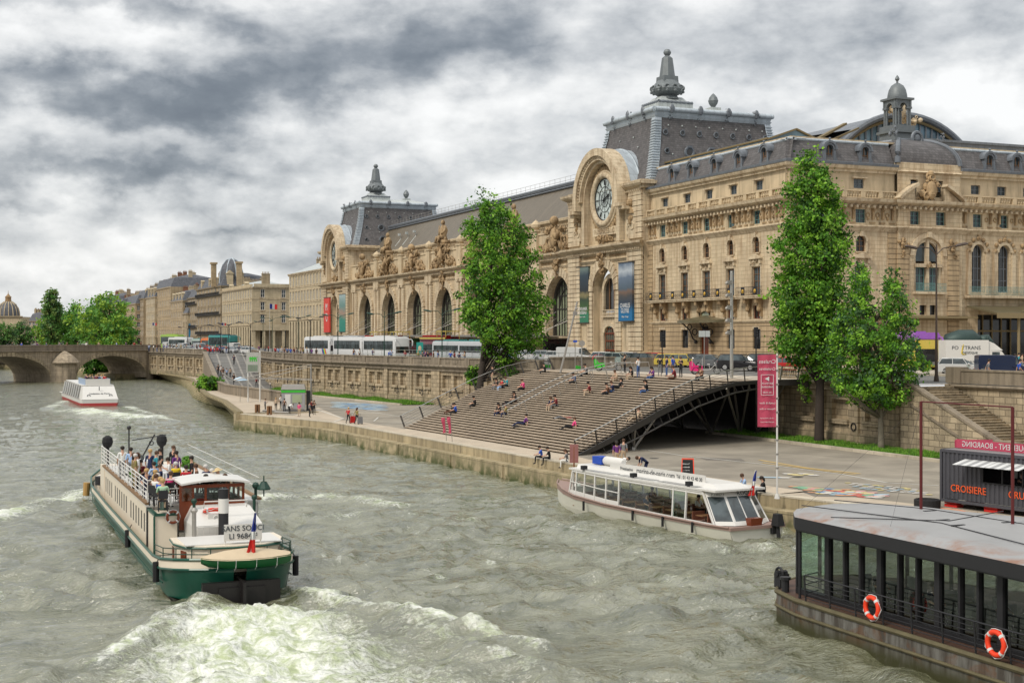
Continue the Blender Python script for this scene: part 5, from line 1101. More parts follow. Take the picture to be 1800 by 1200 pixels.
def banner(name,px0,px1,y0,y1,X,label,bg,art,txt=None):
 0
 a=onx(px0,y0,X);c=onx(px1,y0,X);z1=a.z;z0=onx(px0,y1,X).z;ya,yb=max(a.y,c.y),min(a.y,c.y)
 t=thing(name,(X,(ya+yb)/2,z0),label,'banner');F_,L=fr((X,yb),(X,ya));b=B(F_);b.box(0,L,-.3,0,z0,z1)
 g=NG(name+'_cloth');p=g.pos();s=g.n('ShaderNodeSeparateXYZ');g.l(p,s.inputs[0]);mr=g.n('ShaderNodeMapRange');g.l(s.outputs[2],mr.inputs[0]);mr.inputs[1].default_value=z0;mr.inputs[2].default_value=z1
 w=g.ma('ADD',mr.outputs[0],g.ma('MULTIPLY',g.ma('SUBTRACT',g.noise(p,.7,4,.6),.5),art));g.col(g.ramp(w,*bg));g.ro(.6);b.build('cloth',g.m,t)
 b=B(F_);b.box(-.1,L+.1,-.4,.06,z1,z1+.12);b.box(-.08,L+.08,-.38,.05,z0-.1,z0);b.build('frame','dark_steel',t)
 if txt:
  b=B()
  for tx,sz,zz_,sx in txt:text_mesh(tx,sz,F_@tr(L/2,.03,z0+zz_*(z1-z0))@rz(PI)@Matrix.Rotation(R(90),4,'X'),.015,sx=sx,b=b)
  b.build('lettering','white',t)
 return t
banner('exhibition_banner',1013.5,1034,471,567,83.9,'tall dark exhibition banner with green foot and LE DOUANIER ROUSSEAU lettering',[(0,(.03,.16,.09)),(.17,(.035,.18,.10)),(.20,(.05,.12,.03)),(.42,(.03,.05,.03)),(.5,(.20,.17,.08)),(.56,(.02,.025,.03)),(.86,(.03,.05,.07)),(1,(.15,.20,.18))],.16,[('LE DOUANIER',.62,.245,.80),('ROUSSEAU',.62,.175,.95),('22 mars - 17 juillet',.26,.10,1.)])
banner('exhibition_banner',1087,1111,463,564,83.5,'tall exhibition banner with stormy sky and blue foot reading CHARLES GLEYRE',[(0,(.01,.13,.30)),(.15,(.01,.12,.27)),(.30,(.03,.045,.07)),(.42,(.06,.06,.06)),(.5,(.16,.10,.07)),(.56,(.07,.10,.13)),(.75,(.12,.16,.22)),(.86,(.40,.44,.48)),(1,(.10,.14,.2))],.16,[('CHARLES',.85,.26,.80),('GLEYRE',.85,.17,.80),('10 mai - 11 sept',.36,.07,.8)])
banner('museum_banner',569,579,524,584,83.6,'tall red banner with white M and O letters at the far clock pavilion',[(0,(.55,.05,.035)),(1,(.55,.05,.035))],.0,[('M',2.4,.72,1.),("'O",2.8,.42,.8)])
banner('exhibition_banner',596,607,518,583,83.8,'tall pale green exhibition banner beside the red one on the far pavilion',[(0,(.02,.18,.14)),(.3,(.03,.2,.15)),(.5,(.3,.2,.15)),(.7,(.12,.22,.2)),(1,(.3,.38,.38))],.3,None)
def house(name,p,q,depth,z1,rows,cols,mat,label,roof='mansard',rh=3.5,side=None,wz=None,ground=3.6,chim=3,win=(1.25,2.0),frame='white_paint',iron=(),dorm=0,group='buildings along the quay',zb=6.9):
 0
 M_,L=fr(p,q);t=thing(name,(p[0],p[1],zb),label,'building',group);fh=(z1-zb-ground)/rows
 wz_=[zb+ground+fh*r+fh*.18 for r in range(rows)];wh=min(win[1],fh*.66);ww=win[0]
 pro={}
 def front(F,L,cols,s):
  cs=[(i+.5)*L/cols for i in range(cols)];b=B(F);hs=[(c-ww/2,c+ww/2,z,z+wh)for z in wz_ for c in cs]+[(c-ww*.6,c+ww*.6,zb+.3,zb+ground-.5,True)for c in cs]
  wall(b,0,L,zb,z1,hs,.16);b.quad((0,-.32,zb),(L,-.32,zb),(L,-.32,z1),(0,-.32,z1))if False else None
  b.build('wall',mat,t);b=B(F)
  corn(b,0,L,zb+ground-.3,[(.1,0),(.25,.2),(.1,.3)]);corn(b,0,L,z1-.5,[(.15,0),(.4,.3),(.5,.6)])
  for z in wz_:
   for c in cs:b.box(c-ww*.8,c+ww*.8,0,.16,z+wh+.08,z+wh+.26);b.box(c-ww*.7,c+ww*.7,0,.14,z-.14,z)
  for r in range(1,rows):b.box(0,L,0,.1,wz_[r]-.5,wz_[r]-.34)
  b.build('mouldings','stone_pale' if mat!='stone_far2' else mat,t)
  for r in iron:b=B(F);b.box(0,L,0,.7,wz_[r]-.2,wz_[r]-.05);ironrail(b,0,L,wz_[r]-.05,.9,.65,.5,.04);b.build('balcony','black_iron',t)
  key=(round(ww,2),round(wh,2));n=0
  if key not in pro:pro[key]=window_proto('window',ww,wh,frame=frame,pane='glass_far',nm=2,nh=2,th=.1)
  for z in wz_:
   for c in cs:
    if n<96:place(pro[key],t,F@tr(c,-.14,z));n+=1
  b=B(F)
  for c in cs:b.quad((c-ww*.6,-.15,zb+.3),(c+ww*.6,-.15,zb+.3),(c+ww*.6,-.15,zb+ground-.5),(c-ww*.6,-.15,zb+ground-.5))
  b.build('ground_openings','glass_dark',t)
 front(M_,L,cols,0)
 if side:front(M_@tr(0,-side[0],0)@rz(R(90)),side[0],side[1],1)
 b=B(M_);b.box(0.35,L,-depth,-.35,zb,z1-.05);b.quad((0,0,zb),(0,-depth,zb),(0,-depth,z1),(0,0,z1))if not side else None;b.quad((L,0,zb),(L,-depth,zb),(L,-depth,z1),(L,0,z1));b.build('core',mat,t)
 b=B(M_)
 if roof=='mansard':b.loft([[(0,.0,z1),(L,.0,z1),(L,-depth,z1),(0,-depth,z1)],[(rh*.3,-rh*.35,z1+rh*.75),(L-rh*.3,-rh*.35,z1+rh*.75),(L-rh*.3,-depth+rh*.35,z1+rh*.75),(rh*.3,-depth+rh*.35,z1+rh*.75)],[(rh*.9,-depth*.4,z1+rh),(L-rh*.9,-depth*.4,z1+rh),(L-rh*.9,-depth*.6,z1+rh),(rh*.9,-depth*.6,z1+rh)]])
 elif roof=='hip':b.loft([[(0,.2,z1),(L,.2,z1),(L,-depth,z1),(0,-depth,z1)],[(L*.3,-depth*.45,z1+rh),(L*.7,-depth*.45,z1+rh),(L*.7,-depth*.55,z1+rh),(L*.3,-depth*.55,z1+rh)]])
 else:b.box(0,L,-depth,0,z1,z1+.3)
 rf=b.build('roof','slate_far' if roof!='hip' else 'zinc_pale',t)
 chim=chim*2+1
 for i in range(chim):
  b=B(M_);u=L*(i+.5)/chim+RN.uniform(-1,1);w=RN.uniform(1.2,2.6);h=z1+rh+RN.uniform(.4,1.8);d=-depth*RN.uniform(.3,.6);b.box(u-.4,u+.4,d-w,d,z1,h);b.box(u-.5,u+.5,d-w-.1,d+.1,h,h+.18)
  for k in range(int(w/.45)):b.cyl((u,d-.25-k*.45,h+.18),(u,d-.25-k*.45,h+.75),.13,.11,6)
  b.build('chimney',RN.choice(['brick_red','stone_far3','stone_far2']),rf)
 for i in range(dorm):
  b=B(M_);u=L*(i+.5)/dorm;b.box(u-.75,u+.75,-rh*.35-.6,-.25,z1+.3,z1+rh*.6);b.ext([(u-.9,z1+rh*.6),(u+.9,z1+rh*.6),(u,z1+rh*.6+.5)],-rh*.35-.6,-.15);dd=b.build('dormer','stone_far3',rf)
 return t,M_,L
YX=lambda px,X=85:onx(px,600,X).y
yC0,yC1=YX(619)+22.4,YX(503)
house('stone_block',(85.8,316.6),(85.8,yC1),14,26.8,3,13,'stone_far3','long pale stone block with three rows of narrow windows just beyond the far clock pavilion','hip',3.2,chim=3,win=(1.0,2.5),ground=8.0,group=None)
t,M_,L=house('stone_block',(85,YX(443)),(85,YX(390)),13,25.0,3,13,'stone_far3','pale stone block with a corner front, hipped zinc roof and balcony behind the flagpole','hip',2.5,side=(12.5,2),chim=2,win=(1.15,2.4),ground=7.0,group=None,dorm=2)
b=B();b.box(85.5,97,YX(443)-.6,YX(443)-.0,25.05,26.0);b.ext([(85,25),(86,25),(86,26),(85,26)],402,YX(390));b.build('parapet','stone_far3',t)
b=B();b.box(84.2,97.2,YX(443)-3.0,YX(443)-.1,12.3,13.0);ironrail(b,0,0.1,0,0,0)if False else None
for i in range(5):b.box(84.6+i*2.9,85.4+i*2.9,YX(443)-2.8,YX(443)-2.2,7,12.3)
b.box(84.2,97.2,YX(443)-3.0,YX(443)-2.8,13.0,14.0);b.build('porch','stone_far3',t)
yD0,yD1=YX(388),YX(346)
t,M_,L=house('apartment_house',(85,yD0),(85,yD1),16,27.0,5,7,'stone_far2','tall dark stone apartment house with iron balconies and a slate dome between two chimneys','mansard',4.5,side=(11,3),chim=2,win=(1.3,2.2),ground=4,iron=(0,2,4),group=None,dorm=3)
b=B();cx_,cy_=89.5,yD0+5;b.lathe([(3.9,26.9),(4.1,28),(4.1,30),(3.8,32),(3.0,34.2),(1.8,35.6),(.6,36.2),(.1,36.3)],(cx_,cy_,0),16);dm=b.build('dome','slate_far',t,smooth=True)
b=B()
for i in range(8):a=PI*2*i/8+.2;b.tube([(cx_+r_*math.cos(a),cy_+r_*math.sin(a),z)for r_,z in((4.15,28),(4.15,30),(3.85,32),(3.05,34.2),(1.85,35.7),(.3,36.3))],.22,5)
b.build('rib','zinc',dm)
for ox,oy in((-5.3,3),(1.5,-5)):b=B();b.box(cx_+ox-.8,cx_+ox+.8,cy_+oy-.7,cy_+oy+.7,27,34.4);b.box(cx_+ox-1.1,cx_+ox+1.1,cy_+oy-1.,cy_+oy+1.,34.4,35.0);b.build('chimney','stone_far',dm)
for i in range(2):b=B();b.box(cx_-2.4+i*3.4,cx_-.4+i*3.4,cy_-4.8,cy_-3,27.2,31);b.ext([(cx_-2.7+i*3.4,31),(cx_-.1+i*3.4,31),(cx_-1.4+i*3.4,32.2)],cy_-5,cy_-3);b.build('dormer','stone_far3',dm)
house('apartment_house',(85,yD1),(85,YX(330)),14,24.5,5,5,'stone_far2','narrow dark stone house with iron balconies left of the domed corner house','mansard',4,chim=2,iron=(1,4),group=None,win=(1.2,2))
house('apartment_house',(84,YX(329,84)),(84,YX(321,84)),12,19.0,3,3,'stone_far3','small low house with a big blue hanging sheet on its front','mansard',3,side=(8,2),chim=1,group=None,frame='wood')
b=B();a=ony(321,570,YX(329,84)-.3);b.box(84.5,89.5,YX(329,84)-.5,YX(329,84)-.35,9.4,15.2);b.build('hanging_sheet',plain('sheet_blue',(.02,.22,.42),.7),label='bright blue sheet hanging on the small low house',cat='banner')
house('apartment_house',(84,YX(321,84)),(84,YX(300,84)),14,24.0,4,7,'stone_far','cream stone house with grey mansard and dormers behind the small house with the blue sheet','mansard',4.5,side=(9,3),chim=3,group=None,dorm=4)
house('apartment_house',(84,YX(300,84)),(84,YX(272,84)),18,30.0,5,9,'stone_far','tallest tan stone house of the far row with a blank cream side wall','mansard',5.0,chim=3,group=None)
house('apartment_house',(83,YX(272,83)),(83,YX(252,83)),16,27.0,5,8,'stone_far3','pale house with tall mansard to the left of the tallest tan house','mansard',6,side=(9,3),chim=3,group=None,dorm=4)
house('apartment_house',(82,YX(252,82)),(82,YX(238,82)),14,27.0,4,7,'stone_far2','brown stone house next to the pale tall-roofed one at the far row','mansard',5,chim=2,group=None)
house('apartment_house',(80,YX(238,80)),(80,YX(212,80)),14,25.0,4,10,'stone_far','long tan house with brown chimney wall behind the treetops','mansard',5,side=(8,3),chim=4,group=None)
house('apartment_house',(78,YX(212,78)),(78,YX(192,78)),16,25.0,4,10,'brick_red','far brown brick house peeping over the trees with a slate roof','mansard',4,side=(14,4),chim=4,group=None)
house('apartment_house',(76,YX(192,76)+8),(76,YX(165,76)),20,26.0,4,10,'stone_far','farthest visible house of the row, dark roof and red brick chimneys above the trees','mansard',6,side=(18,4),chim=5,group=None)
def at(px,T):r=(px-900)/FP;return(T*(SN+r*CS),T*(CS-r*SN))
def face(px0,px1,T):a=at(px1,T);b_=at(px0,T);return a,b_
a,c=face(50,86,700);house('apartment_house',a,c,14,18.5,3,6,'stone_far3','pale far house with dark roof behind the trees at the left','mansard',5,chim=4,group=None)
a,c=face(-20,40,720);ins=thing('domed_palace',(a[0],a[1],7),'far palace with a ribbed dark dome and gold lantern at the left edge','building');M_,L=fr(a,c);b=B(M_);b.box(0,L,-20,0,6,21.0);corn(b,0,L,20.4,[(.3,0),(.8,.6),(.9,1.0)]);b.build('wall','stone_far3',ins)
DM=M_@tr(L*.56,0,21)@Matrix.Diagonal((.82,.82,.52,1))@tr(-L*.56,0,-25);b=B(DM);u=L*.56;b.lathe([(7.0,25),(7.0,27),(6.8,30),(6.2,34),(4.6,38.0),(2.4,40.6),(1.8,41)],(u,-8,0),24);dm=b.build('dome','slate_far',ins,smooth=True)
b=B(DM)
for i in range(16):an=2*PI*i/16;b.tube([(u+r_*math.cos(an),-8+r_*math.sin(an),z)for r_,z in((7.1,25),(7.1,27),(6.9,30),(6.3,34),(4.7,38.1),(2.4,40.8))],.32,5)
b.build('rib','stone_far3',dm);b=B(DM);b.lathe([(2.0,40.8),(2.2,41.5),(1.9,42),(1.9,45),(2.2,45.4),(1.4,46.5),(.5,48.2),(.2,49),(.1,52)],(u,-8,0),10);b.build('lantern',plain('old_gold',(.27,.17,.08),.6,.1),dm)
br=thing('stone_bridge',(26,331,0),'old stone bridge with wide arches over the river','bridge');BM=tr(48,343,0)@rz(math.atan2(-.488,-.874));DW=15
def archp(u0,u1,zs,zc,n=16):m,h=(u0+u1)/2,(u1-u0)/2;return[(m-h*math.cos(PI*i/n),zs+(zc-zs)*math.sin(PI*i/n)**.85)for i in range(n+1)]
AR=[archp(1.0,20.8,.5,5.9),archp(27.6,50,.3,6.1),archp(57,80,.3,6.2),archp(86,108,.3,6.2)]
for d,nm in((0,'front'),(-DW,'back')):
 b=B(BM)
 for A_ in AR:
  for p,q in zip(A_[:-1],A_[1:]):b.quad((p[0],d,p[1]),(q[0],d,q[1]),(q[0],d,7.1),(p[0],d,7.1))
 for x0,x1 in((-1,1),(20.8,27.6),(50,57),(80,86),(108,130)):b.quad((x0,d,-1),(x1,d,-1),(x1,d,7.1),(x0,d,7.1))
 b.build('spandrel_wall','stone_bridge',br)
b=B(BM)
for A_ in AR:b.loft([[(x,0,z)for x,z in A_],[(x,-DW,z)for x,z in A_]],close=False,caps=False)
for x0,x1 in((20.8,27.6),(50,57),(80,86)):b.quad((x0,0,-1),(x0,-DW,-1),(x0,-DW,.5),(x0,0,.5));b.quad((x1,0,-1),(x1,-DW,-1),(x1,-DW,.5),(x1,0,.5))
b.build('vault','stone_bridge',br)
b=B(BM);b.box(-4,130,-DW,0,7.1,7.3);b.build('deck','asphalt',br)
b=B(BM)
for A_ in AR:
 for i,(p,q)in enumerate(zip(A_[:-1],A_[1:])):
  for f in(0,.5):x,z=p[0]+(q[0]-p[0])*f,p[1]+(q[1]-p[1])*f;x2,z2=p[0]+(q[0]-p[0])*(f+.42),p[1]+(q[1]-p[1])*(f+.42);b.ext([(x,z),(x2,z2),(x2,z2+.75+.2*(i%2)),(x,z+.75+.2*(i%2))],-.05,.12)
b.build('voussoirs','stone_wall',br)
for d,k in((0,1),(-DW,-1)):b=B(BM);corn(b,-3,130,6.9,[(.15,0),(.45,.2),(.4,.35)],d)if k>0 else None;b.box(-3,130,d-.45 if k>0 else d,d+.05 if k>0 else d+.45,7.302,8.25);b.box(-3,130,d-.5,d+.14,8.25,8.5);b.build('parapet','stone_coping',br)
for x0,x1 in((20.9,27.5),(50.1,56.9),(80.1,85.9)):
 m=(x0+x1)/2;b=B(BM);b.prism([(x0,0),(x1,0),(x1-1.2,2.0),(x1-2.4,3.0),(x0+2.4,3.0),(x0+1.2,2.0)],-1,4.3);b.lathe([(3.3,4.3),(3.35,4.5),(2.8,5.2),(1.9,6.1),(.9,6.8),(.1,7.2)],(m,.4,0),10,0,PI);b.build('cutwater','stone_bridge',br)
for x in(33,38.5,62):pass
b=B();b.prism([(40,345),(90,360),(80,620),(5,560),(24,452),(33,400)],-.5,1.3);b.build('far_bank','bank_stone',kind='structure')
b=B();b.prism([(-60,560),(8,520),(30,470),(80,640),(-60,740)],-.4,5.0);b.build('far_quay','stone_bridge',kind='structure')
def leafmat(n,c,tr_=.35):
 g=NG(n);f=g.noise(g.pos(),1.4,4,.6);col=g.mix(g.ramp(f,(.35,(0,0,0)),(.65,(1,1,1))),tuple(x*.62 for x in c),tuple(x*1.35 for x in c));g.col(col);g.ro(.55)
 t=g.n('ShaderNodeBsdfTranslucent');g.l(col,t.inputs[0]);m=g.n('ShaderNodeMixShader');m.inputs[0].default_value=tr_;g.l(g.p.outputs[0],m.inputs[1]);g.l(t.outputs[0],m.inputs[2]);g.l(m.outputs[0],g.o.inputs[0]);MATS[n]=g.m
leafmat('leaf_mid',(.095,.25,.018));leafmat('leaf_light',(.24,.46,.04));leafmat('leaf_dark',(.035,.10,.012));leafmat('leaf_far',(.15,.35,.05));leafmat('leaf_far_dark',(.09,.23,.04));leafmat('leaf_yellow',(.26,.40,.04));leafmat('leaf_blue',(.055,.13,.04));leafmat('leaf_pale',(.15,.22,.05))
plain('bark',(.045,.035,.028),.95,0,.35,3);plain('bark_pale',(.17,.15,.11),.9,0,.4,3)
def tree(label,base,prof,n,leaf,seed,mats,trunk=(.42,.3),bark='bark',fork=None,group='trees on the lower quay',clump=.9,cat='tree',kind='deciduous_tree',per=26,tt=.93,gap=None):
 0
 rn=random.Random(seed);t=thing(kind,base,label,cat,group);bx,by,bz=base;d=Vector((bx,by,0)).normalized();rt=Vector((d.y,-d.x,0))
 hs=[p[0]for p in prof];H0,H1=hs[0],hs[-1]
 def sec(h):return float(np.interp(h,hs,[p[1]for p in prof])),float(np.interp(h,hs,[p[2]for p in prof]))
 cl=[];wts=[max(.2,sec(H0+(H1-H0)*i/60)[1]-sec(H0+(H1-H0)*i/60)[0])**1.5 for i in range(61)];
 for c in range(n):
  h=H0+(H1-H0)*(rn.choices(range(61),wts)[0]+rn.random()-.5)/60;l,r_=sec(h);m,hw=(l+r_)/2,(r_-l)/2
  a=rn.uniform(0,2*PI);q=rn.random()**.5*(1+.10*math.sin(h*1.7+a*2+seed)+.07*math.sin(h*4.1+a*3));x=m+hw*q*math.cos(a);y=hw*.9*q*math.sin(a)
  if gap and h>gap[2]and abs(x-gap[0])<gap[1]*(h-gap[2]+.6):continue
  cl.append((x,y,h,q))
 V_,F_,MI=[],[],[]
 for x,y,h,q in cl:
  c0=Vector((bx,by,bz+h))+rt*x+d*y;R_=clump*rn.uniform(.55,1.15);mi=rn.choices((0,1,2),(4,3.2,3.2))[0];out=(rt*(x)+d*y+Vector((0,0,.35*abs(x)+.5))).normalized()
  for k in range(per):
   p=c0+Vector((rn.gauss(0,.48),rn.gauss(0,.48),rn.gauss(0,.40)))*R_;nrm=(out*.7+Vector((rn.gauss(0,.8),rn.gauss(0,.8),rn.gauss(.25,.7)))).normalized()
   e=nrm.cross(Vector((rn.gauss(0,1),rn.gauss(0,1),rn.gauss(0,1)))).normalized();f=nrm.cross(e);s=leaf*rn.uniform(.4,1.35);i=len(V_)
   V_+=[tuple(p-e*s*.5),tuple(p+f*s*.34+nrm*s*.08),tuple(p+e*s*.55),tuple(p-f*s*.34+nrm*s*.08)];F_.append((i,i+1,i+2,i+3));MI.append(mi if rn.random()<.8 else rn.randrange(3))
 b=B();b.v=V_;b.f=F_;b.mi=MI;b.build('crown',mats,t,normals=False)
 b=B();top=H0+(H1-H0)*tt;m=lambda h:sum(sec(h))/2*min(1,max(0,(h-H0*.6)/(H1-H0)))
 pts=[(0,0,-.1),(0,0,.5)]+[(m(H0+(top-H0)*k/7)*.8+rn.uniform(-.1,.1),rn.uniform(-.15,.15),H0*.8+(top-H0*.8)*k/7)for k in range(8)]
 w=lambda p:tuple(Vector((bx,by,bz+p[2]))+rt*p[0]+d*p[1]);rs=[trunk[0]*1.25,trunk[0]]+[trunk[1]*(1-k/7.6)for k in range(8)]
 b.tube([w(p)for p in pts],rs,10)
 for x,y,h,q in cl[::max(1,n//46)]:
  h0=min(top*.97,max(H0*.75,h-abs(x)*1.3-1.2));c_=(m(h0)*.8,0,h0);md=((x+c_[0])*.5,y*.5,(h+h0)/2-.2);b.tube([w(c_),w(md),w((x,y,h))],[.13,.08,.03],5)
 b.build('trunk',bark,t,smooth=True);return t
def outl(base,rows):
 0
 x0,y0=pr(base);T=SN*base[0]+CS*base[1];return[((y0-py)*T/FP,(l-x0)*T/FP,(r_-x0)*T/FP)for py,l,r_ in rows]
LM=['leaf_mid','leaf_light','leaf_dark']
b1=gp(889,706,ZQ);b1=Vector((57.6,147,ZQ));
tree('tall leaning green tree with two pointed tops beside the left edge of the river steps',tuple(b1),outl(b1,[(655,865,920),(625,845,925),(600,835,958),(575,812,968),(545,806,972),(500,812,966),(465,815,953),(430,820,938),(400,818,922),(375,822,905),(350,832,875),(332,838,858),(325,842,850)]),700,.36,3,LM,(.5,.4),clump=.95,per=38)
b2=gp(1440,779,ZQ)
tree('tallest dark-trunked green tree on the grass in front of the balustrade wall',tuple(b2),outl(b2,[(645,1400,1475),(620,1362,1495),(590,1352,1500),(555,1356,1498),(520,1362,1496),(480,1362,1494),(440,1366,1498),(400,1374,1488),(365,1382,1480),(330,1384,1466),(300,1394,1455),(280,1404,1442),(268,1412,1430)]),860,.29,5,LM,(.42,.33),clump=.72,per=38)
b3=onx(1549,785,66.5);b3 .z=ZQ
tree('shorter bushy tree with pale forked trunk right of the tallest tree',tuple(b3),outl(b3,[(715,1525,1570),(700,1485,1598),(680,1456,1612),(640,1450,1618),(600,1455,1612),(560,1466,1602),(530,1480,1594),(505,1492,1588),(485,1498,1584),(466,1504,1576)]),620,.25,9,['leaf_mid','leaf_blue','leaf_light'],(.26,.2),'bark_pale',clump=.60,per=38,tt=.7,gap=(-.35,.13,8.2))
b=B();p=gp(1424,730,4.2);tree('small bright green shoot growing at the foot of the wall by the tallest tree',(b2 .x-.6,b2 .y+.9,ZQ+3.4),[(0,-.15,.2),(.8,-.55,.35),(1.8,-.6,.3),(2.4,-.3,.1)],40,.2,4,['leaf_yellow','leaf_light','leaf_mid'],(.05,.04),clump=.3,cat='sapling',kind='sapling',group=None)
tree('small bush sprouting from the wall beside the steps by the leaning tree',(57.4,148,ZQ+3.2),[(0,-.6,.6),(1.1,-.9,.9),(2.0,-.4,.5)],60,.28,14,LM,(.06,.04),clump=.4,cat='bush',kind='bush',group=None)
far=[(205,345,(606,510),120,236,'leaf_yellow','broad light green tree nearest the bridge end, left of the houses'),(180,372,(606,545),136,222,'leaf_far','round light green tree second from the bridge end'),(172,400,(606,520),148,200,'leaf_far_dark','darker green tree between the round ones behind the bridge'),(130,395,(606,530),108,150,'leaf_far','slim fresh green tree behind the middle of the bridge'),(118,400,(606,545),90,142,'leaf_far_dark','tall columnar green tree behind the bridge'),(86,400,(606,552),58,112,'leaf_yellow','yellow-green tree behind the bridge left of the columnar one'),(90,390,(606,510),74,108,'leaf_blue','tall sparse blue-green tree rising above its neighbours'),(70,420,(606,566),50,92,'leaf_far_dark','low green tree left of the sparse tall one'),(38,560,(606,565),14,60,'leaf_blue','grey-green tree in front of the pale far house'),(8,540,(606,568),-20,30,'leaf_blue','grey-green tree at the left edge under the dome'),(225,350,(610,560),205,238,'leaf_far','bushy end tree touching the first houses'),(196,338,(612,590),176,222,'leaf_yellow','low yellow-green bush beside the bridge parapet')]
for i,(px,T,(yb,yt),l,r_,lm,lab)in enumerate(far):
 x,y=at(px,T);base=(x,y,6.5 if T<500 else 6);hgt=yb-yt;prof=[(yb,(l+px)/2,(r_+px)/2),(yb-hgt*.2,l+3,r_-3),(yb-hgt*.45,l,r_),(yb-hgt*.7,l+(px-l)*.25,r_-(r_-px)*.25),(yb-hgt*.9,l+(px-l)*.6,r_-(r_-px)*.6),(yt,px-3,px+3)]
 if 'sparse' in lab:prof=[(606,82,98),(570,76,106),(540,74,108),(515,80,104),(510,84,92)]
 pf=outl(Vector(base),[(a_,b_,c_)for a_,b_,c_ in prof]);area=(r_-l)*hgt*(T/FP)**2
 tree(lab,base,[(max(h,.3),a_,b_)for h,a_,b_ in pf],int(min(300,30+area*.9))if 'sparse' not in lab else 120,.75,i+20,[lm,'leaf_far' if lm!='leaf_blue' else 'leaf_pale','leaf_far_dark'],(.5,.35),group='trees beyond the bridge',clump=1.5 if 'sparse' not in lab else 1.0,per=24)
x,y=at(172,352);tree('weeping green tree hanging to the water seen through the arch',(x,y,.3),[(.1,-2.5,2.5),(2.5,-4.2,4.5),(4.8,-4,5),(6.2,-2,3)],160,.7,77,['leaf_far_dark','leaf_mid','leaf_dark'],(.3,.2),group='trees beyond the bridge',clump=1.1)
tree('low green bush growing beside the curved ramp wall on the bank',tuple(gp(366,686,ZQ)),[(0,-1.6,2.2),(1.2,-2.3,2.6),(2.2,-.8,1.4)],70,.45,78,LM,(.06,.04),clump=.7,cat='bush',kind='bush',group=None)
def hullring(y,hw,zs,sh=1.):return[(hw*k,y,z)for z,k in zs]
def hull(b,st,levels,mats_k):
 0
 for(l0,l1,k)in zip(levels[:-1],levels[1:],mats_k):
  b.k=k
  for sgn in(-1,1):
   b.loft([[(sgn*hw*l0[1],y+(l0[2]if len(l0)>2 else 0)*(1 if y>15 else-1)*(0 if 2<y<st[-1][0]-4 else 1)*-1,l0[0]+dz*max(0,min(1,l0[0]))),(sgn*hw*l1[1],y,l1[0]+dz*max(0,min(1,l1[0])))]for y,hw,dz in st],close=False,caps=False)
  if k==mats_k[0]:pass
def deckpoly(b,st,z,inset=.05):
 for(y0,w0,d0),(y1,w1,d1)in zip(st[:-1],st[1:]):b.quad((-w0+inset,y0,z+d0),(w0-inset,y0,z+d0),(w1-inset,y1,z+d1),(-w1+inset,y1,z+d1))
bg_=thing('river_barge',(0,0,0),'long green and cream passenger barge with wooden wheelhouse heading upriver','barge')
ST=[(0,.25,.35),(.25,1.1,.33),(.7,1.75,.3),(1.4,2.25,.24),(2.6,2.58,.12),(4.5,2.65,0),(12,2.65,0),(24,2.65,0),(32,2.65,.1),(35,2.4,.3),(37,1.7,.55),(38.2,.8,.75),(38.7,.1,.8)]
b=B();hull(b,ST,[(-.7,.72,1.2),(.05,.93,.5),(.95,1.0),(1.08,1.03)],[1,0,0]);b.build('hull',['hull_green','hull_black'],bg_,smooth=True,auto=50,local=True)
b=B();hull(b,ST,[(1.08,1.035),(1.42,1.03)],[0]);b.build('bulwark_band','cream_paint',bg_,smooth=True,auto=50,local=True)
b=B()
for s in(-1,1):b.tube([(s*w*1.04,y,1.45+d*1.0)for y,w,d in ST],.06,6);b.tube([(s*w*1.045,y,1.06+d)for y,w,d in ST],.05,6);b.tube([(s*w*1.01,y,.55+d*.5)for y,w,d in ST[4:10]],.035,5)
b.build('rubbing_strake','hull_green',bg_,local=True)
b=B();deckpoly(b,ST,1.12);b.build('deck',plain('deck_grey',(.35,.33,.28),.7),bg_,local=True)
b=B();b.box(-.06,.06,-.9,.8,-.8,1.0);b.box(-1.5,1.5,-.32,.0,-.8,.95);b.box(-.9,.9,-.4,.5,-.8,.75);b.build('rudder','hull_black',bg_,local=True)
y0,y1,zt=8.4,27.5,2.95
b=B(rz(R(90)));L=y1-y0
def side_wall(s):
 bb=B(tr(s*2.42,y0 if s>0 else y1,0)@rz(R(90)if s>0 else R(-90))@Matrix.Diagonal((1,-1 if False else 1,1,1)));hs=[]
 xs_=[1.4+i*1.02+(.9 if i>5 else 0)+(.8 if i>11 else 0)for i in range(16)];xs_=[x if s<0 else L-x for x in xs_];hs=[(x-.23,x+.23,1.68,2.52)for x in sorted(xs_)if.3<x<L-.3]
 F=tr(-2.42,y0,0)@rz(R(90))if s<0 else tr(2.42,y1,0)@rz(R(-90));bb=B(F);wall(bb,0,L,1.15,zt,hs,.02);return bb,F,hs
for s in(-1,1):
 bb,F,hs=side_wall(s);bb.build('cabin_side','cream_paint',bg_,local=True)
 for h in hs:bb=B(F);bb.quad((h[0],-.015,h[2]),(h[1],-.015,h[2]),(h[1],-.015,h[3]),(h[0],-.015,h[3]));bb.build('cabin_window','black_iron',bg_,local=True)
b=B();b.box(-2.4,2.4,y0+.01,y0+.06,1.15,zt);b.box(-2.4,2.4,y1-.06,y1-.01,1.15,zt);b.box(-2.5,2.5,y0-.1,y1+.1,zt,zt+.1);b.build('upper_deck','white_paint',bg_,local=True)
b=B();b.box(-2.56,-2.38,y0-.1,y1,zt+.1,zt+.2);b.box(2.38,2.56,y0-.1,y1,zt+.1,zt+.2);b.build('deck_edge',plain('deck_edge',(.20,.12,.06),.7),bg_,local=True)
b=B();zz0=zt+.15
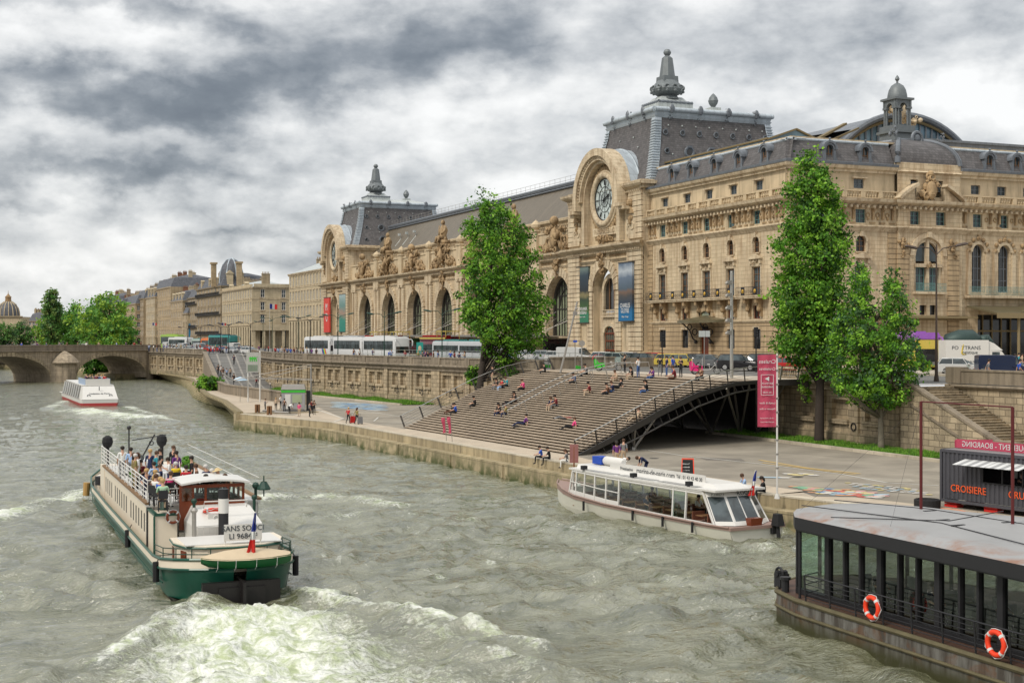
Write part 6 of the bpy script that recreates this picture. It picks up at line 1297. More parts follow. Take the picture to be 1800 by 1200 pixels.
for s in(-1,1):
 for h in((.22,.42,.62,.82,1.0)if s<0 else(.5,.95)):b.tube([(s*2.45,y0,zz0+h),(s*2.45,y1+1.5,zz0+h)],.022 if h<.9 and s<0 else(.03 if s<0 else.015),5)
 for i in range(15 if s<0 else 0):y=y0+(y1-y0+1.5)*i/14;b.cyl((s*2.45,y,zz0),(s*2.45,y,zz0+1.0),.025,n=5)
for h in(.3,.6,1.0):b.tube([(-2.45,y0,zz0+h),(-.9,y0,zz0+h)],.03,5)
b.build('deck_railing','white_paint',bg_,local=True)
b=B();b.box(-2.45,2.45,y1+.0,y1+2.2,1.2,zt+.05);b.prism([(-2.3,y1+2.2),(2.3,y1+2.2),(2.3,34),(1.6,36),(-1.6,36),(-2.3,34)],1.2,1.9);b.build('foredeck_cabin','cream_paint',bg_,local=True)
b=B();b.box(-2.42,-1.5,6.2,8.38,1.15,2.8);b.build('side_locker','cream_paint',bg_,local=True);b=B();b.box(-2.46,-1.46,6.15,6.3,2.8,2.9);b.box(-2.46,-2.3,6.2,8.4,2.8,2.9);b.bar((-2.46,6.18,1.2),(-2.46,6.18,2.8),.07,.07);b.build('locker_trim','hull_green',bg_,local=True)
b=B();b.box(-2.47,-2.40,8.45,8.75,1.2,zt);b.build('side_door','black_iron',bg_,local=True)
b=B();b.box(-1.35,-.72,6.6,6.68,2.1,4.02);dr=b.build('open_door','varnish',bg_,local=True);b=B();b.box(-1.25,-.82,6.57,6.7,3.35,3.9);b.build('pane','clear_glass',dr,local=True)
b=B()
for i in range(4):b.box(-1.4,-.6,5.6+i*.25,5.85+i*.25,1.15,1.35+i*.22)
b.build('steps','deck_grey',bg_,local=True)
b=B();b.box(-1.15,1.75,4.3,8.3,1.15,2.55);b.loft([[(-1.15,4.3,2.55),(1.75,4.3,2.55),(1.75,8.3,2.55),(-1.15,8.3,2.55)],[(-.85,5.6,3.15),(1.5,5.6,3.15),(1.5,8.3,3.15),(-.85,8.3,3.15)]]);b.build('engine_casing','white_paint',bg_,local=True)
b=B();b.box(-.45,.25,4.75,5.1,2.63,2.95,.02);b.torus((-.1,4.75,2.8),.1,.03,'Y',10,5);b.build('hatch','white_paint',bg_,local=True)
b=B();W0,W1,F0,F1=-1.1,1.45,6.6,8.9
for x in(W0,-.28,.68,W1-.1):b.box(x,x+.1,F0,F0+.1,3.15,4.0);b.box(x,x+.1,F1-.1,F1,3.15,4.0)
b.box(W0,W1,F0-.01,F0+.11,3.1,3.32);b.box(W0,W1,F0-.01,F0+.11,3.88,4.02);b.box(W0,W1,F1-.11,F1+.01,3.1,3.3);b.box(W0,W1,F1-.11,F1+.01,3.9,4.02)
for x in(W0,W1-.1):b.box(x-.01,x+.11,F0,F1,3.1,3.35);b.box(x-.01,x+.11,F0,F1,3.88,4.02);b.box(x,x+.1,7.7,7.8,3.3,3.9)
wh=b.build('wheelhouse','varnish',bg_,local=True)
for x0,x1 in((W0+.1,-.28),(-.18,.68),(.78,W1-.1)):
 for y in(F0+.05,F1-.05):b=B();b.quad((x0,y,3.32),(x1,y,3.32),(x1,y,3.9),(x0,y,3.9));b.build('window','clear_glass',wh,local=True)
b=B();b.loft([[(x,F0-.28,4.02+.16*math.cos(x*1.0-.2)),(x,F1+.35,4.02+.16*math.cos(x*1.0-.2)),(x,F1+.35,4.10+.16*math.cos(x*1.0-.2)),(x,F0-.28,4.10+.16*math.cos(x*1.0-.2))]for x in(-1.3,-.9,-.4,.2,.8,1.3,1.65)]);b.build('roof','white_paint',wh,local=True)
b=B();b.box(-.8,1.2,7.6,8.6,3.1,3.45);b.torus((.2,7.5,3.55),.28,.03,'Y',14,5);b.build('helm','black_iron',wh,local=True)
AC=[(-2.05,3.9),(-2.1,2.6),(-1.8,1.5),(-1.1,.95),(0,.8),(1.1,.95),(1.8,1.5),(2.1,2.6),(2.05,3.9)]
b=B();b.prism(AC,1.15,2.1);b.prism([(x*1.04,y-.06)for x,y in AC],2.1,2.2);b.build('aft_cabin','cream_paint',bg_,local=True)
b=B();b.tube([(x*1.045,y-.07,2.12)for x,y in AC],.04,5);b.build('cabin_trim','hull_green',bg_,local=True)
for(x,y),(x2,y2)in(((-2.08,3.4),(-2.1,2.9)),((-1.95,2.0),(-1.83,1.55)),((1.95,2.0),(1.83,1.55))):b=B();o_=Vector((x-x2,y-y2,0)).normalized();n_=Vector((-o_.y,o_.x,0))*.03;n_*=(1 if(n_.x*x)>0 else-1);b.bar((x+n_.x,y+n_.y,1.7),(x2+n_.x,y2+n_.y,1.7),.02,.5);b.build('cabin_window','varnish',bg_,local=True)
b=B();b.cyl((.05,3.9,2.1),(.05,3.9,3.1),.21,n=16);b.cyl((.05,3.9,3.7),(.05,3.9,4.1),.212,n=16);fn=b.build('funnel','black_iron',bg_,smooth=True,auto=40,local=True)
b=B();b.cyl((.05,3.9,3.1),(.05,3.9,3.7),.216,n=16);b.build('white_band','white_paint',fn,smooth=True,auto=40,local=True)
b=B();b.tube([(-.6,4.9,3.2),(-.6,4.7,3.5),(1.2,4.7,3.5),(1.2,4.9,3.2)],.03,6);b.tube([(-1.0,4.2,2.3),(-1.0,3.9,2.55),(.0,3.9,2.55),(.0,4.2,2.3)],.025,5)
for i in range(5):b.cyl((-1.0+i*.25,3.95,2.25),(-1.0+i*.25,3.92,2.6),.015,n=4)
b.build('grab_rails','white_paint',bg_,local=True)
b=B();b.box(-.45,1.05,.98,1.02,2.35,3.0);nb=b.build('name_board','white_paint',bg_,local=True);b=B()
text_mesh('SANS SOUCI',.30,tr(.3,.97,2.83)@Matrix.Rotation(R(90),4,'X'),.008,b=b);text_mesh('LI 9684 F',.30,tr(.3,.97,2.52)@Matrix.Rotation(R(90),4,'X'),.008,b=b);b.build('lettering','letter_dark',nb,local=True)
b=B()
for x in(-.4,1.0):b.cyl((x,1.04,2.1),(x,1.04,2.95),.03,n=6)
b.build('board_posts','white_paint',bg_,local=True)
for s in(-1,1):
 b=B()
 for h in(.2,.42):b.tube([(s*w*1.0,y,1.45+d+h)for y,w,d in ST[1:6]],.022,5)
 for y,w,d in ST[1:6]:b.cyl((s*w,y,1.4+d),(s*w,y,1.45+d+.42),.022,n=5)
 b.build('stern_railing','green_iron',bg_,local=True)
b=B();
for x,y,z,r in((-.9,5.5,3.45,.13),(1.65,5.5,3.5,.12),(2.1,7.4,3.8,.16)):b.ball((x,y,z),r,8);b.cyl((x,y,z-.1),(x,y,z-.6),.07,n=6)
b.lathe([(.12,4.05),(.3,3.75),(.3,3.7)],(2.3,6.6,0),8);b.cyl((2.3,6.6,3.4),(2.3,6.6,4.3),.03,n=5);b.lathe([(.1,3.3),(.24,3.0),(.24,2.95)],(-1.95,7.2,0),8);b.build('deck_lamps','green_iron',bg_,local=True)
b=B();b.cyl((-1.2,3.6,2.1),(-1.2,3.6,3.2),.09,n=8);b.lathe([(.1,3.2),(.16,3.3),(.05,3.42)],(-1.2,3.6,0),8);b.build('vent_pipe','steel',bg_,local=True)
b=B();b.box(-1.9,1.9,1.2,3.6,2.2,2.24);
for x in(-2.66,2.66):
 for y in(3.1,9.5,22):pass
b.build('cabin_top','white_paint',bg_,local=True)
for s,y in((-1,3.2),(-1,13),(1,2.6)):b=B();b.cyl((s*2.78,y,.55),(s*2.78,y,1.35),.13,n=8);b.cyl((s*2.74,y,1.35),(s*2.6,y,1.6),.02,n=4);b.build('fender','rubber',bg_,local=True)
b=B();b.cyl((-2.75,35,1.4),(-2.8,35,.6),.22,.2,10);b.build('fender',plain('canvas_tan',(.4,.24,.08),.7),bg_,local=True)
b=B();b.cyl((-2.2,31.5,1.6),(-2.2,31.5,2.1),.4,n=10);b.cyl((2.0,31.5,1.6),(2.0,31.5,2.1),.4,n=10);b.cyl((-.8,30,1.9),(-.8,30,5.0),.05,.04,8);b.ball((-.8,30,5.05),.13,8);b.cyl((-.2,30,3.0),(.7,30.2,4.6),.05,n=5);b.cyl((-.6,30.1,4.3),(1.4,30.4,4.55),.03,n=5);b.torus((.5,30.1,4.1),.12,.03,'Y',10,5);b.build('masts','black_iron',bg_,local=True)
bg_.location=(10.85,53.0,0);bg_.rotation_euler=(0,0,R(-.7))
bx,by=10.85,53.0
t=thing('tender_boat',(bx+.25,by+.1,1.32),'small green dinghy under beige canvas carried across the barge stern','dinghy');b=B()
Ls=[(-1.75,.05,.35),(-1.45,.3,.2),(-.8,.48,.08),(0,.52,.05),(.9,.48,.06),(1.5,.38,.12),(1.72,.3,.2)]
b.loft([[(x,-w,.5+.08*(x/1.75)**2),(x,-w*.75,k+.12),(x,0,k),(x,w*.75,k+.12),(x,w,.5+.08*(x/1.75)**2)]for x,w,k in Ls],close=False);b.build('hull','boat_green',t,smooth=True,auto=60,local=True)
b=B();b.loft([[(x*1.01,-w-.03,.46+.08*(x/1.75)**2),(x*1.01,-w*.5,.56+.14*math.cos(x)),(x*1.01,0,.62+.25*math.cos(x*.9)),(x*1.01,w*.5,.56+.14*math.cos(x)),(x*1.01,w+.03,.46+.08*(x/1.75)**2)]for x,w,k in Ls],close=False);b.build('canvas_cover','canvas',t,smooth=True,auto=50,local=True)
b=B()
for x in(-1.2,-.5,.3,1.1):b.tube([(x,-.56,.5),(x,-.5,.2),(x,-.2,.04)],.012,4)
b.build('lashings','white',t,local=True)
def tricolore(x,y,z,h,label,w=.5,tilt=(0,0),furled=True,name='flag'):
 t=thing(name,(x,y,z),label,'flag');b=B();tp=(tilt[0],tilt[1],h);b.cyl((0,0,0),tp,.025,n=6);b.build('staff','white_paint',t,local=True);b=B();n=8
 for k in range(3):
  b.k=k;
  if furled:r_=((.98,.62),(.62,.46),(.46,.12))[k];b.loft([[(tilt[0]*f+dx*(.05+.22*(1-f)**2),tilt[1]*f-.05+.05*math.sin(9*f+dx*5),h*f)for dx in(-1,-.5,0,.5,1)]for f in[r_[0]+(r_[1]-r_[0])*i/4 for i in range(5)]],close=False,caps=False)
  else:b.loft([[(tilt[0]+w*(k+i/3)/3,-.08*math.sin((k+i/3)*2.1+.8),h*.98-.25*w*(k+i/3)/3*.3),(tilt[0]+w*(k+i/3)/3,.02-.08*math.sin((k+i/3)*2.1+.3),h*.98-w*.66-.25*w*(k+i/3)/3*.3)]for i in range(4)],close=False,caps=False)
 b.build('cloth',['flag_blue','white','red'],t,local=True);return t
plain('flag_blue',(.012,.025,.18),.7)
t_=tricolore(bx+.35,by-.05,1.6,2.0,'furled French tricolour on the leaning staff at the barge stern',tilt=(.2,-.1))
def lifebuoy(loc,rot,label,r=.36,name='lifebuoy',grp=None):
 t=thing(name,loc,label,'lifebuoy',grp);b=B();b.torus((0,0,0),r,r*.24,'Y',24,8);b.build('ring','orange_red',t,smooth=True,local=True);b=B()
 for k in range(4):
  a=PI/4+k*PI/2
  b.tube([(r*math.cos(a+d),0,r*math.sin(a+d))for d in(-.12,0,.12)],r*.265,8)
 b.build('white_bands','white',t,local=True);b=B();b.tube([(r*1.3*math.cos(a*PI/8),.04*math.sin(a*2.2),r*1.3*math.sin(a*PI/8))for a in range(16)],.012,4,True);b.build('grab_rope','white',t,local=True);t.rotation_euler=rot;return t
lifebuoy((bx-.1,by+5.2,3.05),(R(75),0,0),'orange-red lifebuoy lying flat on the white casing before the barge wheelhouse',.34)
lb_=lifebuoy((bx-1.62,by+6.1,2.75),(0,0,0),'brownish red lifebuoy hanging by the open door of the barge wheelhouse',.24)
[omat(c,0,'varnish')for c in lb_.children if c.name.startswith('ring')]
ZD=zt+.1
def ctable(x,y,w,d,z,label,h=.74):
 t=thing('banquet_table',(x,y,z),label,'table');b=B();b.box(-w/2,w/2,-d/2,d/2,h-.03,h);n=28;rg=[]
 per_=[(-w/2,-d/2),(0,-d/2),(w/2,-d/2),(w/2,0),(w/2,d/2),(0,d/2),(-w/2,d/2),(-w/2,0)];b.loft([[(px*1.01,py*1.01,h)for px,py in per_],[(px*(1.06+.03*(i%2)),py*(1.06+.03*(i%2)),.12)for i,(px,py)in enumerate(per_)]],caps=False);b.build('tablecloth','white',t,local=True);b=B()
 for i in range(7):x_,y_=RN.uniform(-.4,.4)*w,RN.uniform(-.4,.4)*d;b.cyl((x_,y_,h),(x_,y_,h+RN.uniform(.1,.3)),.04,.03,6)
 b.build('glasses','glass_far',t,local=True);return t
ctable(bx-.9,by+16.5,1.3,3.4,ZD,'long table under white cloth in the middle of the barge party');ctable(bx-1.1,by+22.5,1.4,1.6,ZD,'smaller white-clothed table toward the barge bow')
def plantpot(x,y,z,r,label):
 t=thing('potted_shrub',(x,y,z),label,'plant');b=B();b.lathe([(.16,0),(.22,.35),(.24,.36)],(0,0,0),10);b.build('pot','black_iron',t,local=True);rn=random.Random(int(x*99));b=B()
 for i in range(420):
  v=Vector([rn.gauss(0,1)for _ in range(3)]).normalized()*r*rn.uniform(.8,1);c=Vector((0,0,.4+r))+v;e=v.cross(Vector((rn.gauss(0,1),rn.gauss(0,1),rn.gauss(0,1)))).normalized()*.06;f=v.normalized().cross(e.normalized())*.05;b.add([tuple(c-e),tuple(c+f),tuple(c+e),tuple(c-f)],[(0,1,2,3)])
 b.build('foliage','leaf_mid',t,local=True,normals=False)
plantpot(bx+1.2,by+19.5,ZD,.38,'round potted shrub at the starboard rail of the barge');plantpot(bx-2.0,by+15.2,ZD,.3,'low potted shrub at the port rail of the barge beside the long table')
for x,y,lb in((-1.9,27.8,'left of two dark covered ventilators on stalks at the barge bow'),(1.1,27.6,'right of two dark covered ventilators on stalks at the barge bow')):
 t=thing('deck_ventilator',(bx+x,by+y,ZD),lb,'ventilator','covered ventilators');b=B();b.cyl((0,0,0),(0,0,1.1),.10,n=8);b.lathe([(.10,1.0),(.24,1.12),(.31,1.35),(.27,1.6),(.1,1.72)],(0,0,0),10);b.build('cover','rubber',t,local=True)
vd=thing('tour_boat',(0,0,0),'white glass-sided river boat moored at the quay with a long lettered roof board','boat')
SV=[(0,1.75,0),(1.5,1.95,0),(5,2.0,.02),(11,2.0,.08),(14.5,1.8,.2),(16.5,1.35,.36),(18.2,.7,.55),(19,.12,.66)]
b=B();hull(b,SV,[(-.5,.75),(.1,.9),(.62,1.0)],[0,0]);b.quad((-1.3,0,-.5),(1.3,0,-.5),(1.75,0,.62),(-1.75,0,.62));b.build('hull','hull_cream',vd,smooth=True,auto=40,local=True)
b=B();hull(b,SV,[(.62,1.02),(.78,1.03)],[0]);b.box(-1.8,1.8,-.12,.0,.62,.78)
for s in(-1,1):b.tube([(s*w*1.04,y,.78+d)for y,w,d in SV],.05,6)
b.build('rubbing_strake','gunwale_pink',vd,local=True);b=B();deckpoly(b,SV,.72);b.build('deck','gunwale_pink',vd,local=True)
b=B();b.box(-1.6,1.6,.6,15,.3,.34);b.build('floor','wood',vd,local=True)
RZ=2.45;rp_=[(1.0,1.62),(5,1.72),(11,1.72),(15.2,1.5)]
b=B()
for s in(-1,1):
 bot=[(s*1.78,1.2,.72),(s*1.85,5,.74),(s*1.85,11,.8),(s*1.6,15.4,.95)];top=[(s*1.6,2.4,RZ-.1),(s*1.7,5.6,RZ-.08),(s*1.7,11.2,RZ-.05),(s*1.45,15.2,RZ)]
 def lp(P,y):
  for p,q in zip(P[:-1],P[1:]):
   if y<=q[1]or q is P[-1]:f=(y-p[1])/(q[1]-p[1]);return tuple(Vector(p).lerp(Vector(q),f))
 for y in(1.2,3.6,4.7,9.8,11.1,12.4,13.6,14.6,15.4):yb=min(15.4,y);yt=min(15.2,max(2.4,y+.1));b.bar(lp(bot,yb),lp(top,yt),.09,.09)
 b.loft([[lp(bot,y),(lp(bot,y)[0]*.995,y,lp(bot,y)[2]+.42)]for y in(1.2,5,9.8)][:0]or[[lp(bot,y),(lp(bot,y)[0]*.99,y,lp(bot,y)[2]+.30)]for y in(9.8,11,13,15.4)],close=False,caps=False)
 b.loft([[lp(bot,y),(lp(bot,y)[0]*.995,y,lp(bot,y)[2]+.12)]for y in(1.2,5,9.8)],close=False,caps=False)
 for z in(.78,):b.tube([(p[0]*.985,p[1],p[2]+z)for p in(lp(bot,9.8),lp(bot,12),lp(bot,15.3))],.03,5)
 b.tube(top,.07,6);b.tube([(p[0],p[1],p[2]-.12)for p in top],.05,6)
b.box(-1.5,1.5,15.2,15.3,.9,1.4);b.bar((-1.45,15.2,.9),(-1.4,15.2,RZ),.1,.1);b.bar((1.45,15.2,.9),(1.4,15.2,RZ),.1,.1)
b.build('cabin_frame','white_paint',vd,local=True)
for s in(-1,1):
 bot=[(s*1.78,1.2,.72),(s*1.85,5,.74),(s*1.85,11,.8),(s*1.6,15.4,.95)];top=[(s*1.6,2.4,RZ-.1),(s*1.7,5.6,RZ-.08),(s*1.7,11.2,RZ-.05),(s*1.45,15.2,RZ)]
 for ya,yb in((3.6,4.7),(4.8,9.7),(9.9,11.0),(11.2,12.3),(12.5,13.5),(13.7,14.6)):
  b=B();m_='green_glass' if ya==3.6 else 'clear_glass';b.quad(lp(bot,ya),lp(bot,yb),lp(top,min(15.2,yb+.08)),lp(top,max(2.4,ya+.08)));b.build('window',m_,vd,local=True)
b=B();rr=[(-1.66,1.3),(-1.78,5),(-1.78,11.2),(-1.5,15.6)];out=rr+[(-x,y)for x,y in rr[::-1]]
b.prism(out,RZ-.03,RZ+.07);b.prism([(x*.62,.0+y*1.0 if y>2 else 1.9)for x,y in out],RZ+.07,RZ+.26,[(x*.54,y if y>2 else 2.4)for x,y in out]);b.build('roof','white_paint',vd,local=True)
b=B()
for s in(-1,1):
 for ya,yb in((3.0,6.5),(6.8,10.3),(10.6,14.2)):b.quad((s*1.12,ya,RZ+.09),(s*1.62,ya,RZ+.09),(s*1.6,yb,RZ+.09),(s*1.08,yb,RZ+.09))
b.build('roof_panes','glass_far',vd,local=True)
b=B();rg=[(-1.72,1.15),(-.9,.55),(.9,.55),(1.72,1.15)];top=[(-1.55,2.35),(-.8,1.75),(.8,1.75),(1.55,2.35)]
for(x0,y0_),(x1,y1_),(a0,c0),(a1,c1)in zip(rg[:-1],rg[1:],top[:-1],top[1:]):
 b.k=0;z0_,z1_=.75,RZ-.02;P=[Vector((x0,y0_,z0_)),Vector((x1,y1_,z0_)),Vector((a1,c1,z1_)),Vector((a0,c0,z1_))];q_=lambda u,v:tuple(P[0].lerp(P[1],u).lerp(P[3].lerp(P[2],u),v))
 for(u0_,u1_,v0,v1)in((0,.06,0,1),(.94,1,0,1),(.06,.94,0,.12),(.06,.94,.82,1)):b.quad(q_(u0_,v0),q_(u1_,v0),q_(u1_,v1),q_(u0_,v1))
 if x0==-.9:b.quad(q_(.48,.12),q_(.52,.12),q_(.52,.82),q_(.48,.82))
b.build('stern_frame','white_paint',vd,local=True)
for(x0,y0_),(x1,y1_),(a0,c0),(a1,c1)in zip(rg[:-1],rg[1:],top[:-1],top[1:]):
 P=[Vector((x0,y0_,.75)),Vector((x1,y1_,.75)),Vector((a1,c1,RZ-.02)),Vector((a0,c0,RZ-.02))];q_=lambda u,v:tuple(P[0].lerp(P[1],u).lerp(P[3].lerp(P[2],u),v))
 for u0_,u1_ in(((.06,.48),(.52,.94))if x0==-.9 else((.06,.94),)):b=B();b.quad(q_(u0_,.12),q_(u1_,.12),q_(u1_,.82),q_(u0_,.82));b.build('stern_window','windscreen',vd,local=True)
b=B();b.box(-.72,-.68,3.3,12.3,RZ+.1,RZ+.62);sb=b.build('sign_board','white_paint',vd,local=True);b=B();FB=tr(-.73,0,RZ+.36)@rz(R(-90))@Matrix.Rotation(R(90),4,'X')
text_mesh('Privatisation',.26,FB@tr(-10.6,0,0),.004,b=b);text_mesh('marina-de-paris.com',.44,FB@tr(-7.8,0,0),.004,b=b);text_mesh('Tél : 01 43 43 40 30',.28,FB@tr(-4.7,0,0),.004,b=b);b.build('lettering','letter_dark',sb,local=True)
b=B();text_mesh('ROCCA',.34,tr(.55,1.52,RZ-.18)@Matrix.Rotation(R(60),4,'X'),.004,b=b);text_mesh('P 14857 F',.17,tr(-1.2,1.66,RZ-.2)@rz(R(-36))@Matrix.Rotation(R(60),4,'X'),.004,b=b);b.build('lettering','letter_dark',vd,local=True)
b=B();b.box(-.35,.35,.02,.36,.78,1.15,-.05);b.build('flower_box','varnish',vd,local=True)
b=B();b.box(.85,1.3,-.65,-.1,.75,1.35,.08);b.cyl((1.08,-.35,.8),(1.08,-.5,-.4),.1,n=8);b.box(.9,1.26,-.2,.1,.3,.7);b.build('outboard_motor','rubber',vd,local=True)
b=B()
for y in(3.4,8.5,13.6):b.box(-1.75,-1.45,y,y+.3,RZ+.12,RZ+.34);b.cyl((-1.6,y+.15,RZ),(-1.6,y+.15,RZ+.14),.03,n=5)
b.build('roof_lamps','black_iron',vd,local=True)
for y in(2.6,5.2,8,13):b=B();b.cyl((-2.12,y,.25),(-2.12,y,.8),.07,n=8);b.build('fender','rubber',vd,local=True)
b=B()
for i in range(9):
 for s in(-1,1):y=2.6+i*1.35;b.box(s*1.0-.45,s*1.0+.45,y,y+.6,1.02,1.06);b.cyl((s*1.0,y+.3,.34),(s*1.0,y+.3,1.02),.04,n=5)
vt=b.build('tables','wood',vd,local=True);b=B()
for i in range(10):
 for s in(-1,1):y=2.2+i*1.3;b.box(s*1.0-.4,s*1.0+.4,y,y+.08,.34,1.2)
b.build('seats',plain('seat_brown',(.16,.06,.035),.6),vd,local=True)
b=B();b.box(-.6,.6,15.6,16.6,.95,1.2);b.ball((0,17,1.15),.25,8);b.build('bow_gear','white_paint',vd,local=True)
vd.location=(38.55,59.4,0);vd.rotation_euler=(0,0,R(7.0))
VM=tr(38.55,59.4,0)@rz(R(7))
p=VM@Vector((.75,1.4,RZ));tricolore(p.x,p.y,p.z-.5,1.5,'furled French tricolour at the stern of the glass-sided boat',tilt=(.25,-.1))
t=thing('liferaft',tuple(VM@Vector((.1,13.1,RZ+.26))),'white liferaft canister lying on the glass-sided boat roof','liferaft');t.rotation_euler=(0,0,R(7));b=B();b.M=rz(R(90));b.tube([(-1.0,0,.28),(-.8,0,.28),(.8,0,.28),(1.0,0,.28)],[.18,.28,.28,.18],12);b.M=Matrix();b.build('canister','white_paint',t,smooth=True,auto=50,local=True);b=B();b.box(-.3,.35,.9,1.9,.05,.5);b.build('blue_cover','blue',t,local=True)
rs_=thing('restaurant_boat',(31,32,0),'dark steel floating restaurant with glass walls and a weathered grey roof','boat')
HO=[(28.0,8),(28.0,30),(28.05,38),(28.1,40.8),(28.5,42.6),(29.5,43.9),(31,44.6),(33,44.0),(35.5,41),(38,34),(39.5,24),(39.5,8)]
rust=NG('weathered_hull');p=rust.pos();sx_=rust.n('ShaderNodeSeparateXYZ');rust.l(p,sx_.inputs[0]);n1=rust.noise(p,.9,6,.65,.8);n2=rust.noise(rust.mp(p,(2,2,.3)),1.3,6,.65)
c_=rust.mix(rust.ramp(n2,(.42,(0,0,0)),(.6,(1,1,1))),(.14,.135,.12),(.055,.047,.038));c_=rust.mix(rust.ramp(n1,(.52,(0,0,0)),(.62,(.6,.6,.6))),c_,(.11,.05,.02))
mr=rust.n('ShaderNodeMapRange');rust.l(sx_.outputs[2],mr.inputs[0]);mr.inputs[1].default_value=.62;mr.inputs[2].default_value=.12;rust.col(rust.mix(rust.ma('MULTIPLY',mr.outputs[0],rust.ramp(n1,(.2,(.5,.5,.5)),(.5,(1,1,1)))),c_,(.035,.035,.010)));rust.ro(.8);rust.bump(n2,.5,.05);MATS['weathered_hull']=rust.m
b=B();b.loft([[(x+(.35 if y<43 and x<30 else 0)*0,y,-.5)for x,y in HO],[(x,y,1.05)for x,y in HO]]);b.build('hull','weathered_hull',rs_)
b=B();b.tube([(x,y,1.05)for x,y in HO],.09,6);b.tube([(x-.03,y,.55)for x,y in HO[:7]],.06,6);b.build('gunwale',plain('gunwale_moss',(.10,.085,.045),.8,0,.5,2),rs_)
b=B();b.prism([(x+(.1 if x<30 else-.1),y-.1)for x,y in HO],1.06,1.09);b.build('deck',plain('deck_brown',(.085,.045,.030),.6,0,.3,2),rs_)
EA=[(28.15,8),(28.15,39.5),(28.2,41.0),(28.9,42.1),(29.6,42.9),(30.7,43.2),(33.2,41.3),(35.1,37.3),(36.6,31),(37.5,22),(37.5,8)]
g=NG('grey_roof');p=g.pos();s=g.n('ShaderNodeSeparateXYZ');g.l(p,s.inputs[0]);mr=g.n('ShaderNodeMapRange');g.l(s.outputs[0],mr.inputs[0]);mr.inputs[1].default_value=29.3;mr.inputs[2].default_value=28.3;n1=g.noise(p,.8,7,.65,.6);n2=g.noise(p,.25,5)
c_=g.mix(n2,(.19,.19,.19),(.36,.358,.355));g.col(g.mix(g.ma('MULTIPLY',mr.outputs[0],g.ramp(n1,(.44,(0,0,0)),(.62,(.8,.8,.8)))),g.mix(g.ramp(n1,(.6,(0,0,0)),(.75,(.6,.6,.6))),c_,(.16,.15,.14)),(.23,.10,.045)));g.ro(.55);g.bump(n1,.2,.02);MATS['grey_roof']=g.m
cn=(32.5,30);b=B();b.loft([[(x,y,3.98)for x,y in EA],[(cn[0]+(x-cn[0])*.86,cn[1]+(y-cn[1])*.95 if y>10 else 8,4.15)for x,y in EA],[(cn[0]+(x-cn[0])*.4,cn[1]+(y-cn[1])*.85 if y>10 else 8,4.28)for x,y in EA]]);b.build('roof','grey_roof',rs_)
b=B();b.loft([[(x,y,3.55)for x,y in EA],[(x,y,3.975)for x,y in EA]],caps=False);b.prism([(x+(.05 if x<32 else-.05),y)for x,y in EA],3.5,3.56);b.build('fascia','black_iron',rs_)
b=B();wx=28.9;PY=[onx(px,900,wx).y for px in(1404,1457,1487,1515,1549,1583,1615,1651,1690,1723,1762)];PY+=[PY[-1]-1.15*(k+1)for k in range(12)]
for i,y in enumerate(PY):w=.12 if i in(1,4,7,10,13,16)else.05;b.box(wx-.1,wx+.1,y-w,y+w,1.1,3.5)
b.box(wx-.12,wx+.1,8,PY[0],1.1,1.3);b.box(wx-.1,wx+.1,8,PY[0],3.35,3.5);b.build('window_posts','black_iron',rs_)
for i in range(len(PY)-1):b=B();b.quad((wx,PY[i]-.08,1.3),(wx,PY[i+1]+.08,1.3),(wx,PY[i+1]+.08,3.35),(wx,PY[i]-.08,3.35));b.build('window','green_glass' if i==0 else 'tinted_glass',rs_)
b=B();bw=[(28.9,PY[0]),(30.2,42.3),(33,40.8),(35,36),(36.4,29),(37,20),(37,8)]
for p,q in zip(bw[:-1],bw[1:]):
 L=math.hypot(q[0]-p[0],q[1]-p[1]);n=max(1,int(L/1.3))
 for k in range(n+1):x,y=p[0]+(q[0]-p[0])*k/n,p[1]+(q[1]-p[1])*k/n;b.box(x-.05,x+.05,y-.05,y+.05,1.1,3.5)
b.build('far_posts','black_iron',rs_)
for p,q in zip(bw[:-1],bw[1:]):b=B();b.quad((p[0],p[1],1.2),(q[0],q[1],1.2),(q[0],q[1],3.4),(p[0],p[1],3.4));b.build('far_window','clear_glass',rs_)
b=B();RY=[40.2-k*1.42 for k in range(22)]
for y in RY:b.cyl((28.12,y,1.05),(28.05,y,2.05),.03,n=6)
for z in(1.25,1.41,1.57,1.73,1.89,2.05):b.tube([(28.1,40.2,z),(28.1,9,z)],.028 if z>2 else.014,5)
for z in(1.41,1.73,2.05):b.tube([(28.1,40.2,z),(28.85,40.5,z)],.02,5)
b.build('deck_railing','black_iron',rs_)
b=B();b.cyl((28.55,42.1,1.1),(28.55,42.1,1.6),.14,n=8);b.cyl((28.55,42.1,1.55),(28.55,42.1,1.65),.2,n=8);b.cyl((28.35,40.9,1.1),(28.35,40.9,3.6),.05,n=8);b.build('bollard','black_iron',rs_);b=B();b.torus((28.9,43.0,1.6),.22,.05,'X',14,6);b.cyl((28.75,43.0,1.6),(29.2,43.0,1.6),.12,n=10);b.box(28.8,29.2,42.8,43.2,1.08,1.6);b.build('winch','black_iron',rs_)
b=B()
for q in(((29.2,42),(30.5,36),(29.5,30),(31,20)),((31,42.5),(32.5,39),(32.8,34),(33,20)),((28.3,39),(31,36.2),(34.5,37.5))):b.tube([(x,y,4.2+.09*min(1,(x-28)/3))for x,y in q],.018,4)
for x,y in((31.0,36.5),(30.6,35.3),(32.2,38.6),(32.6,35.2)):b.box(x-.25,x+.25,y-.06,y+.06,4.24,4.30)
b.build('roof_cables','black_iron',rs_)
b=B();b.box(29,36.5,8,39,1.095,1.12);b.build('floor','deck_brown',rs_);b=B();b.box(33.6,35.4,12,30,1.1,2.2);b.build('bar_counter','wood',rs_)
